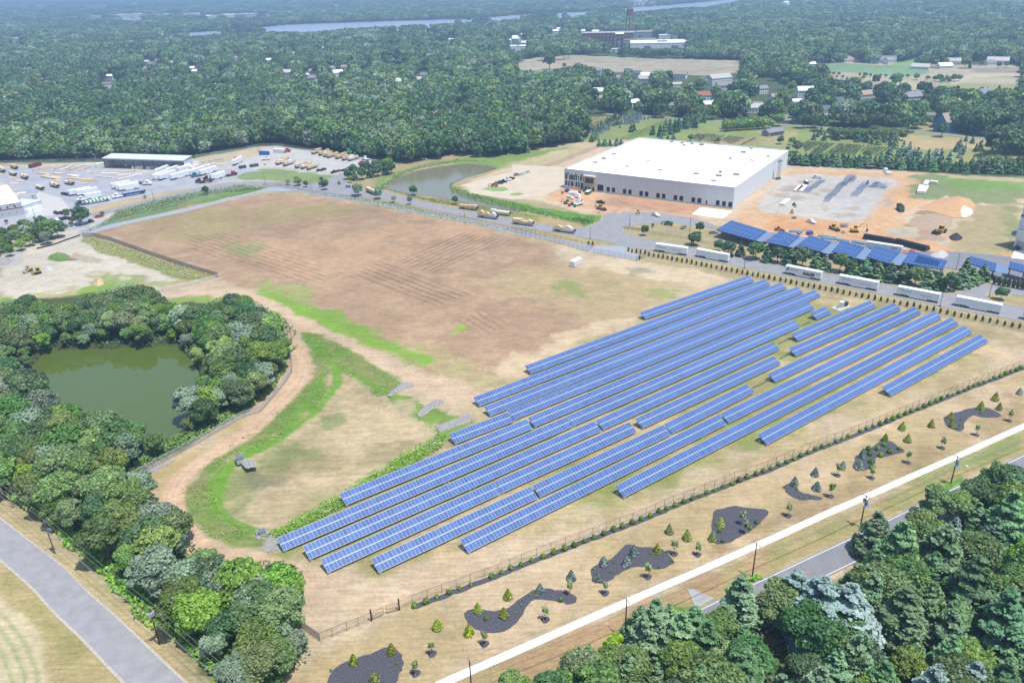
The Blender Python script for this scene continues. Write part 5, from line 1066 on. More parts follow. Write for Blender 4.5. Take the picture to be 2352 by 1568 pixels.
upo=[utility_pole(1084,1605,10.2,RDIR,"utility pole whose crossarm shows at the photo's bottom edge, over the sidewalk",2.4,arms=1),utility_pole(1435.3,1460.5,10.2,RDIR,"dark utility pole by the lower road, just left of the concrete apron"),utility_pole(1727.8,1323.0,9.6,RDIR,"dark wooden utility pole by the lower road, just right of the concrete apron"),utility_pole(1976,1208,9.3,RDIR,"utility pole with two transformer cans and a small solar panel beside the lower road",trans=2,panel=True),utility_pole(2184,1109,8.6,RDIR,"utility pole with a street lamp arm, a transformer can and a blue panel",trans=1,panel=True,lamp=True),utility_pole(2480,980,9,RDIR,"utility pole outside the right edge of the photo")]
LDIR=(lambda d:math.atan2(d.y,d.x))(at(367,1478)-at(126,1270))
gw=mat("grey_green_timber",(116,122,116),.85)
lp_=[utility_pole(126.2,1270.4,9.7,LDIR,"grey utility pole with a square solar panel beside the left road",2.6,panel=True,wood=gw,side=-1),utility_pole(367,1479,9.9,LDIR,"brown utility pole with three transformer cans beside the left road",2.8,trans=3,wood=mat("brown_pole_wood",(92,62,48),.85)),utility_pole(640,1720,10,LDIR,"utility pole below the photo's bottom left edge"),utility_pole(-90,1095,9.5,LDIR,"utility pole beyond the photo's left edge")]
def wires(poles,offs,lab,sag=.5):
 for k,(y,dz)in enumerate(offs):
  mb=MB();pts=[]
  for a,c in zip(poles,poles[1:]):
   ha=max(v[2]for v in[tuple(q)for q in a.children[0].data.vertices[-1:][0:1]and[a.children[0].data.vertices[-1].co]]);
   hb=c.children[0].data.vertices[-1].co.z;ha=a.children[0].data.vertices[-1].co.z
   ra,rb=a.rotation_euler.z,c.rotation_euler.z
   A=Vector((a.location.x-math.sin(ra)*y,a.location.y+math.cos(ra)*y,ha+dz));B=Vector((c.location.x-math.sin(rb)*y,c.location.y+math.cos(rb)*y,hb+dz))
   q=[A.lerp(B,t)-Vector((0,0,sag*4*t*(1-t)))for t in np.linspace(0,1,13)]
   for u,v in zip(q,q[1:]):mb.tube(u,v,.032,n=4,caps=False)
  tag(mb.obj("power_line",mat("wire_grey",(150,152,154),.5)),lab[k],"power line")
wires([upo[0],upo[1],upo[2],upo[3],upo[4],upo[5]],[(1.1,0),(-1.1,0),(0,-2.9),(.1,-3.4)],["outer wire over the sidewalk side of the lower road","wire on the road side crossarm ends of the lower road poles","thick communication cable below the crossarms of the lower road poles","lowest cable slung between the lower road poles"],.9)
wires([lp_[3],lp_[0],lp_[1],lp_[2]],[(1.2,0),(-1.2,0),(.3,0),(0,-2.6)],["wire on the tree side of the left road's poles","wire on the road side of the left road's poles","middle wire of the left road's poles","low cable between the left road's poles"],.8)
# street lamps
def lamp_post(px,py,h,lab,rz=0.0,heads=1):
 r_=empty("street_lamp",at(px,py),rz,lab,"street lamp","street lamps");MB().tube((0,0,0),(0,0,h),.11,.07,8).lathe([(.25,0),(.25,.5),(.1,.55)],8).obj("pole",black,r_)
 MB().tube((0,0,h),(0,-1.0,h+.1),.05,n=6).obj("arm",black,r_);MB().box(-.18,.18,-1.7,-.9,h,h+.14).obj("lamp_head",alu,r_)
 if heads==2:MB().tube((0,0,h),(0,1.0,h+.1),.05,n=6).obj("arm",black,r_);MB().box(-.18,.18,.9,1.7,h,h+.14).obj("lamp_head",alu,r_)
for x,y,h,s_,hd_ in[(*T(2,1,(718,627))[0],7.3,"street lamp beside the junction of the two road arms",1),(*T(2,1,(1080,505))[0],7,"street lamp on the tip of the fenced island",1),(*T(2,1,(1633,555))[0],7.5,"street lamp beside the grey parked vehicle",1),(*T(2,1,(2133,898))[0],7.5,"street lamp right of the second white trailer",1),(*T(3,1,(1580,1245))[0],7.4,"street lamp between the last two white trailers",1),(*T(3,1,(2030,1160))[0],6.5,"thin lamp at the turning circle's island",1),(*T(3,1,(1730,905))[0],7.5,"double headed lamp between the two carports",2),(*T(3,1,(822,800))[0],5.5,"double headed lamp in front of the middle carport",2),(*T(3,1,(150,735))[0],6,"double headed lamp in front of the second carport",2),(*T(1,1,(85,130))[0],8,"street lamp at the bend above the path gate",1),(*T(1,1,(505,162))[0],7,"street lamp left of the road junction",1),(*T(0,1,(1415,280))[0],7.5,"street lamp on the verge below the blue flatbed truck",1),(*T(0,1,(320,425))[0],7,"lamp beside the pale office building",1),(*T(1,1,(1915,418))[0],7,"lamp with yellow sign beside the lumber trailers",1),(*K(0,560,(158,185))[0],7,"lamp at the left back edge of the lumber yard",1),(*K(0,560,(700,185))[0],7.5,"lamp at the yard's back edge left of the open shed",1),(*K(0,560,(630,565))[0],4,"short post by the green flatbed truck",1),(*T(1,0,(25,1390))[0],9,"tall pole at the truck lot's back corner",1)]:
 lamp_post(x,y,h,s_,R(rng.uniform(-40,40)),hd_)
o=MB().box(-.55,.55,-.03,.03,1.6,2.8).box(-.05,.05,-.03,.03,0,1.6).obj("yellow_road_sign",mat("sign_yellow",(240,226,40),.5));o.location=at(*T(1,1,(1921,418))[0]);tag(o,"yellow diamond road sign by the lumber trailers","sign")
# --- vehicles
def wheel_mesh(r,w_):return MB().tube((0,-w_/2,0),(0,w_/2,0),r,n=14).tube((0,-w_/2-.015,0),(0,w_/2+.015,0),r*.5,n=10,mi=1).mesh("wheel",[rubber,alu])
WH={}
def wheels(root,xs,half,r,w_=.3,name="wheel"):
 k=(r,w_)
 if k not in WH:WH[k]=wheel_mesh(r,w_)
 for x in xs:
  for y in(-half,half):o=link(name,WH[k],root);o.location=(x,y,r)
def text_mesh(s_,size,m,shear=0.0):
 c=bpy.data.curves.new("lettering",'FONT');c.body=s_;c.size=size;c.shear=shear;c.align_x='CENTER';c.align_y='CENTER';c.extrude=.005
 o=bpy.data.objects.new("lettering",c);COL.objects.link(o);bpy.context.view_layer.update();dg_=bpy.context.evaluated_depsgraph_get();me=bpy.data.meshes.new_from_object(o.evaluated_get(dg_));COL.objects.unlink(o);bpy.data.objects.remove(o)
 me.materials.clear();me.materials.append(m);return me
def letter(root,s_,size,m,x,y,z,back=False,shear=0.0):
 o=link("lettering",text_mesh(s_,size,m,shear),root);o.location=(x,y,z);o.rotation_euler=(R(90),0,math.pi if back else 0);return o
trailer_skin=stripes("trailer_skin",(218,224,230),(236,238,240),1.22,0,.04,.4)
def box_trailer(L_=16.15,skin=None,name="box_trailer",landing=True,h0=1.15,h1=4.05):
 r_=empty(name);skin=skin or trailer_skin
 MB().box(0,L_,-1.29,1.29,h0,h1).obj("cargo_box",skin,r_);MB().box(.05,L_-.05,-1.27,1.27,h1,h1+.03).obj("roof",white,r_)
 MB().box(.4,L_-.4,-.5,.5,h0-.28,h0).obj("chassis",black,r_);MB().box(-.02,0,-1.2,-.03,h0+.1,h1-.1).obj("rear_door",white,r_);MB().box(-.02,0,.03,1.2,h0+.1,h1-.1).obj("rear_door",white,r_)
 MB().box(-.08,.05,-1.2,1.2,.5,.65).obj("bumper",black,r_)
 MB().box(L_*.32,L_*.72,-1.27,-1.22,.45,h0).box(L_*.32,L_*.72,1.22,1.27,.45,h0).obj("side_skirt",white,r_)
 wheels(r_,(1.9,3.2),1.05,.5,.42)
 if landing:MB().box(L_-3.2,L_-3.05,-.9,-.75,0,h0).box(L_-3.2,L_-3.05,.75,.9,0,h0).obj("landing_gear",steel,r_)
 return r_
def place_line(o,a,b_,z=0.0,off=0.0):
 A,B=at(*a),at(*b_);d=B-A;d.z=0;rz=math.atan2(d.y,d.x);n=Vector((-math.sin(rz),math.cos(rz),0));o.location=A+n*off+Vector((0,0,z));o.rotation_euler=(0,0,rz);return o
teal=mat("teal_lettering",(20,150,150),.5,var=0);dk_=mat("dark_lettering",(60,60,80),.5,var=0);grn=mat("logo_green",(70,150,80),.5,var=0)
TRL=[(T(2,1,(1312,742),(1592,782)),"bowman","white box trailer with teal lettering, first of the row beside the road entrance"),(T(2,1,(1688,792),(1985,848)),None,"plain white box trailer, second of the row, left of the road lamp"),(T(3,1,(150,948),(478,1014)),"Ply Gem","white box trailer with green logo and a picture of houses"),(T(3,1,(640,1040),(995,1108)),"bowman","white box trailer with teal lettering directly right of the green logo trailer"),(T(3,1,(1175,1145),(1558,1220)),"bowman","white box trailer with teal lettering nearest the turning circle"),(T(3,1,(1712,1240),(2115,1320)),None,"plain white box trailer right of the last street lamp"),(T(3,1,(2330,1365),(2740,1445)),None,"white box trailer cut off by the photo's right edge")]
for(a,b_),txt,lab in TRL:
 o=box_trailer();place_line(o,a,b_,off=1.2);tag(o,lab,"trailer","box trailers parked on the private road")
 if txt=="bowman":
  letter(o,"bowman",1.15,teal,3.6,-1.305,2.75,shear=.25);MB().box(.9,2.2,-1.312,-1.3,3.3,3.36).obj("logo_stroke",teal,o);letter(o,"Driving Through.",.62,dk_,11.2,-1.305,2.15,shear=.3);MB().box(6.2,9.4,-1.31,-1.3,2.42,2.46).obj("pinstripe",dk_,o)
 if txt=="Ply Gem":
  letter(o,"Ply Gem",1.05,mat("near_black_lettering",(30,34,40),.5,var=0),4.3,-1.305,2.9)
  mb=MB()
  for k in range(3):mb.side([(.5+k*.42,2.0+k*.15),(.85+k*.42,2.0+k*.15),(1.55+k*.3,3.5-k*.1),(1.2+k*.3,3.5-k*.1)],-1.312-k*.002,-1.3)
  mb.obj("logo",grn,o)
  pic=MB();hb=[mat("picture_stone",(128,112,98),.7,var=.2,scale=4),mat("picture_roof",(74,66,70),.7,var=.2),mat("picture_sky",(150,176,204),.7),mat("picture_glow",(214,170,110),.6)]
  pic.box(8.2,13.4,-1.303,-1.3,1.35,2.3,0)
  for x in(8.4,9.8,11.3,12.3):pic.side([(x,2.3),(x+1.2,2.3),(x+.6,3.2)],-1.304,-1.3,1);pic.box(x+.25,x+.5,-1.306,-1.303,1.6,2.1,3);pic.box(x+.7,x+.95,-1.306,-1.303,1.6,2.1,2)
  pic.obj("house_picture",hb,o);MB().box(14.2,14.9,-1.31,-1.3,2.6,3.1).obj("small_logo",mat("pale_blue_print",(150,175,200),.5),o)
lum=stripes("stacked_lumber",(216,196,164),(196,172,136),.28,2,.8,.8);lum2=stripes("wall_panels",(222,206,180),(196,172,140),.6,0,.75,.8);lum3=mat("wrapped_lumber",(228,222,212),.7,var=.1)
def flatbed(L_=13.5,load="stack",seed=1):
 rg=np.random.default_rng(seed);r_=empty("flatbed_trailer");MB().box(0,L_,-1.25,1.25,1.15,1.32).obj("deck",black,r_);MB().box(.4,L_-.4,-.45,.45,.85,1.15).obj("chassis",black,r_)
 MB().box(L_-.1,L_,-1.25,1.25,1.3,2.3).obj("headboard",black,r_);wheels(r_,(1.4,2.6),1.0,.48,.42);MB().box(L_-3,L_-2.85,-.9,-.75,0,1.15).box(L_-3,L_-2.85,.75,.9,0,1.15).obj("landing_gear",steel,r_)
 x=.3;k=0
 while x<L_-2.5:
  l=min(rg.uniform(3.2,6),L_-.3-x);h=rg.uniform(1.0,2.2);mb=MB();mb.box(x,x+l-.15,-1.2,1.2,1.33,1.33+h*.6);mb.box(x+.1,x+l-.3,-1.1,1.1,1.33+h*.6,1.33+h,tx=.3 if load=="truss" else 0)
  if load=="truss":mb.side([(x,1.33+h),(x+l-.2,1.33+h),(x+l*.5,1.33+h+1.0)],-1.0,.6)
  mb.obj("lumber_stack",(lum,lum2,lum3,lum)[int(rg.integers(4))],r_);x+=l;k+=1
 return r_
FLB=[(T(1,1,(1860,348),(2055,372)),"flatbed trailer stacked with pale lumber, parked nearest the round pond tree"),(T(1,1,(2150,398),(2335,420)),"flatbed trailer with two lumber stacks in the road's far lane"),(T(1,1,(2035,428),(2228,452)),"flatbed trailer loaded with roof trusses in the road's near lane"),(T(2,1,(0,490),(190,512)),"flatbed trailer with wrapped white lumber in the middle of the road"),(T(2,1,(375,555),(595,585)),"flatbed trailer with wooden wall frames nearest the junction lamp"),(T(1,1,(1010,195),(1120,240)),"white nosed truck bed half hidden by the silver trees")]
for k,((a,b_),lab)in enumerate(FLB):o=flatbed(12.8,["stack","stack","truss","stack","truss","stack"][k],10+k);place_line(o,a,b_,off=.9);tag(o,lab,"trailer","flatbed trailers parked on the private road")
def cmat(c,n=None):return mat("car_paint_%d_%d_%d"%c,c,.25,.1,var=.02,spec=.6)
def car(c,kind="car"):
 r_=empty({"car":"parked_car","pickup":"pickup_truck","van":"van","suv":"parked_suv"}[kind]);m=cmat(c)
 L_={"car":4.6,"pickup":5.8,"van":6.0,"suv":4.8}[kind];h=L_/2
 if kind=="van":
  MB().side([(-h,.45),(h,.45),(h,1.15),(h-.9,1.35),(h-1.5,2.2),(-h,2.25)],-.98,.98).obj("body",m,r_);MB().side([(h-.92,1.38),(h-1.45,2.1),(h-2.4,2.1),(h-2.4,1.38)],-.99,.99).obj("window",glass,r_)
 elif kind=="pickup":
  MB().side([(-h,.5),(h,.5),(h,1.1),(h-.1,1.2),(-h,1.2)],-.95,.95).obj("body",m,r_);MB().side([(h-1.6,1.2),(h-2.3,1.85),(h-3.4,1.85),(h-3.7,1.2)],-.88,.88).obj("cab",m,r_)
  MB().side([(h-1.75,1.24),(h-2.32,1.76),(h-3.35,1.76),(h-3.6,1.24)],-.9,.9).obj("window",glass,r_);MB().box(-h+.12,h-3.85,-.8,.8,1.195,1.21).obj("truck_bed",black,r_)
 else:
  zt=1.45 if kind=="car" else 1.8;e=.35 if kind=="suv" else 1.0
  MB().side([(-h,.35),(h,.35),(h,.75),(h-.15,.92),(-h+.1,.98),(-h,.8)],-.9,.9).obj("body",m,r_);MB().side([(h-1.2,.92),(h-1.9,zt),(-h+e,zt),(-h+.25,.96)],-.78,.78).obj("roof",m,r_)
  MB().side([(h-1.3,.95),(h-1.93,zt-.07),(-h+e+.02,zt-.07),(-h+.38,.98)],-.8,.8).obj("window",glass,r_)
 wheels(r_,(-h+.95,h-.95),.82 if kind!="van" else .88,.34 if kind=="car" else .4,.22)
 return r_
CP={}
def put_car(c,kind,pos,head,lab,cat=None,group=None):
 if(c,kind)not in CP:CP[(c,kind)]=Proto(lambda:car(c,kind))
 A=at(*pos);B=at(pos[0]+head[0],pos[1]+head[1]);d=B-A
 return CP[(c,kind)].put((A.x,A.y,.03),math.atan2(d.y,d.x),None,lab,cat or kind,group)
WHT,NAVY,RED,SIL,BLK,DRED=(235,236,238),(24,38,66),(190,30,44),(170,174,178),(28,30,36),(110,24,34)
Yk=lambda u,v:K(0,560,(u,v))[0]
pk=[]
for u,v,c,kd in[(307,668,SIL,"suv"),(342,657,NAVY,"car"),(475,622,NAVY,"suv"),(515,620,NAVY,"car"),(608,600,DRED,"car"),(517,671,BLK,"car"),(550,664,NAVY,"car"),(602,676,DRED,"suv"),(477,678,WHT,"car"),(502,694,SIL,"car"),(680,703,WHT,"car"),(767,687,DRED,"car"),(548,727,NAVY,"car"),(514,743,NAVY,"car"),(92,757,NAVY,"car")]:
 pk.append(put_car(c,kd,Yk(u,v),(10,3),None));pk[-1]["_c"]={WHT:"white",NAVY:"dark blue",RED:"red",SIL:"silver",BLK:"black",DRED:"dark red"}[c]
series(pk,"{c} car in the office car park, {n} from the left","car","cars in the small car park")
put_car(RED,"car",Yk(833,648),(10,-2),"bright red car parked alone beside the small bushy tree","car")
pk=[]
for u,v,c in[(45,45,SIL),(95,38,WHT),(145,20,WHT),(-10,82,NAVY),(-60,95,WHT),(-45,88,NAVY)]:pk.append(put_car(c,"suv" if u>0 else "pickup",T(2,1,(u,v))[0],(10,-2),None));pk[-1]["_c"]={SIL:"silver",WHT:"white",NAVY:"dark blue"}[c]
for u,v,c in[(2235,120,NAVY),(2270,108,NAVY),(2310,90,WHT)]:pk.append(put_car(c,"pickup",T(1,1,(u,v))[0],(10,0),None));pk[-1]["_c"]={NAVY:"dark blue",WHT:"white"}[c]
series(pk,"{c} vehicle on the pale lot left of the warehouse, {n} from the left","car","vehicles left of the warehouse")
X5=lambda u,v:K(2200,700,(u,v))[0];X3=lambda u,v:K(3000,640,(u,v))[0];X4=lambda u,v:K(3456,780,(u,v))[0]
put_car(WHT,"suv",X5(172,203),(10,1),"white van parked in front of the box truck on the orange dirt","van");put_car(WHT,"pickup",X5(252,210),(10,-5),"white pickup beside the white box truck");put_car(BLK,"pickup",X5(424,238),(-10,-2),"black pickup crossing the dirt in front of the warehouse doors");put_car(WHT,"pickup",X5(887,345),(10,3),"white pickup driving toward the construction gate");put_car(SIL,"suv",X5(1122,448),(10,-6),"grey suv behind the green telehandler")
put_car(NAVY,"car",T(2,1,(1992,785))[0],(10,3),"dark blue car behind the second white trailer","car");put_car(BLK,"car",T(1,1,(765,122))[0],(3,8),"black car at the gate of the truck lot","car");put_car(WHT,"van",X3(562,155),(-10,-1),"long white van standing on the building pad","van");put_car(WHT,"pickup",X3(512,528),(10,3),"white utility pickup with tool rack on the orange earth","pickup")
put_car(BLK,"car",X4(1285,455),(3,10),"dark car parked at the white building's dock","car");put_car(WHT,"car",T(2,0,(1572,1030))[0],(10,1),"white car on the drive of a house behind the nursery","car")
def semi_cab(c,L_=6.5):
 m=cmat(c);r_=empty("truck_cab");MB().side([(0,.9),(L_,.9),(L_,1.9),(L_-1.3,2.1),(L_-1.7,3.1),(L_-3.6,3.4),(L_-3.6,1.2),(0,1.2)],-1.15,1.15).obj("cab_body",m,r_)
 MB().side([(L_-1.32,2.12),(L_-1.66,2.95),(L_-2.6,2.95),(L_-2.6,2.12)],-1.17,1.17).obj("window",glass,r_);MB().box(L_,L_+.1,-1.1,1.1,.5,.9).obj("bumper",alu,r_);wheels(r_,(.9,2.1,L_-1.2),1.0,.5,.4);return r_
def cab(c,a,b_,lab,off=0.0):o=semi_cab(c);place_line(o,a,b_,off=off);return tag(o,lab,"truck")
# lumber yard trailers
yt=[]
BT=Proto(lambda:box_trailer(13.7));BL=[((585,473),(768,440)),((650,475),(825,445)),((942,415),(1100,386)),((978,425),(1168,395)),((1003,433),(1172,407)),((722,507),(858,482))]
for(a,b_)in BL:A,B=at(*Yk(*a)),at(*Yk(*b_));d=B-A;yt.append(BT.put((A.x,A.y,.02),math.atan2(d.y,d.x),(min(1.2,d.length/13.7),1,1)))
for(a,b_)in[((24,272),(110,240)),((55,274),(158,240)),((125,271),(232,243)),((38,240),(125,205)),((105,235),(190,206)),((170,228),(245,204)),((240,246),(330,216)),((300,246),(398,215))]:
 A,B=at(*Zf(a)[0]),at(*Zf(b_)[0]);d=B-A;yt.append(BT.put((A.x,A.y,.02),math.atan2(d.y,d.x),(min(1.25,d.length/13.7),1,1)))
for(a,b_)in[((365,270),(430,258)),((395,262),(450,248)),((500,184),(560,150))]:A,B=at(*Zf(a)[0]),at(*Zf(b_)[0]);d=B-A;yt.append(BT.put((A.x,A.y,.02),math.atan2(d.y,d.x),(min(1.2,d.length/13.7),1,1)))
series(yt,"white box trailer in the lumber yard, {n} from the left","trailer","white box trailers in the lumber yard")
cab(WHT,Yk(735,505),Yk(700,512),"white truck with short white box in the lumber yard");cab((30,76,96),Yk(730,540),Yk(662,552),"dark teal truck pulling the green flatbed");cab(WHT,Yk(1035,480),Yk(985,488),"white truck pulling the blue open trailer");cab(WHT,Yk(1200,378),Yk(1250,378),"white flat truck at the yard's right side")
cab(RED,Zf((470,248))[0],Zf((520,238))[0],"red truck tractor with a long dark bed in the yard");cab(DRED,Zf((330,284))[0],Zf((296,286))[0],"dark red truck tractor nearest the private road");cab(DRED,Zf((375,268))[0],Zf((350,270))[0],"dark red tractor in front of the short white trailers");cab((24,120,130),Zf((300,246))[0],Zf((278,250))[0],"teal truck tractor ahead of the green lined trailer")
def flat_empty(a,b_,c,lab,sides=None,L_=13):
 r_=empty("flatbed_trailer");MB().box(0,L_,-1.25,1.25,1.1,1.3).obj("deck",black,r_);wheels(r_,(1.2,2.4,L_-1.5),1.0,.48,.4)
 if sides:MB().box(0,L_,-1.25,-1.15,1.3,2.5).box(0,L_,1.15,1.25,1.3,2.5).box(0,.1,-1.15,1.15,1.3,2.5).box(L_-.1,L_,-1.15,1.15,1.3,2.5).obj("side_panels",sides,r_);MB().box(.1,L_-.1,-1.14,1.14,1.31,2.2).obj("load",c,r_)
 else:MB().box(L_-.1,L_,-1.2,1.2,1.3,2.1).obj("headboard",c,r_)
 place_line(r_,a,b_);return tag(r_,lab,"trailer")
gst=stripes("green_white_banner",(52,160,84),(226,240,228),2.2,0,.55,.5)
flat_empty(Yk(925,508),Yk(740,540),gst,"long open trailer with green and white printed sides",gst,14.5);flat_empty(Yk(1222,445),Yk(1040,478),white,"long blue sided open trailer behind the white truck",mat("blue_side",(36,78,160),.5),14.5)
flat_empty(Zf((378,280))[0],Zf((325,286))[0],DRED and black,"empty dark flatbed behind the nearest dark red tractor",None,9);flat_empty(Zf((452,250))[0],Zf((500,242))[0],black,"empty dark flatbed behind the red tractor",None,8);flat_empty(Yk(522,455),Yk(585,470),black,"empty black flatbed left of the white yard trailers",None,9);flat_empty(Yk(1110,365),Yk(1215,372),alu,"pale empty flat trailer behind the white flat truck",None,10)
fl=[]
for k,(a,b_)in enumerate([((100,235),(190,262)),((0,262),(72,290)),((90,290),(180,322)),((185,318),(285,352)),((312,405),(420,440)),((432,390),(532,415)),((552,368),(655,390)),((-40,430),(35,455))]):
 o=flatbed(10.5,"truss" if k%2 else "stack",40+k);place_line(o,Yk(*a),Yk(*b_));fl.append(o)
series(fl,"loaded lumber flatbed in the left yard, {n} from the left","trailer","loaded flatbeds in the left yard")
fl=[]
for k,(a,b_)in enumerate([((1040,95),(968,118)),((1090,102),(1010,126)),((1095,112),(1040,135)),((1155,112),(1060,140)),((1205,118),(1110,146)),((1250,128),(1150,155)),((1262,136),(1185,158)),((850,150),(755,182)),((885,160),(800,190)),((970,168),(870,202)),((1032,180),(940,212)),((985,175),(905,206)),((830,150),(760,172))]):
 o=flatbed(13,"stack",60+k);place_line(o,Zf(b_)[0],Zf(a)[0]);fl.append(o)
series(fl,"loaded lumber flatbed in the truck lot, {n} from the left","trailer","loaded flatbeds in the truck lot")
# lumber piles on the ground
def pile(a,b_,w_,h,m,seed):
 A,B=at(*a),at(*b_);d=B-A;n=max(1,int(d.length/5));mb=MB();rg=np.random.default_rng(seed);l=d.length/n
 for k in range(n):
  for q in range(2):hh=h*rg.uniform(.6,1.1);mb.box(k*l+.1,(k+1)*l-.2,-w_/2+q*w_/2+.03,q*w_/2-.05,0,hh)
 o=mb.obj("lumber_pile",m);o.location=(A.x,A.y,.02);o.rotation_euler=(0,0,math.atan2(d.y,d.x));return o
LP=[((278,262),(425,220),1.6,1,lum),((365,255),(480,222),1.6,1,lum),((460,248),(560,215),1.6,1,lum),((500,258),(580,232),1.5,.8,lum3),((555,250),(620,218),1.5,1,lum2),((585,258),(700,218),2.4,1.2,lum2),((665,262),(760,228),1.8,1,lum),((700,216),(760,216),2,1,lum3),((455,285),(530,290),3,.8,lum2),((320,280),(420,295),2.5,.9,lum2),((370,310),(500,330),5,1.4,lum2),((440,340),(505,350),2,.6,lum2),((575,300),(660,310),4,1,lum3),((585,325),(680,330),3.5,1.1,lum),((545,322),(585,326),1,.5,lum),((680,335),(790,335),4,1,lum2),((690,350),(830,345),1.4,.8,lum),((680,372),(740,368),2.2,.8,lum2),((765,285),(860,262),1.6,.8,lum),((785,272),(900,262),1.5,.8,lum3),((850,285),(1000,285),3,1,lum3),((810,305),(955,322),1.4,.8,lum3),((980,335),(1120,305),1.8,.9,lum3),((985,305),(1105,292),2.4,1,lum3),((1110,300),(1200,290),2.2,1,lum3),((1130,285),(1260,268),1.2,.7,lum3),((1050,275),(1145,260),1.6,.8,lum),((90,365),(160,362),2.2,.5,lum3),((130,345),(200,352),3,.7,lum2),((0,372),(45,392),2.5,.9,lum2),((10,408),(120,396),2.2,.7,lum2),((0,295),(20,300),2,.9,lum2),((75,320),(130,322),3,.6,lum2),((60,215),(130,215),3.5,1.2,lum2),((55,470),(225,450),4,1.4,lum3),((80,490),(160,470),2.5,1.2,lum3),((720,275),(770,263),1.4,.6,lum3),((1120,240),(1215,240),4,2,lum3),((1235,243),(1275,243),3,2,lum3),((1300,300),(1343,300),3.5,2.4,lum3),((1290,335),(1343,335),3.5,2.4,lum3)]
pl=[pile(Yk(*a),Yk(*b_),w_,h,m,5+k)for k,(a,b_,w_,h,m)in enumerate(LP)]+[pile(Zf(a)[0],Zf(b_)[0],w_,h,m,90+k)for k,(a,b_,w_,h,m)in enumerate([((230,195),(290,185),5,2,lum3),((330,190),(362,182),3,1.2,lum3),((365,182),(398,180),3.5,2,lum3),((398,182),(440,182),2,.9,lum3),((303,168),(330,165),1.6,1,conc),((345,160),(375,158),1.4,.9,conc),((385,152),(440,145),1.4,.9,conc),((250,180),(290,172),3,2.2,lum3)])]
series(pl,"stack of boards lying in the lumber yard, {n} stack from the left","lumber stack","stacks of boards on the yard")
def container(a,b_,w_,h,c,lab,name="shipping_container",cat="container",top=None):
 A,B=at(*a),at(*b_);d=B-A;L_=d.length;r_=empty(name,(A.x,A.y,.02),math.atan2(d.y,d.x),lab,cat);m=stripes("container_%d_%d_%d"%c,c,tuple(int(v*.86)for v in c),.4,0,.6,.6)
 MB().box(0,L_,0,w_,.12,h).obj("walls",m,r_);MB().box(-.03,L_+.03,-.03,w_+.03,h,h+.06).obj("roof",mat("roof_%d_%d_%d"%c,top or tuple(min(255,int(v*1.05))for v in c),.6),r_)
 MB().box(-.04,0,.08,w_/2-.03,.2,h-.1).obj("door",m,r_);MB().box(-.04,0,w_/2+.03,w_-.08,.2,h-.1).obj("door",m,r_);mb=MB();[mb.box(x,x+.3,y,y+.3,0,.12)for x in(0,L_-.3)for y in(0,w_-.3)];mb.obj("corner_feet",black,r_);return r_
container(T(2,1,(572,888))[0],T(2,1,(645,850))[0],2.6,2.7,(226,228,230),"white storage container standing alone on the brown field")
container(Yk(265,238),Yk(352,214),2.6,2.7,(120,44,50),"dark red container at the back of the lumber yard");container(Yk(812,236),Yk(884,226),3,3.2,(222,224,218),"white site trailer left of the open shed")
container(X3(470,205),X3(492,205),6,1.8,(62,78,72),"dark waste container on the building pad","waste_container",top=(226,226,220));container(X5(290,165),X5(322,168),6,1.8,(40,96,74),"dark green waste container near the warehouse office","waste_container",top=(220,226,220));container(X5(282,142),X5(298,142),4,1.6,(40,80,64),"small dark green skip by the warehouse office corner","waste_container")
container(Zf((540,203))[0],Zf((577,196))[0],2.6,1.8,(28,62,92),"navy waste container in the truck lot","waste_container");container(Zf((603,195))[0],Zf((650,187))[0],2.6,1.8,(30,92,72),"green waste container in the truck lot","waste_container");container(Zf((737,106))[0],Zf((795,110))[0],2.6,3,(230,232,234),"white motor home behind the truck lot","motor_home","motor home");container(Zf((652,120))[0],Zf((705,122))[0],2.8,2.8,(30,104,190),"load under a bright blue tarpaulin in the truck lot","covered_load","tarpaulin");container(Zf((515,143))[0],Zf((540,138))[0],3,1.2,(226,96,44),"orange covered stack at the truck lot's edge","covered_stack","stack")
container(Zf((685,182))[0],Zf((697,180))[0],1.6,1.5,(230,196,50),"small yellow bin in the truck lot","bin","bin");cab(RED,Zf((795,108))[0],Zf((820,104))[0],"red truck beside the white motor home");cab(WHT,Zf((665,152))[0],Zf((698,150))[0],"white cab chassis in the middle of the truck lot");cab(RED,Zf((1290,184))[0],Zf((1252,180))[0],"red truck tractor at the right edge of the truck lot");cab(WHT,Zf((1310,152))[0],Zf((1282,150))[0],"white truck nose behind the red truck tractor")
for k,(u,v,c,s_)in enumerate([(1160,215,NAVY,"dark"),(1185,205,SIL,"grey"),(1130,218,RED,"red"),(1100,226,BLK,"black"),(1010,215,BLK,"black"),(1035,212,DRED,"dark red")]):put_car(c,"pickup" if k%2 else "car",Zf((u,v))[0],(10,-3),"%s vehicle at the truck lot's near edge, %s from the right"%(s_,nth([1,0,2,3,5,4][k]+1)),"car")
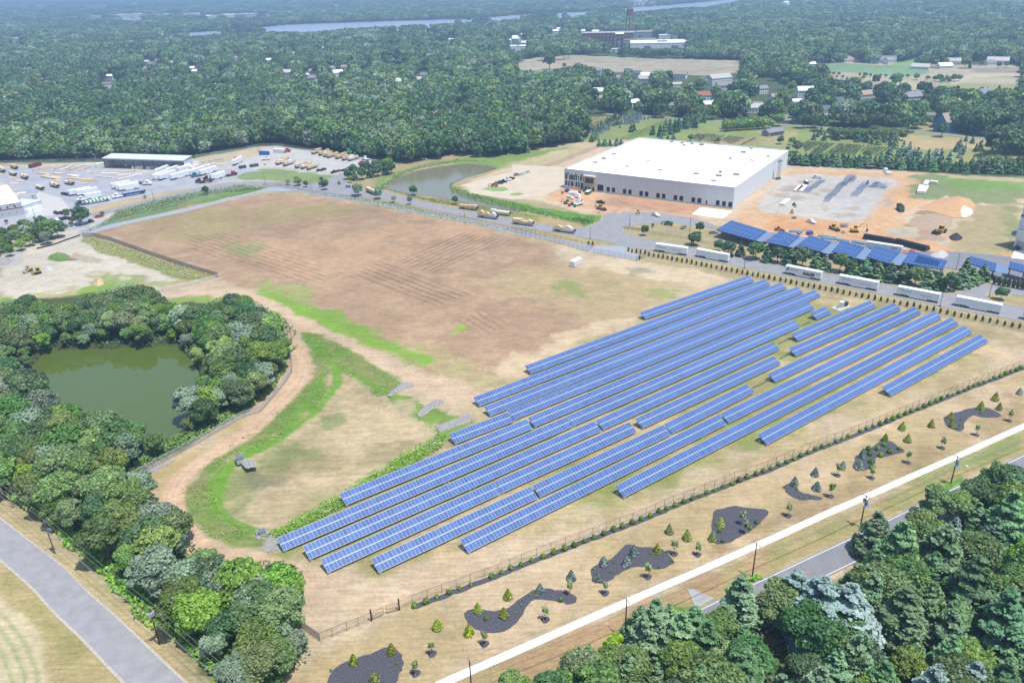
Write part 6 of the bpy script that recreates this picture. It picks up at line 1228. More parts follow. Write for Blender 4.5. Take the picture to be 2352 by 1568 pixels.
# portable toilets
for(x,y,c,s_)in[(*T(1,1,(835,155))[0],(40,140,215),"left blue portable toilet at the truck lot gate"),(*T(1,1,(858,155))[0],(40,140,215),"right blue portable toilet at the truck lot gate"),(*X5(163,265),(214,70,50),"red portable toilet on the orange dirt"),(*X5(208,270),(30,160,150),"teal portable toilet beside the small truck")]:
 r_=empty("portable_toilet",at(x,y),R(30),s_,"portable toilet");m=mat("plastic_%d_%d"%c[:2],c,.5);MB().box(-.55,.55,-.55,.55,0,2.1).obj("cabin",m,r_);MB().box(-.4,.4,-.58,-.55,.1,1.95).obj("door",mat("plastic_door_%d"%c[0],tuple(int(v*.8)for v in c),.5),r_);MB().side([(-.6,2.1),(.6,2.1),(.45,2.3),(-.45,2.3)],-.6,.6).obj("roof",white,r_)
# --- construction machines
yel=mat("machine_yellow",(222,178,62),.45,var=.06);orn=mat("machine_orange",(220,120,40),.45);gr_=mat("machine_green",(36,140,92),.45);blu=mat("machine_blue",(60,110,190),.45)
def tracks(r_,L_,w_,y0,h=.9):
 for s in(-1,1):MB().side([(-L_/2+.3,0),(L_/2-.3,0),(L_/2,h*.5),(L_/2-.3,h),(-L_/2+.3,h),(-L_/2,h*.5)],s*y0-w_/2,s*y0+w_/2).obj("track",black,r_)
def machine(kind,pos,head,lab,m=yel,s=1.0):
 A=at(*pos);B=at(pos[0]+head[0],pos[1]+head[1]);d=B-A;r_=empty(kind,(A.x,A.y,.02),math.atan2(d.y,d.x),lab,kind.replace("_"," "));r_.scale=(s,s,s)
 if kind=="bulldozer":
  tracks(r_,3.4,.6,.95);MB().side([(-1.6,.6),(1.6,.6),(1.5,1.5),(0,1.6),(-1.6,1.6)],-.7,.7).obj("body",m,r_);MB().box(-1.2,.2,-.65,.65,1.6,2.9).obj("cab",glass,r_);MB().box(-1.3,.3,-.75,.75,2.9,3.05).obj("cab_roof",m,r_);MB().box(2.1,2.3,-1.6,1.6,.1,1.2).obj("blade",m,r_);MB().box(0,2.1,.75,.9,.4,.6).box(0,2.1,-.9,-.75,.4,.6).obj("push_arm",m,r_)
 elif kind=="excavator":
  tracks(r_,4,.6,1.1);MB().box(-1.9,1.3,-1.3,1.3,1.0,2.0).obj("body",m,r_);MB().box(0,1.3,.2,1.2,2.0,3.1).obj("cab",glass,r_)
  for nm,a,b_,w_ in(("boom",(1,0,1.8),(3.6,0,4.6),.25),("boom",(3.6,0,4.6),(5.6,0,4.3),.22),("stick",(5.6,0,4.3),(6.4,0,1.6),.18)):MB().tube(a,b_,w_,n=6).obj(nm,m,r_)
  MB().side([(6.0,.4),(6.9,.6),(6.7,1.7),(6.2,1.6)],-.5,.5).obj("bucket",black,r_)
 elif kind in("wheel_loader","backhoe"):
  wheels(r_,(-1.5,1.6),1.05,.75,.55);MB().side([(-2.6,.8),(1.2,.8),(1.2,1.6),(-.3,1.8),(-2.6,1.9)],-.9,.9).obj("body",m,r_);MB().box(-.9,.5,-.7,.7,1.7,2.9).obj("cab",glass,r_);MB().box(-1,.6,-.8,.8,2.9,3.05).obj("cab_roof",m,r_)
  MB().tube((.8,.6,1.5),(3,.6,.7),.12,n=6).tube((.8,-.6,1.5),(3,-.6,.7),.12,n=6).obj("lift_arm",m,r_);MB().side([(2.8,.1),(3.9,.1),(3.0,1.2),(2.7,1.0)],-1.3,1.3).obj("bucket",black,r_)
  if kind=="backhoe":MB().tube((-2.4,0,1.4),(-3.6,0,3.4),.14,n=6).tube((-3.6,0,3.4),(-4.4,0,1.2),.12,n=6).obj("hoe_arm",m,r_);MB().box(-4.7,-4.2,-.35,.35,.7,1.3).obj("hoe_bucket",black,r_)
 elif kind=="roller":
  MB().tube((1.6,-1,.75),(1.6,1,.75),.75,n=16).obj("drum",alu,r_);wheels(r_,(-1.5,),.85,.7,.5);MB().box(-2.3,.6,-.8,.8,.8,1.6).obj("body",m,r_);MB().box(-.9,.3,-.7,.7,2.6,2.75).obj("canopy",black,r_);MB().box(-.9,-.8,-.7,-.6,1.6,2.6).box(.2,.3,.6,.7,1.6,2.6).box(.2,.3,-.7,-.6,1.6,2.6).box(-.9,-.8,.6,.7,1.6,2.6).obj("canopy_post",black,r_)
 elif kind=="telehandler":
  wheels(r_,(-1.6,1.6),1.0,.6,.45);MB().box(-2.4,2.2,-.9,.9,.7,1.5).obj("body",m,r_);MB().box(-.6,.8,.2,.95,1.5,2.4).obj("cab",glass,r_);MB().tube((-2.2,-.3,1.9),(3.6,-.3,1.6),.2,n=6).obj("boom",m,r_);MB().box(3.5,3.7,-.8,.4,.3,1.6).box(3.7,4.9,-.6,-.5,.3,.4).box(3.7,4.9,.1,.2,.3,.4).obj("fork",black,r_)
 elif kind=="boom_lift":
  wheels(r_,(-1.1,1.1),.95,.45,.4);MB().box(-1.6,1.6,-.8,.8,.7,1.6).obj("body",m,r_);MB().tube((-1,0,1.9),(3.5,0,2.6),.16,n=6).tube((3.5,0,2.6),(6.6,0,1.2),.13,n=6).obj("boom",m,r_);MB().box(6.4,7.4,-.8,.8,.6,1.6).obj("basket",steel,r_)
 elif kind=="dump_truck":
  wheels(r_,(-3,-1.7,2.9),1.05,.55,.5);MB().box(-4,3.8,-.5,.5,.7,1.1).obj("chassis",black,r_);MB().side([(-4,1.3),(1.2,1.3),(1.4,3.1),(-4.2,3.1)],-1.25,1.25).obj("dump_body",mat("dark_dump_body",(64,66,66),.6),r_);MB().box(-3.9,1.1,-1.1,1.1,2.9,3.25).obj("load",mat("dark_soil",(58,52,48),.95),r_);MB().side([(1.5,1.0),(4.2,1.0),(4.2,1.9),(3.3,2.1),(3.0,3.0),(1.5,3.0)],-1.15,1.15).obj("cab",m,r_);MB().side([(3.28,2.12),(3.02,2.85),(2.0,2.85),(2.0,2.12)],-1.17,1.17).obj("window",glass,r_)
 return r_
machine("bulldozer",T(0,1,(345,945))[0],(-8,2),"yellow bulldozer parked on the gravel lot");machine("roller",T(0,1,(258,930))[0],(-8,3),"yellow roller left of the bulldozer on the gravel lot")
machine("backhoe",X5(425,290),(8,2),"yellow backhoe in front of the warehouse's first dock doors");machine("backhoe",X5(150,245),(8,1),"yellow backhoe behind the red portable toilet");machine("bulldozer",X5(738,325),(-3,8),"small yellow bulldozer levelling dirt by the dock apron",s=.8);machine("telehandler",X5(995,420),(-8,-1),"green telehandler on the road island's pale pad",gr_)
machine("boom_lift",X5(145,140),(-8,4),"blue boom lift at the warehouse office corner",blu);machine("boom_lift",X5(245,150),(2,-8),"orange boom lift in front of the warehouse office",orn);machine("telehandler",T(1,1,(2190,145))[0],(-8,0),"orange paving machine at the left end of the parked vehicles",orn)
machine("wheel_loader",X3(700,585),(8,3),"tan wheel loader on the orange earth below the pad");machine("excavator",X3(875,605),(8,0),"yellow excavator digging beside the pipes");machine("wheel_loader",X3(240,595),(8,1),"orange and black loader left of the blue lift",orn,.8);machine("boom_lift",X3(500,625),(-8,1),"blue boom lift beside the solar carport",blu);machine("roller",X3(783,612),(8,0),"small yellow plate roller near the excavator",yel,.45)
machine("excavator",X3(985,198),(-3,6),"small orange tan excavator at the far end of the steel bundles",orn,.6);machine("boom_lift",X3(370,380),(3,6),"green lift lying low on the building pad",gr_,.8);machine("bulldozer",X3(350,445),(-2,8),"small dozer at the pad's near left corner",yel,.7);machine("dump_truck",X4(303,130),(6,6),"green dump truck loaded with dark earth",mat("truck_green",(40,96,88),.4));machine("wheel_loader",X4(640,318),(-8,2),"yellow wheel loader below the sand heap",s=1.3)
# white box truck
r_=empty("box_truck",at(*X5(205,190)),math.atan2(*(lambda d:(d.y,d.x))(at(*X5(250,192))-at(*X5(160,186)))),"white box truck with red print in front of the warehouse office","truck");MB().box(-3.5,2,-1.2,1.2,1,3.6).obj("cargo_box",white,r_);MB().side([(2.05,.6),(4,.6),(4,1.5),(3.2,1.8),(3,2.6),(2.05,2.6)],-1.05,1.05).obj("cab",white,r_);wheels(r_,(-2.2,3),.95,.45,.4);MB().box(-1.8,.6,-1.215,-1.205,2.2,2.5).obj("red_print",mat("red_print",(190,60,60),.5,var=0),r_)
cab(WHT,X5(205,262),X5(245,252),"small white truck beside the teal toilet")
# scissor lift by the warehouse side
p=at(*T(3,1,(92,78))[0]);r_=empty("scissor_lift",p,R(30),"tall green scissor lift raised against the warehouse's right wall","scissor lift");MB().box(-1.6,1.6,-.9,.9,.3,1.2).obj("base",gr_,r_);wheels(r_,(-1.1,1.1),.9,.4,.3)
mb=MB()
for k in range(6):
 z0,z1=1.2+k*1.75,1.2+(k+1)*1.75
 for y in(-.7,.7):mb.tube((-1.2,y,z0),(1.2,y,z1),.09,n=5).tube((1.2,y,z0),(-1.2,y,z1),.09,n=5)
mb.obj("scissor_arms",black,r_);MB().box(-1.8,1.8,-.9,.9,11.7,11.85).obj("platform",gr_,r_);MB().box(-1.8,1.8,-.9,-.85,11.85,12.9).box(-1.8,1.8,.85,.9,11.85,12.9).obj("guard_rail",mesh_screen("rail_screen",(60,150,110),.3),r_)
# bundles of steel joists, pipes, panels
def bundle(a,b_,w_,h,m,lab=None,name="steel_bundle",rows_=4):
 A,B=at(*a),at(*b_);d=B-A;mb=MB();
 for k in range(rows_):
  y=-w_/2+w_*(k+.5)/rows_;mb.box(0,d.length,y-.08,y+.08,0.1,.2).box(0,d.length,y-.08,y+.08,h-.1,h);n=max(2,int(d.length/1.4))
  for q in range(n):x0=d.length*q/n;x1=d.length*(q+1)/n;mb.tube((x0,y,.2 if q%2 else h-.1),(x1,y,h-.1 if q%2 else .2),.05,n=4,caps=False)
 o=mb.obj(name,m);o.location=(A.x,A.y,.02);o.rotation_euler=(0,0,math.atan2(d.y,d.x));return o
joist=mat("joist_blue_grey",(112,138,180),.5,.2);bl_=[]
for a,b_,w_,h in[((470,278),(512,232),4,1.4),((525,238),(585,190),4,1.6),((590,192),(615,172),4,.8),((640,352),(685,290),4,1.6),((692,302),(735,255),4,1.8),((733,255),(780,200),4,1.8),((780,218),(828,170),4,1.8),((815,168),(865,130),5,1.4),((840,184),(878,148),4,1.0),((868,306),(922,262),4.5,1.4),((915,260),(975,202),4.5,1.6),((1010,232),(1055,212),4,.6),((1060,235),(1120,205),4,.8),((1110,242),(1140,225),3,.6),((1045,205),(1080,188),3,.5),((755,560),(820,560),4,1.3),((350,492),(388,490),2,.8)]:
 bl_.append(bundle(X3(*a),X3(*b_),w_,h,joist))
series(bl_,"bundle of blue grey steel joists on the building pad, {n} from the left","steel bundle","steel joist bundles on the building pad")
slabs=[]
for a,b_,w_,h in[((404,270),(450,225),3,1),((438,272),(485,222),3.5,1),((288,382),(345,335),3,.9)]:A,B=at(*X3(*a)),at(*X3(*b_));d=B-A;mb=MB();[mb.box(0,d.length,0,w_,z,z+h/3-.05)for z in(0,h/3,2*h/3)];o=mb.obj("panel_stack",lum3);o.location=A;o.rotation_euler=(0,0,math.atan2(d.y,d.x));slabs.append(o)
series(slabs,"long white stack of insulation panels on the pad, {n} from the left","panel stack","white panel stacks on the pad")
pb_=[]
for a,b_,n,w_ in[((942,655),(1200,700),5,5),((1210,700),(1345,735),5,5)]:pb_.append((X3(*a),X3(*b_),n))
for a,b_,n in[(X4(0,360),X4(245,402),5),(X4(265,400),X4(535,468),6)]:
 A,B=at(*a),at(*b_);d=B-A;mb=MB();r0=.42
 for q in range(3):
  for k in range(n-q):mb.tube((0,(k+q*.5)*2*r0-n*r0,r0+q*r0*1.75),(d.length,(k+q*.5)*2*r0-n*r0,r0+q*r0*1.75),r0,n=10)
 o=mb.obj("pipe_stack",mat("black_pipe",(38,44,58),.35));o.location=A;o.rotation_euler=(0,0,math.atan2(d.y,d.x));tag(o,"left stack of long dark pipes behind the carport" if a==X4(0,360)else "right stack of long dark pipes behind the red truck","pipe stack","dark pipe stacks")
for k,(a,b_)in enumerate([((575,640),(715,660)),((600,655),(700,668)),((700,665),(830,690)),((330,600),(440,610)),((860,685),(975,710))]):
 A,B=at(*X3(*a)),at(*X3(*b_));d=B-A;mb=MB();[mb.box(0,d.length,y,y+.5,0,.7)for y in(-1.5,-.7,.1,.9)];o=mb.obj("beam_stack",mat("pale_blue_beams",(150,184,206),.5,.2));o.location=A;o.rotation_euler=(0,0,math.atan2(d.y,d.x));tag(o,"pale blue steel beams lying behind the carport, %s stack from the left"%nth([2,3,4,1,5][k]),"beam stack","pale beams behind the carport")
# truck parked behind the carport
o=box_trailer(16.15);place_line(o,X4(15,452),X4(318,500));letter(o,"GO",1.5,black,12.6,-1.31,2.7,shear=.2);tag(o,"white trailer with two black letters behind the solar carport","trailer");cab((220,24,52),X4(322,505),X4(420,522),"bright red truck tractor ahead of the white trailer behind the carport",.0)
for k,(a,b_)in enumerate([((2132,453+0),(0,0))]):pass
ct_=[(T(3,1,(1405,215))[0],T(3,1,(1425,155))[0],"white container, left of the pair lying on the green verge"),(T(3,1,(1440,218))[0],T(3,1,(1472,165))[0],"white container, right of the pair lying on the green verge"),(T(3,1,(1460,148))[0],T(3,1,(1480,115))[0],"short white container standing on end of the row on the verge"),(T(3,1,(1485,120))[0],T(3,1,(1550,128))[0],"white container lying crosswise on the verge")]
for a,b_,s_ in ct_:container(a,b_,2.4,1.8,(232,234,236),s_)
container(X3(1133,108),X3(1155,108),3,2.6,(228,230,232),"small white hut at the windbreak's foot");container(X3(1150,124),X3(1190,124),3,1.4,(226,226,222),"low white box beside the small white hut")
# heaps
def heap(pts,h,m,lab,name="soil_heap",peak=None):
 p=gp(pts);c=sum((Vector(q)for q in p),Vector((0,0)))/len(p)if peak is None else at(*peak).xy;mb=MB();n=len(p);L_=7;vs=[]
 for k in range(L_):
  f=k/L_;z=h*(1-(1-f)**1.15)
  for q in p:v=Vector(q).lerp(Vector(c),f);vs.append((v.x+rng.normal()*.18,v.y+rng.normal()*.18,max(0,z+rng.normal()*.07*h/3*(k>0))-(.1 if k==0 else 0)))
 vs.append((c[0],c[1],h));fs=[(i*n+k,i*n+(k+1)%n,(i+1)*n+(k+1)%n,(i+1)*n+k)for i in range(L_-1)for k in range(n)]+[((L_-1)*n+k,(L_-1)*n+(k+1)%n,L_*n)for k in range(n)]
 o=mb.add(vs,fs).obj(name,m,smooth=True);return tag(o,lab,"heap")
def ell(x,y,a,b_,n=16,t0=0):return[(x+a*math.cos(t),y+b_*math.sin(t))for t in np.linspace(0,2*math.pi,n,endpoint=False)]
sand=mat("tan_sand",(214,172,128),.95,var=.12,scale=.4,bump=.2)
heap([(2105,478),(2150,488),(2190,500),(2225,498),(2242,470),(2230,458),(2200,450),(2160,455)],4.5,sand,"large tan sand heap right of the dump truck","sand_heap",(2208,473));heap(ell(2213,486,22,13),3.2,mat("pale_sand",(232,214,186),.95,var=.08,scale=.5),"pale sand spill on the right flank of the tan heap","sand_heap")
heap(ell(2172,455,11,4),1.6,mat("grey_stone_heap",(196,196,196),.95,var=.3,scale=1.2,bump=.4),"small grey stone heap behind the sand heap","stone_heap");heap(ell(2195,546,16,7),2.6,mat("black_soil_heap",(66,66,76),.95,var=.35,scale=1.5,bump=.5),"dark heap right of the wheel loader");heap(ell(2158,585,22,8),2.4,mat("pale_gravel_heap",(206,204,198),.95,var=.15,scale=1.0,bump=.3),"pale gravel heap behind the right carport","gravel_heap")
heap(ell(110,617,15,5),1.6,mat("white_gravel_heap",(206,204,200),.95,var=.15,scale=1.0,bump=.3),"pale gravel heap right of the bulldozer","gravel_heap");heap(ell(226,648,13,9),1.6,mat("orange_sand_heap",(222,192,150),.95,var=.1,scale=.6),"tan sand heap at the edge of the gravel lot","sand_heap");heap(ell(136,589,24,8),2.0,mat("weedy_heap",(112,144,78),.95,var=.3,scale=1.0,bump=.5),"weed covered mound on the gravel lot","grassy_mound")
heap(ell(1288+130,487,12,4),1.3,mat("fill_heap",(196,168,144),.95,var=.15,scale=.8,bump=.3),"low dirt heap left of the small bulldozer");heap([(2080,515),(2105,497),(2130,490),(2150,490),(2190,500),(2188,520),(2160,530),(2120,528)],1.5,mat("track_heap",(184,162,138),.95,var=.15,scale=.6,bump=.3),"broad low dirt mound with green patches below the sand heap","soil_heap")
# people
def person(px,py,rz,lab,vest=True):
 r_=empty("person",at(px,py),rz,lab,"person");me=bpy.data.meshes.new("body")
 V=[(0,0,.95),(0,0,1.2),(0,0,1.42),(0,0,1.52),(0,0,1.66),(.02,0,1.76),(0,.19,1.42),(.05,.27,1.15),(.16,.27,.92),(0,-.19,1.42),(-.03,-.27,1.15),(.05,-.27,.9),(.05,.1,.88),(.12,.11,.48),(.05,.12,.08),(.2,.12,.04),(-.05,-.1,.88),(-.06,-.11,.48),(-.15,-.12,.08),(0,-.12,.04)]
 Eg=[(0,1),(1,2),(2,3),(3,4),(4,5),(2,6),(6,7),(7,8),(2,9),(9,10),(10,11),(0,12),(12,13),(13,14),(14,15),(0,16),(16,17),(17,18),(18,19)]
 me.from_pydata(V,Eg,[]);o=link("body",me,r_);sk=o.modifiers.new("skin",'SKIN');rr=[.15,.14,.15,.06,.09,.07,.06,.045,.035,.06,.045,.035,.09,.065,.045,.04,.09,.065,.045,.04]
 for i,v in enumerate(me.skin_vertices[0].data):v.radius=(rr[i],rr[i]);v.use_root=i==0
 o.modifiers.new("smooth",'SUBSURF').levels=1;me.materials.append(mat("work_trousers",(52,58,84),.8))
 MB().lathe([(.19,.98),(.2,1.2),(.21,1.4),(.12,1.47)],12).obj("safety_vest",mat("vest_yellow",(214,226,60),.7),r_);MB().lathe([(.12,1.72),(.125,1.78),(.08,1.85),(.01,1.87)],12).obj("hard_hat",white,r_);MB().lathe([(.03,1.54),(.085,1.6),(.09,1.68),(.07,1.74)],10).obj("head",mat("skin",(196,150,122),.6),r_);return r_
person(1371.8,491,1.0,"left of two standing workers in yellow vests by the grassy bank");person(1376.8,491,2.5,"right of two standing workers in yellow vests by the grassy bank")
# --- big warehouse
WA,WD=at(*T(2,1,(480,157))[0]),at(*T(2,1,(2026,352))[0]);d=WD-WA;WL=d.length;WR=math.atan2(d.y,d.x);WH_=12.6
bk=at(1816,345.5,WH_);u_=d.normalized();n_=Vector((-u_.y,u_.x,0));WDP=(bk-WD).dot(n_)
wh=empty("warehouse",(WA.x,WA.y,0),WR,"huge white flat roofed warehouse under construction with loading doors","warehouse")
wallw=stripes("tilt_up_panels",(196,200,204),(222,223,223),6.9,0,.018,.7);walls_=stripes("side_panels_white",(206,210,214),(232,234,236),7.5,1,.016,.7)
roofw=mat("white_membrane",(244,244,242),.7,var=.015,scale=.05)
mb=MB();mb.add([(0,0,0),(WL,0,0),(WL,0,WH_),(0,0,WH_)],[(0,1,2,3)],0);mb.add([(WL,0,0),(WL,WDP,0),(WL,WDP,WH_),(WL,0,WH_)],[(0,1,2,3)],1);mb.add([(0,WDP,0),(0,0,0),(0,0,WH_),(0,WDP,WH_)],[(0,1,2,3)],1);mb.add([(WL,WDP,0),(0,WDP,0),(0,WDP,WH_),(WL,WDP,WH_)],[(0,1,2,3)],0)
mb.obj("wall",[wallw,walls_],wh);MB().box(.25,WL-.25,.25,WDP-.25,WH_-.9,WH_-.55).obj("roof",roofw,wh)
mb=MB();mb.box(0,WL,-.06,.25,WH_,WH_+.12);mb.box(0,WL,WDP-.25,WDP+.06,WH_,WH_+.12);mb.box(-.06,.25,-.06,WDP+.06,WH_+.003,WH_+.123);mb.box(WL-.25,WL+.06,-.06,WDP+.06,WH_+.003,WH_+.123);mb.obj("parapet",white,wh)
mb=MB();mb.box(0,WL,-.12,0,0,1.0);mb.obj("plinth",conc,wh)
def wx(u,v,z):
 lo,hi=0.0,WL
 for _ in range(40):
  m=(lo+hi)/2;q=WA+u_*m;P=proj([(q.x,q.y,z)])[0]
  if P[0]<1176+u/4:lo=m
  else:hi=m
 return lo
for a,b_ in[(869,899),(918,949),(1018,1050),(1068,1100),(1170,1203),(1221,1254),(1325,1359),(1378,1411),(1484,1519),(1538,1574),(1648,1684),(1703,1740),(1873,1908),(1929,1965),(1987,2024)]:
 x0,x1=wx(a,0,2.5),wx(b_,0,2.5);dr=MB().box(x0,x1,-.05,-.01,1.1,4.1).obj("dock_door",mat("dark_doorway",(34,42,58),.5),wh);MB().box(x0-.12,x0,-.09,-.055,1.05,4.2).box(x1,x1+.12,-.09,-.055,1.05,4.2).box(x0,x1,-.09,-.055,4.1,4.22).obj("frame",white,dr)
x0,x1=wx(785,0,2.5),wx(840,0,2.5);MB().box(x0,x1,-.05,-.01,.1,4.9).obj("drive_in_door",MATS["dark_doorway"],wh);x0,x1=wx(1781,0,2),wx(1794,0,2);MB().box(x0,x1,-.05,-.01,1.0,3.2).obj("side_door",MATS["dark_doorway"],wh)
for a,b_,z0,z1 in[(488,510,8.2,11),(525,538,8.0,10.8),(540,562,8.0,10.8),(583,597,8.2,10.9),(606,614,8.2,10.9),(625,642,8.0,10.7),(652,660,8.0,10.6),(562,568,8,11),(570,578,8,11),(490,497,11.3,11.9),(507,522,11.3,12.2),(545,552,11.2,11.9),(580,595,11.2,11.9),(634,650,11.2,11.9),(488,509,4.2,6.8),(517,532,3.9,6.7),(541,566,3.9,6.7),(583,601,4.0,6.8),(610,622,3.8,6.8),(632,655,3.6,6.6)]:
 x0,x1=wx(a,0,(z0+z1)/2),wx(b_,0,(z0+z1)/2);MB().box(x0,x1,-.05,-.01,z0-2.2,z1-2.0+.1).obj("window",glass,wh)
x0,x1=wx(664,0,5),wx(768,0,5);en=MB().box(x0,x1,-.9,-.02,.1,9.6).obj("entrance_block",mat("sheathing_tan",(206,192,156),.8,var=.15,scale=1.0),wh)
MB().box(x0+1,x1-1.2,-.98,-.91,5.2,8.6).obj("window",glass,en);[MB().box(x0+q,x0+q+1.1,-.98,-.91,1.0,2.9).obj("window",glass,en)for q in(1.2,3.3)];MB().box(x1-1.7,x1-.7,-.98,-.91,.1,2.9).obj("door",glass,en);MB().box(x0-.2,x1+.2,-1.2,.1,9.6,9.9).obj("canopy",white,en)
def wroof(px,py):
 q=at(px,py,WH_-.4)-WA;return q.dot(u_),q.dot(n_)
ru=[]
for(px,py,w_,l_,h)in[(1368,374,6,3,1.0),(1388,365,6,3,1.2),(1411,355,5,3,1.0),(1441,383,4,3,.8),(1490,370,3,2,.7),(1543,327,5,2.5,1.2),(1567,330,4,2,1.2),(1572,335,3,2,1.4),(1590,331,5,2,1.2),(1612,334,6,2.5,1.3),(1708,351,6,3,1.3),(1725,342,5,2.5,1.2),(1678,365,3,2,1.2),(1517,391,4,3,.8),(1600,400,6,3,1.0),(1652,405,7,3,1.2),(1655,397,3,2,1.5),(1692,402,7,3,1.2),(1640,416,6,2.5,.9),(1765,360,4,3,1),(1727,369,5,3,.7)]:
 x,y=wroof(px,py)
 if not(1<x<WL-1 and 1<y<WDP-1):continue
 g_=WA+u_*x+n_*y;r_=empty("rooftop_unit",(g_.x,g_.y,WH_-.55),WR);MB().box(-w_/2,w_/2,-l_/2,l_/2,0,.25).obj("curb",white,r_);MB().box(-w_*.3,w_*.25,-l_*.35,l_*.35,.25,h).obj("housing",alu,r_);MB().box(-w_*.2,-w_*.05,-l_*.36,-l_*.35,.4,h-.1).box(w_*.05,w_*.2,-l_*.36,-l_*.35,.4,h-.1).obj("vent",black,r_);ru.append(r_)
series(ru,"small air handling unit on the huge white roof, {n} from the left","rooftop unit","units on the warehouse roof")
# --- solar carports
def carport_mat():
 m=bpy.data.materials.new("carport_cells");t,N,L=nodes(m);b=N["Principled BSDF"];b.inputs["Roughness"].default_value=.25
 tc=N.new("ShaderNodeTexCoord");sx=N.new("ShaderNodeSeparateXYZ");L.new(tc.outputs["UV"],sx.inputs[0]);acc=None
 for i,(ax_,per,wd)in enumerate(((0,1.0,.05),(1,1.0,.04))):
  f=N.new("ShaderNodeMath");f.operation='FRACT';L.new(sx.outputs[ax_],f.inputs[0]);g=N.new("ShaderNodeMath");g.operation='LESS_THAN';g.inputs[1].default_value=wd;L.new(f.outputs[0],g.inputs[0])
  if acc is None:acc=g
  else:q=N.new("ShaderNodeMath");q.operation='MAXIMUM';L.new(acc.outputs[0],q.inputs[0]);L.new(g.outputs[0],q.inputs[1]);acc=q
 mx=N.new("ShaderNodeMix");mx.data_type='RGBA';mx.inputs[6].default_value=(.035,.085,.24,1);mx.inputs[7].default_value=(.16,.25,.45,1);L.new(acc.outputs[0],mx.inputs[0]);L.new(mx.outputs[2],b.inputs["Base Color"]);return m
ccell=carport_mat();cblue=mat("carport_blue_steel",(22,66,122),.5);cgrey=stripes("ribbed_metal_roof",(110,134,164),(140,162,190),.5,0,.4,.4,.3)
def carport(q,lab,grey=None,nx_=9,ny_=3,zf=4.2,zb=5.6):
 """q: photo corners of the roof: front left, back left, back right, front right"""
 Z=(zf,zb,zb,zf);P=[at(*c,z)for c,z in zip(q,Z)];o0=Vector((P[0].x,P[0].y,0));r_=empty("solar_carport",o0,0,lab,"carport","solar carports");P=[p-o0 for p in P]
 nrm=(P[1]-P[0]).cross(P[3]-P[0]).normalized();nrm=-nrm if nrm.z<0 else nrm
 me=bpy.data.meshes.new("solar_roof");up=[p+nrm*.03 for p in P];lo_=[p-nrm*.12 for p in P]
 me.from_pydata([tuple(v)for v in up+lo_],[],[(3,2,1,0),(4,5,6,7),(0,1,5,4),(1,2,6,5),(2,3,7,6),(3,0,4,7)]);me.materials.append(ccell);me.materials.append(cblue);me.polygons.foreach_set("material_index",[0,1,1,1,1,1])
 uv=me.uv_layers.new(name="UVMap");U={0:(0,0),1:(0,ny_),2:(nx_,ny_),3:(nx_,0)}
 for lp in me.loops:uv.data[lp.index].uv=U[lp.vertex_index%4]
 me.update();link("solar_roof",me,r_)
 if grey:
  G_=[at(*c,z-.25)-o0 for c,z in zip(grey,Z)];mb=MB();mb.add(G_+[g-Vector((0,0,.1))for g in G_],[(3,2,1,0),(4,5,6,7),(0,1,5,4),(1,2,6,5),(2,3,7,6),(3,0,4,7)]);mb.obj("metal_roof",cgrey,r_)
 a,b_,c,e=P;m1,m2=(a*.7+b_*.3),(e*.7+c*.3);k1,k2=(a*.15+b_*.85),(e*.15+c*.85)
 mb=MB();mb.tube(m1-Vector((0,0,.4)),m2-Vector((0,0,.4)),.22,n=4).tube(k1-Vector((0,0,.4)),k2-Vector((0,0,.4)),.22,n=4);mb.tube(a-Vector((0,0,.3)),e-Vector((0,0,.3)),.18,n=4);mb.obj("beam",cblue,r_)
 for t_ in(.06,.5,.94):
  for m_,n2 in((m1,m2),(k1,k2)):p=m_.lerp(n2,t_);MB().tube((p.x,p.y,0),(p.x,p.y,p.z-.5),.2,n=8).obj("post",cblue,r_)
 return r_
T2=lambda*p:T(2,1,*p);T3=lambda*p:T(3,1,*p)
carport(T2((1875,540),(2015,455),(2340,553),(2232,640)),"leftmost solar carport, its left end free above the parking lot",T2((2232,640),(2340,553),(2392,572),(2300,655)))
carport(T3((-32,650),(115,548),(290,601),(177,695)),"second solar carport from the left",T3((177,695),(290,601),(342,617),(232,710)),7)
carport(T3((272,683),(385,590),(582,655),(478,743)),"third solar carport from the left, centre of the row",T3((478,743),(582,655),(652,672),(560,768)),7)
carport(T3((575,735),(680,637),(887,702),(798,797)),"fourth solar carport, left of the one hiding the white trailer's front",T3((798,797),(887,702),(960,725),(880,820)),7)
carport(T3((893,785),(990,685),(1207,753),(1112,850)),"fifth solar carport, just left of the red truck",T3((1112,850),(1207,753),(1285,772),(1210,870)),7)
carport(T3((1228,840),(1310,735),(1648,829),(1602,905)),"sixth solar carport, wide one in front of the red truck",None,10)
carport(T3((1840,845),(1860,782),(2100,850),(2086,925)),"seventh solar carport, first one right of the double lamp",T3((2086,925),(2100,850),(2206,880),(2190,947)),8)
carport(T3((2208,893),(2222,832),(2520,905),(2510,975)),"solar carport cut by the photo's right edge",None,9)
pk=[]
for k,(u,v,c)in enumerate([(30,668,WHT),(100,690,BLK),(640,770,WHT),(960,812,WHT),(1270,862,WHT),(1350,880,SIL),(1430,895,NAVY),(2050,985,BLK),(2100,1000,NAVY)]):pk.append(put_car(c,"suv" if k%2 else "car",T3((u,v))[0],(4,-8),None));pk[-1]["_c"]={SIL:"silver",WHT:"white",NAVY:"dark blue",BLK:"black"}[c]
series(pk,"{c} car under or beside the solar carports, {n} from the left","car","cars under the carports")
put_car(SIL,"car",T2((1850,575))[0],(10,0),"silver car left of the first solar carport","car")
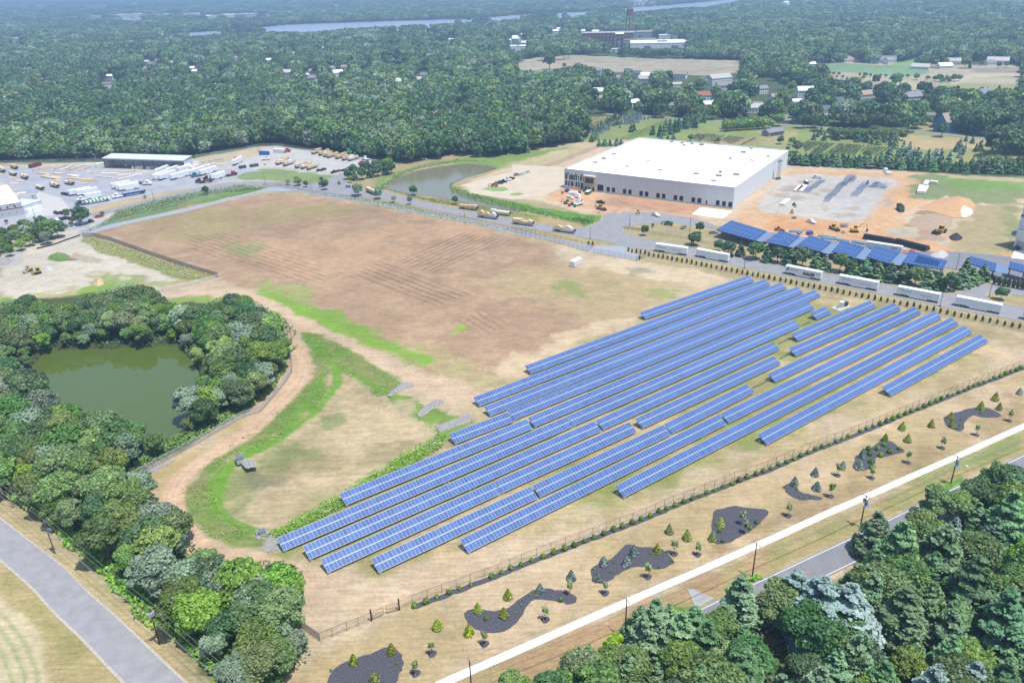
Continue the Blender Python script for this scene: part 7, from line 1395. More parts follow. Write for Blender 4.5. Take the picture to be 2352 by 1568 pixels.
# --- other buildings
metalw=stripes("metal_wall",(188,196,204),(208,214,220),.8,0,.2,.5);roofm=mat("grey_white_roof",(214,220,226),.55,var=.03)
def at_wall(a,b_):A,B=at(*a),at(*b_);d=B-A;return A,d.length,math.atan2(d.y,d.x)
# open lumber shed
A,L_,rz=at_wall((241.5,386.5),(425,392.5));sh=empty("open_shed",A,rz,"long open fronted storage shed with red brown posts","shed");D_,H_=11,7.6
MB().box(0,L_,D_-.2,D_,0,H_).box(0,.2,.2,D_-.2,0,H_).box(L_-.2,L_,.2,D_-.2,0,H_-.01).obj("wall",metalw,sh);MB().add([(-.5,-.6,H_),(L_+.5,-.6,H_),(L_+.5,D_+.3,H_+1.2),(-.5,D_+.3,H_+1.2),(-.5,-.6,H_+.3),(L_+.5,-.6,H_+.3),(L_+.5,D_+.3,H_+1.5),(-.5,D_+.3,H_+1.5)],[(0,3,2,1),(4,5,6,7),(0,1,5,4),(1,2,6,5),(2,3,7,6),(3,0,4,7)]).obj("roof",roofm,sh)
rb=mat("red_brown_steel",(128,64,58),.6)
for k in range(9):MB().box(L_*k/8-.25+(.25 if k==0 else 0)-(.25 if k==8 else 0),L_*k/8+.25+(.25 if k==0 else 0)-(.25 if k==8 else 0),-.1,.35,0,H_-.02).obj("post",rb,sh)
MB().box(0,L_,-.15,-.11,H_-.7,H_-.02).obj("fascia",metalw,sh);[MB().box(L_*f,L_*f+w_,y,y+3,0,h).obj("stored_stack",lum3,sh)for f,w_,y,h in((.15,3,8,2),(.36,3,3,1.8),(.42,3,2,2.2),(.56,4,3,1.8),(.7,4,7,2.6),(.84,3,3,2))]
for k,(f,w_,h)in enumerate([(1.02,4,2.4),(1.1,3.5,2.0),(1.06,4,1.5)]):
 p=A+Vector((math.cos(rz),math.sin(rz),0))*(L_*f)+Vector((-math.sin(rz),math.cos(rz),0))*(2-k*4);o=MB().box(0,w_,0,4,0,h).box(.2,w_*.45,.2,3.8,h,h+.5).obj("wrapped_stack",lum3);o.location=p;o.rotation_euler=(0,0,rz);tag(o,"pile of wrapped white goods at the shed's right end, %s"%["nearest the wall","farthest right","in front"][k],"stack")
# office building on the left with lettering
A,L_,rz=at_wall(T(0,1,(-420,505))[0],T(0,1,(225,400))[0]);ob=empty("office_building",A,rz,"pale office and plant building lettered high on its wall, at the left edge","building");oh=7.6
MB().box(0,L_,0,60,0,oh).obj("wall",mat("pale_office_wall",(206,208,214),.7,var=.03),ob);MB().box(.3,L_-.3,.3,59.7,oh-.15,oh+.02).obj("roof",mat("bright_roof",(238,238,238),.7,var=.02),ob);MB().box(0,L_,-.05,-.01,4.3,4.8).obj("red_band",mat("red_band",(140,62,62),.6),ob);MB().box(-.05,L_+.05,-.08,.25,oh,oh+.2).obj("parapet",white,ob)
for x in np.arange(L_*.35,L_-1,3.9):MB().box(x,x+1.0,-.04,-.012,5.2,6.2).obj("window",glass,ob);MB().box(x,x+1.1,-.04,-.012,1.6,2.6).obj("window",mat("pale_glass",(160,190,210),.2),ob)
letter(ob,"NVR",1.5,mat("grey_letters",(70,74,84),.5,var=0),L_-5.2,-.05,6.75)
A2,L2,rz2=at_wall(T(0,1,(225,400))[0],T(0,1,(398,345))[0]);pb2=empty("plant_wing",A2,rz2,"low white wing with roof clutter right of the lettered office","building");MB().box(.2,L2,0,26,0,5.0).obj("wall",metalw,pb2);MB().box(0,L2+.2,-.2,26.2,5.0,5.25).obj("roof",roofm,pb2);MB().box(1,L2-2,-2.2,-.01,0,2.6).obj("dock_cover",white,pb2);[MB().box(3+k*4,5+k*4,6+(k%3)*5,8+(k%3)*5,5.25,6.4).obj("roof_unit",alu,pb2)for k in range(5)]
# tall white building at the right edge
A=at(*T3((2252,703))[0]);d=at(*T3((2351,735))[0])-A;rz=math.atan2(d.y,d.x);tb=empty("white_plant_building",A,rz,"tall white building wall at the photo's right edge with a green band","building")
lo,hi=5.0,60.0
for _ in range(40):
 m_=(lo+hi)/2
 if proj([(A.x,A.y,m_)])[0][1]>T3((0,240))[0][1]:lo=m_
 else:hi=m_
TB=lo;MB().box(0,40,0,50,0,TB).obj("wall",stripes("white_ribs",(214,220,226),(234,238,242),3.2,0,.05,.5),tb);MB().box(-.1,40,-.12,-.02,TB*.62,TB*.66).obj("green_band",mat("teal_band",(70,128,128),.5),tb);MB().box(1.2,5.2,-.1,-.02,0,4).obj("dock_door",mat("pale_door",(200,206,214),.6),tb);MB().box(-3.5,-.03,1,5,TB*.2,TB*.22).box(-3.5,-3.4,1,5,TB*.22,TB*.28).obj("side_platform",alu,tb)
MB().box(5.5,12,-.1,-.02,0,4.6).obj("roller_door",white,tb);MB().box(0,12,-2.5,-.125,TB*.36,TB*.38).obj("canopy",white,tb)
# houses and other far buildings ---
rt={"grey":mat("roof_grey",(150,150,156),.8,rnd=.12),"pale":mat("roof_pale",(206,200,196),.8,rnd=.1),"tan":mat("roof_tan",(176,158,140),.8,rnd=.1),"dark":mat("roof_dark",(112,114,124),.8,rnd=.1),"white":mat("roof_white",(232,234,236),.7),"brick":mat("roof_red",(170,112,92),.8)}
wt={"white":mat("wall_white",(226,228,230),.7,rnd=.05),"cream":mat("wall_cream",(214,204,186),.7,rnd=.05),"brick":mat("wall_brick",(150,104,88),.8,var=.15),"blue":mat("wall_blue",(86,140,200),.6),"grey":mat("wall_grey",(170,172,178),.7)}
def house(px,py,L_,W_,h,roof="grey",wall="white",rz=None,name="house",pitch=.42,wins=True,chim=True):
 p=at(px,py);rz=rng.uniform(-.6,.6)if rz is None else rz;r_=empty(name,p,rz)
 MB().box(-L_/2,L_/2,-W_/2,W_/2,0,h).obj("wall",wt[wall],r_);rh=W_/2*pitch*1.5;e=.5
 mb=MB();V=[(-L_/2-e,-W_/2-e,h-.1),(L_/2+e,-W_/2-e,h-.1),(L_/2+e,W_/2+e,h-.1),(-L_/2-e,W_/2+e,h-.1),(-L_/2-e,0,h+rh),(L_/2+e,0,h+rh)]
 mb.add(V,[(0,1,5,4),(2,3,4,5),(0,3,2,1)]);ro=mb.obj("roof",rt[roof],r_);MB().add([(-L_/2-.01,-W_/2,h),(-L_/2-.01,W_/2,h),(-L_/2-.01,0,h+rh*.93),(L_/2+.01,-W_/2,h),(L_/2+.01,W_/2,h),(L_/2+.01,0,h+rh*.93)],[(0,2,1),(3,4,5)]).obj("gable",wt[wall],r_)
 if chim:MB().box(L_*.2,L_*.2+.9,-.45,.45,h,h+rh+1.0).obj("chimney",wt["brick" if wall=="brick" else "cream"],ro)
 if wins:
  for fl_ in range(int(h//2.6)):
   for x in np.arange(-L_/2+1.4,L_/2-1,2.9):MB().box(x,x+1.1,-W_/2-.05,-W_/2-.01,1.0+fl_*2.7,2.3+fl_*2.7).obj("window",glass,r_)
 return r_
def flat_building(px,py,L_,W_,h,wall="white",rz=0.0,name="industrial_building",bands=0,lab=None,roof="white",cat="building"):
 p=at(px,py);r_=empty(name,p,rz,lab,cat);MB().box(-L_/2,L_/2,0,W_,0,h).obj("wall",wt[wall],r_);MB().box(-L_/2-.3,L_/2+.3,-.3,W_+.3,h,h+.6).obj("roof",rt[roof],r_)
 for k in range(bands):
  z=h*(k+.35)/bands;n=int(L_/7)
  for q in range(n):x=-L_/2+L_*(q+.2)/n;MB().box(x,x+L_/n*.6,-.12,-.02,z,z+h/bands*.5).obj("window",glass,r_)
 if not bands:MB().box(-L_*.3,-L_*.2,-.1,-.02,0,h*.5).obj("door",rt["dark"],r_);MB().box(L_*.1,L_*.2,-.1,-.02,0,h*.5).obj("door",rt["dark"],r_);MB().box(-L_*.1,L_*.05,W_*.3,W_*.5,h+.6,h+2).obj("roof_unit",rt["grey"],r_)
 return r_
HS=[]
def hs(*a,c=None,**k):o=house(*a,**k);o["_c"]=c or("%s roofed %s"%(a[5]if len(a)>5 else "grey",a[6]if len(a)>6 else "white"));HS.append(o);return o
for tix,lst in{(0,0):[(1350,600,13,9,6,"pale"),(1400,612,13,9,5,"grey"),(1472,590,14,9,6,"tan"),(1580,608,16,9,6,"pale"),(1285,712,16,9,6,"white"),(1850,615,12,9,8,"pale"),(1885,530,20,10,6,"grey"),(1760,655,12,8,5,"white"),(1800,678,10,8,4,"white"),(2165,560,16,10,6,"pale"),(1372,665,14,9,6,"tan"),(1022,735,9,7,6,"white"),(1600,682,12,8,5,"tan"),(2030,720,10,8,6,"white"),(1140,705,12,8,4,"grey")],(1,0):[(545,695,16,10,6.5,"tan"),(686,665,15,10,6.5,"tan"),(836,655,16,10,6.5,"tan"),(752,718,14,11,8,"white"),(1188,577,13,9,6,"pale"),(1296,590,17,10,6.5,"pale"),(505,762,16,11,7,"grey"),(1035,612,16,9,6,"pale"),(290,708,18,12,7,"pale"),(1370,582,8,7,6,"tan"),(215,452,28,14,8,"grey"),(85,465,14,9,5,"pale"),(1595,305,20,11,8,"pale"),(1490,443,18,10,6,"white"),(1735,432,10,8,6,"white"),(1675,432,14,9,5,"pale"),(1795,400,9,8,8,"white"),(350,515,13,9,5,"pale"),(2240,245,14,9,5,"white"),(2150,342,16,10,7,"pale"),(1475,762,17,10,5,"pale"),(1897,955,15,10,6,"pale"),(600,880,10,9,9,"dark"),(720,905,14,10,5,"dark"),(990,712,9,7,5,"white"),(118,578,10,8,5,"white"),(172,578,10,7,4,"pale"),(1070,455,9,8,6,"tan"),(620,462,8,7,5,"pale"),(475,720,8,7,5,"white"),(1640,350,10,8,6,"white"),(2320,400,12,9,6,"white"),(1550,712,10,8,4,"grey"),(1300,310,30,14,7,"pale")],(2,0):[(690,310,18,11,9,"pale"),(640,318,16,10,8,"white"),(770,322,16,10,8,"white"),(402,322,14,10,9,"white"),(40,382,16,10,6,"white"),(865,290,14,9,9,"pale"),(785,685,14,9,6,"grey"),(972,748,15,9,5,"tan"),(1235,730,15,9,6,"white"),(1235,765,20,12,6,"pale"),(1550,722,15,9,6,"tan"),(1895,775,30,14,8,"pale"),(1955,838,20,12,7,"grey"),(2045,830,16,10,7,"pale"),(1725,945,20,11,8,"brick"),(1115,992,11,9,6,"white"),(1440,1000,16,9,4,"grey","brick"),(1790,1000,14,9,5,"white"),(2225,1030,20,12,5,"pale"),(785,892,14,10,7,"white"),(1510,795,12,7,3,"pale"),(2290,860,12,9,6,"grey"),(1140,712,12,9,6,"dark"),(445,200,16,9,6,"grey"),(560,178,18,9,5,"pale"),(280,230,9,8,7,"white"),(1395,218,12,8,5,"white"),(1625,225,14,9,6,"pale"),(2020,218,14,9,5,"white"),(1810,215,10,8,8,"pale"),(280,395,24,12,5,"white"),(330,360,14,10,5,"brick"),(1475,232,9,8,5,"white"),(800,940,10,8,5,"tan"),(420,300,10,8,9,"white"),(820,262,12,9,6,"grey"),(30,370,12,9,7,"white"),(120,420,14,10,6,"white"),(110,345,16,9,6,"white")],(3,0):[(355,905,22,12,9,"white"),(75,932,14,10,5,"tan"),(640,972,20,13,4.5,"dark"),(548,1070,13,11,7,"dark"),(890,897,28,12,4,"tan"),(1305,912,20,14,3.5,"grey"),(762,570,30,16,4,"tan"),(1050,580,34,16,5,"grey"),(1105,590,10,10,6,"tan"),(1398,635,22,12,3.5,"pale"),(1615,630,18,12,4,"white"),(1697,592,18,12,5,"pale"),(2105,595,26,14,6,"pale"),(2045,598,16,10,4,"grey"),(1980,882,18,12,4,"grey"),(1500,860,10,8,7,"tan"),(2070,1218,24,10,3,"grey"),(400,605,9,8,3,"white"),(295,172,12,9,5,"white"),(660,180,16,9,5,"white"),(835,250,18,10,8,"grey"),(905,205,18,10,8,"pale"),(1270,158,22,10,5,"pale"),(1490,147,16,9,5,"tan"),(1678,150,12,9,9,"white"),(1845,152,14,9,7,"pale"),(2300,160,12,8,5,"white"),(630,100,14,9,5,"white"),(800,370,12,9,4,"pale"),(285,120,9,8,5,"white"),(1450,108,12,8,5,"white"),(2030,92,14,9,5,"pale"),(260,965,9,7,4,"white"),(690,122,8,8,6,"white"),(1210,100,16,9,4,"pale"),(1340,165,14,9,5,"white"),(1490,1085,8,6,3,"grey"),(1065,1050,12,9,5,"dark"),(2330,100,12,8,5,"pale")]}.items():
 for q in lst:
  (px,py)=T(*tix,(q[0],q[1]))[0];hs(px,py,*q[2:6],*(q[6:]if len(q)>6 else("white",)),wins=py>90,chim=q[2]<22)
o=house(*T(3,0,(1640,1205))[0],17,12,8.5,"tan","blue",.35,pitch=.75);tag(o,"bright blue two storey house among the trees at right","house")
MB().box(-3,-1.5,-6.06,-6.02,8,9.4).box(1,2.5,-6.06,-6.02,8,9.4).obj("window",glass,o);g2=MB().box(8.5,14,-5,4,0,4.5).obj("garage_wing",wt["blue"],o);MB().side([(8.4,4.5),(14.4,4.5),(11.4,7)],-5.4,4.4).obj("garage_roof",rt["tan"],o);MB().box(9.4,12.8,-5.06,-5.01,0,2.6).obj("garage_door",white,o)
ps=house(*T(3,0,(45,1240))[0],18,8,3.2,"grey","grey",.5,name="pole_barn",wins=False,chim=False);tag(ps,"grey open sided pole barn at the edge of the nursery","barn");MB().box(-7,7,-4.06,-4.02,0,2.6).obj("open_front_shade",rt["dark"],ps)  # dark sheet on the closed wall stands in for the shade inside the barn
o=flat_building(*T(0,0,(1060,812))[0],46,20,6,"white",.35,lab="grey roofed long hall in a forest clearing at left",roof="grey");flat_building(*T(0,0,(2000,838))[0],62,40,5,"cream",.12,lab="low building with wide white roof surrounded by forest")
MB
FB_=[(0,0,1175,185,110,60,22,"white","white block with two halves far beyond the river"),(0,0,1230,195,120,50,8,"white","low white hall in front of the far white block"),(0,0,1665,145,260,60,8,"white","very long white hall far beyond the river"),(0,0,1970,170,150,90,10,"white","wide white plant with grey roof beyond the river"),(0,0,2180,160,140,60,12,"grey","grey hall right of the wide white plant"),(0,0,2185,195,90,30,8,"white","small white building close to the far river bank"),(0,0,130,405,45,25,14,"cream","tan factory on the river bank at far left"),(0,0,190,400,22,14,12,"cream","columned structure beside the tan river factory"),(0,0,365,90,40,40,30,"white","white tower block near the far left horizon"),(0,0,430,92,110,50,8,"white","low white building near the far left horizon"),(0,0,515,90,100,40,12,"white","far white hall right of the tower block"),(0,0,900,160,120,30,8,"grey","row of far pale sheds left of the white block"),(0,0,2330,160,60,30,8,"white","white hall at the left end of the far treeline gap"),(1,0,50,158,120,30,8,"white","flat white hall beyond the river, left of the island"),(1,0,320,122,60,25,8,"white","bright small building beyond the river"),(1,0,755,60,120,40,8,"white","far pale hall below the skyline"),(1,0,735,6,420,160,10,"white","huge pale depot at the top edge of the photo"),(2,0,1135,52,62,30,18,"white","white block on the far river bank, left one"),(2,0,1205,52,50,30,18,"white","white block on the far river bank, right one"),(2,0,1195,12,70,30,16,"white","pale hall behind the river bank blocks"),(2,0,1300,56,22,16,16,"white","small grey white silo block on the river bank"),(2,0,65,468,38,26,8,"white","white hall with shallow roof beside the village")]
for i,j,u,v,L_,W_,h,wl_,lab in FB_:flat_building(*T(i,j,(u,v))[0],L_,W_,h,wl_,R(rng.uniform(-6,10)),lab=lab)
far_s=[]
for k,(u,v)in enumerate([(u,v)for u,v in zip(list(rng.uniform(0,130,9))+list(rng.uniform(205,400,14))+list(rng.uniform(780,1000,5))+list(rng.uniform(1220,1330,4)),list(rng.uniform(302,320,9))+list(rng.uniform(278,302,14))+list(rng.uniform(152,165,5))+list(rng.uniform(314,322,4)))]):o=flat_building(*T(0,0,(u,v))[0],rng.uniform(18,40),18,6,"white",rng.uniform(-.3,.3),name="far_building");far_s.append(o)
series(far_s,"tiny white building on the far left river side, {n} from the left","building","tiny buildings beyond the river")
# old factory with water tower
FR=R(-8);fb=flat_building(*T(2,0,(880,415))[0],100,40,22,"brick",FR,"brick_factory",4,"large multi storey brick factory beside the water tower","pale");flat_building(*T(2,0,(985,440))[0],16,34,24,"brick",FR,"stair_tower",4,"narrow brick tower block at the factory's right end","white")
flat_building(*T(2,0,(700,365))[0],90,50,10,"white",FR,lab="long white roofed factory wing left of the brick block",roof="white");flat_building(*T(2,0,(1130,420))[0],80,40,10,"cream",FR,lab="dark roofed factory hall below the water tower",roof="grey");flat_building(*T(2,0,(1130,360))[0],70,30,14,"grey",FR,lab="grey arched hall behind the water tower",roof="pale");flat_building(*T(2,0,(1400,445))[0],125,80,9,"white",FR,lab="broad white roofed factory hall right of the water tower",roof="white");flat_building(*T(2,0,(1590,425))[0],50,40,8,"white",FR,lab="small white hall at the right end of the factory",roof="white");flat_building(*T(2,0,(1440,372))[0],40,20,10,"white",FR,lab="white roofed annex behind the broad factory hall",roof="white");flat_building(*T(2,0,(905,480))[0],36,10,5,"white",FR,lab="white shed row in the trees before the brick factory",roof="white")
def water_tower(px,py,h,r_t,th,lab,mt,legs,top):
 r_=empty("water_tower",at(px,py),0,lab,"water tower");z=h-th
 for k in range(legs):t_=2*math.pi*k/legs+.3;MB().tube((r_t*1.35*math.cos(t_),r_t*1.35*math.sin(t_),0),(r_t*.92*math.cos(t_),r_t*.92*math.sin(t_),z+1),.55,n=6).obj("leg",mt,r_)
 mb=MB()
 for zz in(z*.35,z*.68):
  q=r_t*(1.35-.43*zz/z)
  for k in range(legs):a,b_=2*math.pi*k/legs+.3,2*math.pi*(k+1)/legs+.3;mb.tube((q*math.cos(a),q*math.sin(a),zz),(q*math.cos(b_),q*math.sin(b_),zz),.25,n=4)
 mb.obj("brace",mt,r_);MB().tube((0,0,0),(0,0,z+1),r_t*.16,n=10).obj("riser",mt,r_);MB().lathe([(r_t*.3,z-r_t*.25),(r_t*.85,z),(r_t,z+th*.2),(r_t,z+th*.7),(r_t*.8,z+th*.9),(r_t*.3,z+th),(.1,z+th+.2)]if top=="dome" else[(r_t*.9,z),(r_t,z+.3),(r_t,z+th*.72),(r_t*1.15,z+th*.72),(.15,z+th)],20).obj("tank",mt,r_)
water_tower(*T(2,0,(1072,400))[0],68,6.5,17,"rust coloured steel water tower rising above the brick factory",mat("rust_steel",(128,96,92),.7,var=.1),6,"cone");water_tower(*T(3,0,(155,122))[0],36,11,15,"white round water tower on legs near the top of the photo",mat("white_tank",(232,236,238),.5,var=.02),8,"dome")
masts=[]
for(i,j,u,v,h)in[(2,0,1678,255,34),(2,0,1484,120,30),(3,0,1132,430,28),(1,0,2112,300,20),(2,0,980,1385-900,18)]:o=MB().tube((0,0,0),(0,0,h),.5,.3,6).box(-2.5,2.5,-.3,.3,h-1.5,h).obj("floodlight_mast",mat("pale_mast",(206,214,222),.5));o.location=at(*T(i,j,(u,v))[0]);masts.append(o)
series(masts,"tall pale mast standing above distant trees, {n} from the left","mast","tall masts among the far trees")
ob_=at(*T(1,0,(1320,915))[0]);o=MB().lathe([(.3,0),(.3,16),(3.2,18),(4,20.5),(3.2,23),(.5,24)],14).obj("white_ball_tank",mat("white_ball",(232,226,216),.5));o.location=ob_;tag(o,"small white spherical tank poking from the forest","tank")
# --- nursery plants
ncon=[pine_crown(400+k,520,.10,.34,.02,G[q],9,elong=1.3,name="crown")for k,q in enumerate(("pine","spruce","dpine","spruce"))]
nt_=MB().tube((0,0,0),(0,0,.3),.03,n=5).mesh("trunk",bark);nl=[]
def nconifer(px,py,h,k,kl):r_=empty("nursery_conifer",at(px,py),rng.uniform(0,6));c=link("crown",ncon[k],r_);c.scale=(h*.95,h*.95,h);t_=link("trunk",nt_,r_);t_.scale=(h,h,h);r_["_c"]="blue grey" if k in(1,3)else "green";kl.append(r_)
for(x0,y0,x1,y1,n,k,h)in[(930,1110,1000,1090,4,2,5),(870,1130,960,1100,6,2,5),(1020,1090,1180,1070,11,1,5),(1040,1105,1190,1085,10,1,5),(1010,1140,1170,1110,9,1,5),(1030,1145,1165,1130,8,3,5),(680,1195,900,1130,11,2,4.5),(700,1210,910,1165,12,3,4.5),(690,1225,880,1190,10,2,4.5),(760,1250,890,1195,7,3,4.5),(660,1265,690,1255,3,2,5),(935,1155,975,1150,4,2,5),(1085,1215,1110,1200,2,2,7),(1285,1250,1300,1230,2,2,7),(1250,1090,1180,1100,3,1,4),(990,1175,992,1175,1,0,4),(735,1300,780,1285,2,0,7)]:
 for q in range(n):f=q/max(n-1,1);nconifer(*T(2,0,(x0+(x1-x0)*f+rng.normal()*4,y0+(y1-y0)*f+rng.normal()*3))[0],h*rng.uniform(.85,1.15),k,nl)
for(x,y,h,k)in[(415,1285,6,2),(450,1260,5,2),(487,1240,6,2),(515,1290,7,2),(740,1280,5,2),(765,1280,5,2),(600,1285,7,2),(635,1290,7,2),(820,1305,8,2),(860,1300,8,2),(900,1310,7,2),(1010,1330,8,0),(950,1325,6,2),(1070,1310,7,2),(1130,1330,8,0),(1165,1365,9,0),(218,1140,6,2),(255,1140,5,2),(1110,1450,11,0),(1190,1395,3,0),(1235,1400,8,0),(1230,1430,7,1),(1265,1440,7,2),(1295,1390,7,0),(1300,1430,6,1),(1335,1450,7,1),(1365,1460,8,2),(1400,1450,6,1),(1270,1465,6,1),(1470,1450,6,2),(1500,1480,6,1),(1530,1440,6,1),(1545,1475,8,1),(1580,1470,8,2),(1670,1470,7,1),(1725,1395,7,2),(1745,1380,7,2),(1760,1360,7,1),(1755,1450,6,1),(1785,1420,6,1),(1805,1395,6,1),(1815,1300,5,2),(1875,1318,6,2),(1905,1395,6,2),(1935,1390,7,2),(1950,1380,7,2),(1945,1460,5,0),(2010,1340,5,0),(1180,1450,5,0),(1205,1455,5,1),(1340,1480,5,1),(1440,1475,5,1),(1880,1498,5,0),(1040,1465,6,0),(2235,1350,6,0)]:
 nconifer(*T(3,0,(x,y))[0],h,k,nl)
series(nl,"{c} nursery conifer behind the warehouse, {n} from the left","conifer","nursery conifers behind the warehouse")
# rows of young plants, each row one hedge
hr=[]
def plant_row(a,b_,w_,h,m,gap=1.5,sz=.5):
 A,B=at(*a),at(*b_);n=max(3,int((B-A).length/gap));k=5;P=[]
 for q in range(n):c=A.lerp(B,q/n);P.append(np.array([c.x,c.y,h*.5])+rng.normal(size=(k,3))*(w_*.3,w_*.3,h*.25))
 P=np.concatenate(P);o=link("nursery_row",leaf_mesh("nursery_row",P,rng.normal(size=P.shape)*.5+(0,0,.8),sz,m));
 off=Vector((A.x,A.y,0));o.data.transform(Matrix.Translation(-off));o.location=off;hr.append(o)
def rows_between(a0,a1,b0,b1,n,w_,h,m,gap=1.5,sz=.6):
 for k in range(n):f=k/max(n-1,1);plant_row((a0[0]+(a1[0]-a0[0])*f,a0[1]+(a1[1]-a0[1])*f),(b0[0]+(b1[0]-b0[0])*f,b0[1]+(b1[1]-b0[1])*f),w_,h,m,gap,sz)
q3=lambda u,v:T(3,0,(u,v))[0];q2=lambda u,v:T(2,0,(u,v))[0]
rows_between(q3(320,1345),q3(345,1395),q3(365,1302),q3(495,1312),6,1,1.6,G["arb"]);rows_between(q3(400,1405),q3(430,1445),q3(520,1315),q3(605,1325),5,1,1.6,G["arb"]);rows_between(q3(500,1440),q3(560,1450),q3(670,1325),q3(700,1330),3,1,1.6,G["arb"]);rows_between(q3(580,1430),q3(780,1430),q3(735,1330),q3(880,1345),8,1,1.6,G["arb"]);rows_between(q3(850,1400),q3(1000,1440),q3(930,1345),q3(1105,1358),7,1,1.6,G["arb"])
rows_between(q2(560,1110),q2(650,1180),q2(700,1068),q2(900,1090),8,1,1.0,G["mid"],2.2,.6);rows_between(q2(1650,1270),q2(1720,1300),q2(1720,1232),q2(1860,1235),6,1,1.2,G["purple"],1.6,.6);rows_between(q2(1780,1295),q2(1860,1310),q2(1870,1240),q2(1950,1245),4,1,1.2,G["arb"],1.6);rows_between(q2(1930,1290),q2(2010,1325),q2(2010,1250),q2(2135,1268),6,1,1.2,G["arb"],1.6);rows_between(q2(2105,1335),q2(2110,1338),q2(2240,1270),q2(2245,1273),1,1,1.2,G["arb"],1.6);rows_between(q2(1000,1275),q2(1100,1290),q2(1400,1110),q2(1500,1110),6,1,.8,G["bright"],2.5,.6)
series(hr,"row of young nursery plants behind the warehouse, {n} from the left","plant row","nursery rows behind the warehouse")
fb2=[]
for(x,y,r_)in[(290,665,2.5),(370,672,4),(410,670,3),(470,678,4),(560,680,5),(600,680,4),(650,682,4),(500,705,3),(580,708,3),(630,708,3),(685,712,4),(310,698,2),(840,690,4),(890,695,5),(940,697,4),(1030,700,4),(1080,703,4),(875,718,4),(1135,705,3),(1230,706,4),(1280,708,5),(1360,725,7),(1465,725,5),(1530,735,6),(1570,740,8),(1640,740,7),(1700,738,8),(1750,735,7),(1600,750,5),(1660,752,5),(185,665,8),(1960,592,6)]:
 g_=at(*q3(x,y+12));o=tree("field_bush",g_.x,g_.y,r_*1.1,"mid","far",wide=1.2);fb2.append(o)
series(fb2,"{c} bush in the row across the far farm fields, {n} from the left","bush","bushes across the far farm fields")
# --- village and wood-edge trees standing alone
vt=[]
for(i,j,u,v,h,kd)in[(2,0,345,640,22,"dark"),(2,0,480,625,7,"mid"),(2,0,275,560,16,"dark"),(2,0,320,560,17,"dark"),(2,0,400,555,18,"dark"),(2,0,470,550,19,"dark"),(2,0,520,535,15,"mid"),(2,0,830,1045,15,"dark"),(2,0,735,1045,13,"dark"),(2,0,1040,1058,13,"dark"),(2,0,1155,1062,14,"mid"),(2,0,950,1072,6,"dpine"),(2,0,1360,1080,15,"dark"),(2,0,1500,1072,9,"mid"),(2,0,1590,1078,15,"dark"),(2,0,1700,1090,14,"mid"),(2,0,1840,1098,14,"mid"),(2,0,2000,1085,14,"dark"),(2,0,1450,1050,8,"mid"),(2,0,640,1065,14,"dark"),(3,0,95,1160,11,"mid"),(3,0,265,1085,13,"dark"),(3,0,325,1178,12,"dark"),(3,0,480,1205,14,"dark"),(3,0,430,1175,12,"mid"),(3,0,600,1150,14,"mid"),(3,0,700,1170,13,"mid"),(3,0,840,1180,13,"mid"),(3,0,990,1188,14,"dark"),(3,0,1120,1195,13,"dark"),(3,0,1280,1215,14,"dark"),(3,0,1205,1200,10,"mid"),(3,0,1590,1258,12,"dark"),(3,0,1770,1208,16,"dark"),(3,0,1910,1228,9,"mid"),(3,0,1850,1200,14,"mid"),(3,0,1450,1150,9,"mid"),(3,0,1370,1180,10,"mid"),(3,0,850,530,0,""),(3,0,110,1325,7,"mid"),(3,0,220,1330,6,"mid"),(3,0,260,1400,9,"mid"),(3,0,180,1390,4,"silver"),(3,0,385,1480,5,"mid"),(3,0,460,1480,5,"mid"),(3,0,905,1450,6,"mid"),(3,0,530,1480,4,"mid"),(2,0,735,1305,5,"mid"),(2,0,1640,1300,6,"mid"),(2,0,1890,1318,5,"mid"),(3,0,140,830,15,"dark"),(3,0,210,850,13,"mid"),(3,0,360,850,15,"dark"),(3,0,450,850,11,"dark"),(3,0,530,855,12,"dark"),(3,0,610,860,15,"dark"),(3,0,680,868,12,"dark"),(3,0,765,868,18,"dark"),(3,0,820,880,10,"dark"),(3,0,895,880,15,"dark"),(3,0,985,790,13,"dark"),(3,0,990,885,10,"dark"),(3,0,1110,895,15,"dark"),(3,0,1165,800,15,"mid"),(3,0,1240,895,15,"dark"),(3,0,1410,880,15,"dark"),(3,0,1460,890,12,"dark"),(3,0,1570,905,13,"dark"),(3,0,1690,905,11,"mid"),(3,0,1770,905,10,"dark"),(3,0,2110,868,9,"dpine"),(3,0,1950,860,7,"mid"),(3,0,510,945,12,"mid"),(3,0,640,935,14,"pale"),(3,0,790,925,11,"mid"),(3,0,845,570,13,"dark"),(3,0,940,555,12,"dark"),(3,0,1110,565,14,"dark"),(3,0,1315,510,9,"dark"),(3,0,1400,615,16,"mid"),(3,0,1510,620,16,"mid"),(3,0,1570,490,14,"dark"),(3,0,1630,605,10,"mid"),(3,0,1810,628,16,"mid"),(3,0,1850,630,8,"dpine"),(3,0,1680,535,14,"dark"),(3,0,1900,540,14,"dark"),(3,0,2060,580,10,"dark"),(3,0,2115,628,8,"dark"),(3,0,2190,620,8,"mid")]:
 if h:g_=at(*T(i,j,(u,v))[0]);vt.append(tree("broadleaf_tree",g_.x,g_.y,h,kd,"far",wide=1.12))
for k in range(17):g_=at(*T(2,0,(1970+(k%9)*48+rng.normal()*5,1205+(k//9)*-22+(k%9)*-3))[0]);vt.append(tree("broadleaf_tree",g_.x,g_.y,9,"bright","far",wide=1.2))
for k in range(26):f=rng.uniform(0,1);g_=at(*T(2,0,(1330+400*f+rng.normal()*25,1270-160*f+rng.normal()*22))[0]);vt.append(tree("pine_tree",g_.x,g_.y,9.5,"pine" if k%2 else "dpine","far",wide=1.1))
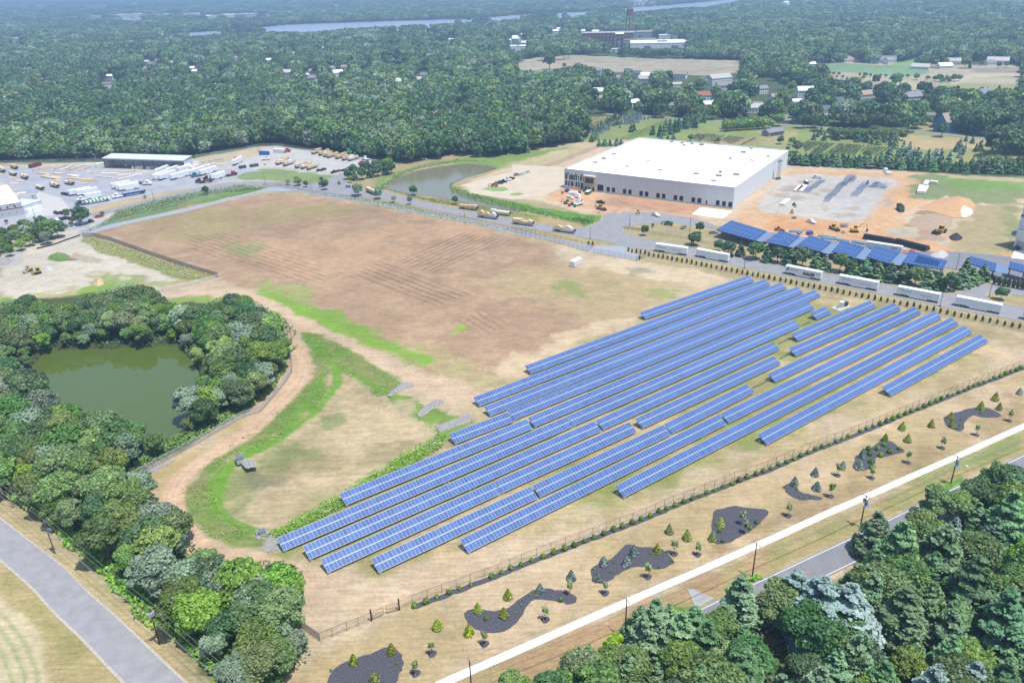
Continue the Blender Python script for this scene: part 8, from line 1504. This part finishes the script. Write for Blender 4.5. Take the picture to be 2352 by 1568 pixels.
for k in range(24):f=k/24;g_=at(*T(3,0,(570+690*f,1255+10*(k%3)+20*f))[0]);vt.append(tree("broadleaf_tree",g_.x,g_.y,8,"olive" if k%3 else "mid","far",wide=1.1))
series(vt,"{c} tree standing clear beyond the warehouse, {n} from the left","tree","single trees of the village and nursery")
wb=[]
wbp=[(1790,357),(2352,402)]
for k in range(46):
 f=k/45;u=190+2200*f;v=1505+62*min(f*1.4,1)+(f>.55)*(f-.55)*55+(k%2)*10;g_=at(*T(3,0,(u,v))[0]);wb.append(tree("pine_tree",g_.x,g_.y,rng.uniform(7,9),"dpine" if k%3 else "pine","mid" if f>0 else "far",wide=1.5))
for k,(u,v,h)in enumerate([(800,1345,5),(850,1345,6),(900,1342,5),(960,1340,6),(1000,1335,5),(1370,1300,7),(1430,1300,5),(1480,1300,6)]):g_=at(*T(2,0,(u,v))[0]);wb.append(tree("pine_tree",g_.x,g_.y,h,"pine","far",wide=1.4))
series(wb,"{c} pine in the windbreak behind the site, {n} from the left","tree","windbreak pines behind the construction site")
rc=[tree("broadleaf_tree",*at(*T(3,0,(u,v))[0]).xy,h,kd,"mid",wide=1.2)for u,v,h,kd in[(2110,1440,22,"dark"),(2200,1480,22,"dark"),(2300,1490,22,"dark"),(2380,1500,22,"dark"),(2180,1410,21,"dark"),(2290,1420,22,"dark"),(2380,1400,22,"dark"),(2030,1545,9,"pale"),(2110,1550,9,"pale"),(2190,1555,9,"pale"),(1975,1550,8,"pale"),(2320,1560,9,"olive"),(2240,1345,18,"dark"),(2350,1330,20,"dark")]]
series(rc,"{c} tree of the right edge grove, {n} from the left","tree","grove at the right edge")
# --- the forest
CLEARV=[RIVER_T+[(1700,1),(1626,15),(1551,18),(1476,26),(1401,27.5),(1338,35),(1251,38),(1176,44),(1038,53),(913,59),(813,64),(713,74),(588,72),(520,76),(455,82),(375,88),(300,92),(150,107),(104,109),(60,112),(30,115),(0,121),(-60,124)],[(1065,164),(1160,156),(1210,137),(1245,130),(1320,126),(1450,133),(1700,139),(1712,146),(1706,160),(1700,168),(1660,176),(1620,178),(1560,176),(1540,160),(1500,163),(1440,155),(1410,152),(1375,160),(1330,144),(1290,155),(1265,163),(1180,163),(1140,166)],[(1852,165),(1895,147),(1960,143),(2040,150),(2100,135),(2160,150),(2240,140),(2352,152),(2352,200),(2300,205),(2200,196),(2160,190),(2080,192),(1990,180),(1940,182),(1900,170)],[(2170,192),(2352,190),(2352,196),(2230,204),(2180,200)],[(225,188),(245,184),(262,196),(292,186),(270,206),(240,208),(220,204)],[(455,204),(480,197),(545,198),(545,202),(490,209)],[(1172,112),(1210,104),(1212,118),(1176,118)],[(1352,80),(1430,80),(1432,100),(1400,98),(1360,90)],[(1430,84),(1470,82),(1585,98),(1575,110),(1500,112),(1425,108)],[(1390,112),(1425,110),(1425,122),(1395,122)]]
HP=[(proj([(o.location.x,o.location.y,4)])[0],o.location.xy)for o in HS]
for p_,g_ in HP:
 s_=1790/math.hypot(g_.x,g_.y,125);CLEARV.append([(p_[0]-10.5*s_,p_[1]-5.5*s_),(p_[0]+10.5*s_,p_[1]-5.5*s_),(p_[0]+10.5*s_,p_[1]+3.6*s_),(p_[0]-10.5*s_,p_[1]+3.6*s_)])
for i,j,u,v,L_,W_,h,*_ in FB_:
 p_=T(i,j,(u,v))[0];g_=at(*p_);s_=1790/math.hypot(g_.x,g_.y,125);CLEARV.append([(p_[0]-L_*.45*s_,p_[1]-(h+6)*s_),(p_[0]+L_*.45*s_,p_[1]-(h+6)*s_),(p_[0]+L_*.45*s_,p_[1]-2*s_),(p_[0]-L_*.45*s_,p_[1]-2*s_)])
FRONT=[(-400,372),(0,372),(120,369),(240,366),(350,362),(440,360),(520,348),(600,332),(650,330),(740,344),(800,356),(845,362),(880,366),(905,378),(950,372),(1010,364),(1040,352),(1080,360),(1120,362),(1170,358),(1230,346),(1300,332),(1340,322),(1336,300),(1330,276),(1345,262),(1400,260),(1470,262),(1560,268),(1680,274),(1790,278),(1840,284),(1910,290),(2050,296),(2105,288),(2110,272),(2150,276),(2160,300),(2290,316),(2400,326),(2800,340)]
OPEN_=[[(1800,250),(1822,250),(1830,262),(1812,275),(1795,280)],[(1835,220),(2120,224),(2115,230),(1835,226)],[(1940,215),(2020,216),(2060,222),(1945,222)],[(1690,228),(1760,230),(1765,240),(1700,240)],[(1740,185),(1830,190),(1840,205),(1960,215),(1950,222),(1850,212),(1750,200)]]
fpoly=[tuple(at(*p).xy)for p in FRONT]
def front_ok(X,Y):
 P=proj(np.stack([X,Y,np.zeros(len(X))],1));xs=np.array([p[0]for p in FRONT]);yv=np.array([p[1]for p in FRONT])
 q=[(-9000,-2000)]+FRONT+[(9000,330),(9000,-2000)]
 return sdist(P[:,0],P[:,1],q)>0,P
def field_pts(r0,r1,gap,hlo,hhi,dens_=1.0):
 lim=math.radians(37);xs=np.arange(-r1*math.sin(lim),r1*math.sin(lim),gap);yy=np.arange(max(r0*.6,200),r1,gap);X,Y=np.meshgrid(xs,yy);X=X.ravel()+rng.uniform(-.45,.45,X.size)*gap;Y=Y.ravel()+rng.uniform(-.45,.45,Y.size)*gap
 rr=np.hypot(X,Y);m=(rr>=r0)&(rr<r1)&(np.abs(np.arctan2(X,Y))<lim);X,Y=X[m],Y[m]
 if dens_<1:k=rng.uniform(0,1,len(X))<dens_;X,Y=X[k],Y[k]
 ok,P0=front_ok(X,Y);X,Y,P0=X[ok],Y[ok],P0[ok];H=rng.uniform(hlo,hhi,len(X))*(.8+.4*vnoise(X*.012,Y*.012,5))
 inb=(P0[:,0]>-70)&(P0[:,0]<2420);X,Y,H,P0=X[inb],Y[inb],H[inb],P0[inb]
 keep=np.ones(len(X),bool);Pt=[P0]+[proj(np.stack([X,Y,H*f],1))for f in(.45,.93)]
 for c in CLEARV+OPEN_:
  cx0,cx1=min(q[0]for q in c),max(q[0]for q in c);cy0,cy1=min(q[1]for q in c),max(q[1]for q in c)
  for q in Pt:
   i_=np.nonzero((q[:,0]>cx0)&(q[:,0]<cx1)&(q[:,1]>cy0)&(q[:,1]<cy1)&keep)[0]
   if len(i_):keep[i_[sdist(q[i_,0],q[i_,1],c)>0]]=False
# village: thinner cover, lawns between the trees
 vil=[(1360,262),(1345,215),(1500,165),(1720,175),(2000,200),(2352,215),(2352,330),(2100,290),(1800,280)]
 iv=sdist(P0[:,0],P0[:,1],vil)>0;keep&=~(iv&(vnoise(X*.03,Y*.03,8)<.40))
 vil2=[(1150,60),(1400,45),(2352,20),(2352,150),(2100,135),(1720,140),(1430,128),(1150,140),(600,120),(560,100)]
 iv=sdist(P0[:,0],P0[:,1],vil2)>0;keep&=~(iv&(vnoise(X*.018,Y*.018,9)<.25))
 return X[keep],Y[keep],H[keep]
FP=[]
for r0,r1,gap,a,b_ in((300,900,7.2,12,20),(900,1700,9.0,12,20),(1700,3000,14,13,21),(3000,5500,26,14,22),(5500,15500,62,16,30)):
 X,Y,H=field_pts(r0,r1,gap,a,b_);wd=H*{7.2:.95,9.0:1.05,14:1.35,26:2.3,62:4.5}[gap];FP.append((X,Y,H,wd,np.full(len(X),gap)))
X,Y,H,WD_,GP=[np.concatenate(q)for q in zip(*FP)]
solo=np.zeros(len(X),bool)
# all the rest: one mass of forest
pc=bpy.data.collections.new("forest_kinds")
protos=[]
for k,(kd,s_)in enumerate([("mid",0),("dark",1),("olive",2),("mid",3),("dark",0),("silver",1),("pale",2),("dark",3),("mid",1),("dpine",0)]):
 me=pine_crown(500+k,900,.10,.27,.08,G[kd],11)if kd=="dpine" else broad_crown(500+k,950,.105,Rw=[.44,.48,.42,.46][s_],nl=[11,13,9,12][s_],base=.16,m=G[kd])
 o=bpy.data.objects.new("kind_%02d"%k,me);pc.objects.link(o);protos.append(o)
fm=bpy.data.meshes.new("forest");i_=np.nonzero(~solo)[0];n=len(i_);fm.vertices.add(n);fm.vertices.foreach_set("co",np.stack([X[i_],Y[i_],np.zeros(n)],1).astype(np.float32).ravel())
a1=fm.attributes.new("size",'FLOAT_VECTOR','POINT');a1.data.foreach_set("vector",np.stack([WD_[i_],WD_[i_],H[i_]],1).astype(np.float32).ravel())
ki=rng.integers(0,9,n);dk=vnoise(X[i_]*.006,Y[i_]*.006,71);ki=np.where((dk>.55)&(rng.uniform(0,1,n)<.6),1+3*rng.integers(0,2,n),ki);ki=np.where(rng.uniform(0,1,n)<.04,9,ki)
a2=fm.attributes.new("pick",'INT','POINT');a2.data.foreach_set("value",ki.astype(np.int32));a3=fm.attributes.new("turn",'FLOAT_VECTOR','POINT');a3.data.foreach_set("vector",np.stack([np.zeros(n),np.zeros(n),rng.uniform(0,6.28,n)],1).astype(np.float32).ravel())
fo=link("forest",fm);tag(fo,kind="stuff")
ng=bpy.data.node_groups.new("forest_scatter",'GeometryNodeTree');ng.interface.new_socket("Geometry",in_out='INPUT',socket_type='NodeSocketGeometry');ng.interface.new_socket("Geometry",in_out='OUTPUT',socket_type='NodeSocketGeometry')
gi=ng.nodes.new("NodeGroupInput");go=ng.nodes.new("NodeGroupOutput");ci=ng.nodes.new("GeometryNodeCollectionInfo");ip=ng.nodes.new("GeometryNodeInstanceOnPoints")
ci.inputs["Collection"].default_value=pc;ci.inputs["Separate Children"].default_value=True;ci.inputs["Reset Children"].default_value=True
def na(nm,ty):q=ng.nodes.new("GeometryNodeInputNamedAttribute");q.data_type=ty;q.inputs["Name"].default_value=nm;return q.outputs["Attribute"]
ng.links.new(gi.outputs[0],ip.inputs["Points"]);ng.links.new(ci.outputs[0],ip.inputs["Instance"]);ip.inputs["Pick Instance"].default_value=True
ng.links.new(na("pick",'INT'),ip.inputs["Instance Index"]);ng.links.new(na("turn",'FLOAT_VECTOR'),ip.inputs["Rotation"]);ng.links.new(na("size",'FLOAT_VECTOR'),ip.inputs["Scale"]);ng.links.new(ip.outputs[0],go.inputs[0])
md=fo.modifiers.new("scatter",'NODES');md.node_group=ng
# houses, grouped as seen
mid_,far_=[o for o in HS if proj([tuple(o.location)])[0][1]>150],[o for o in HS if proj([tuple(o.location)])[0][1]<=150]
series(mid_,"{c} house in the nearer village, {n} from the left","house","houses of the nearer village");series(far_,"{c} house in the far treed band, {n} from the left","house","houses in the far trees")
# --- haze
hz=MB().box(-19000,19000,-260,19000,-8,132).obj("haze",None);tag(hz,kind="stuff")
hm=bpy.data.materials.new("haze_air");t,N,L=nodes(hm);N.remove(N["Principled BSDF"]);v=N.new("ShaderNodeVolumePrincipled");v.inputs["Color"].default_value=(.46,.70,1.0,1);v.inputs["Density"].default_value=HAZE;v.inputs["Anisotropy"].default_value=.2
L.new(v.outputs[0],N["Material Output"].inputs["Volume"]);hz.data.materials.clear();hz.data.materials.append(hm)
print("objects",len(bpy.data.objects),"forest",n,"grid",nx,ny)
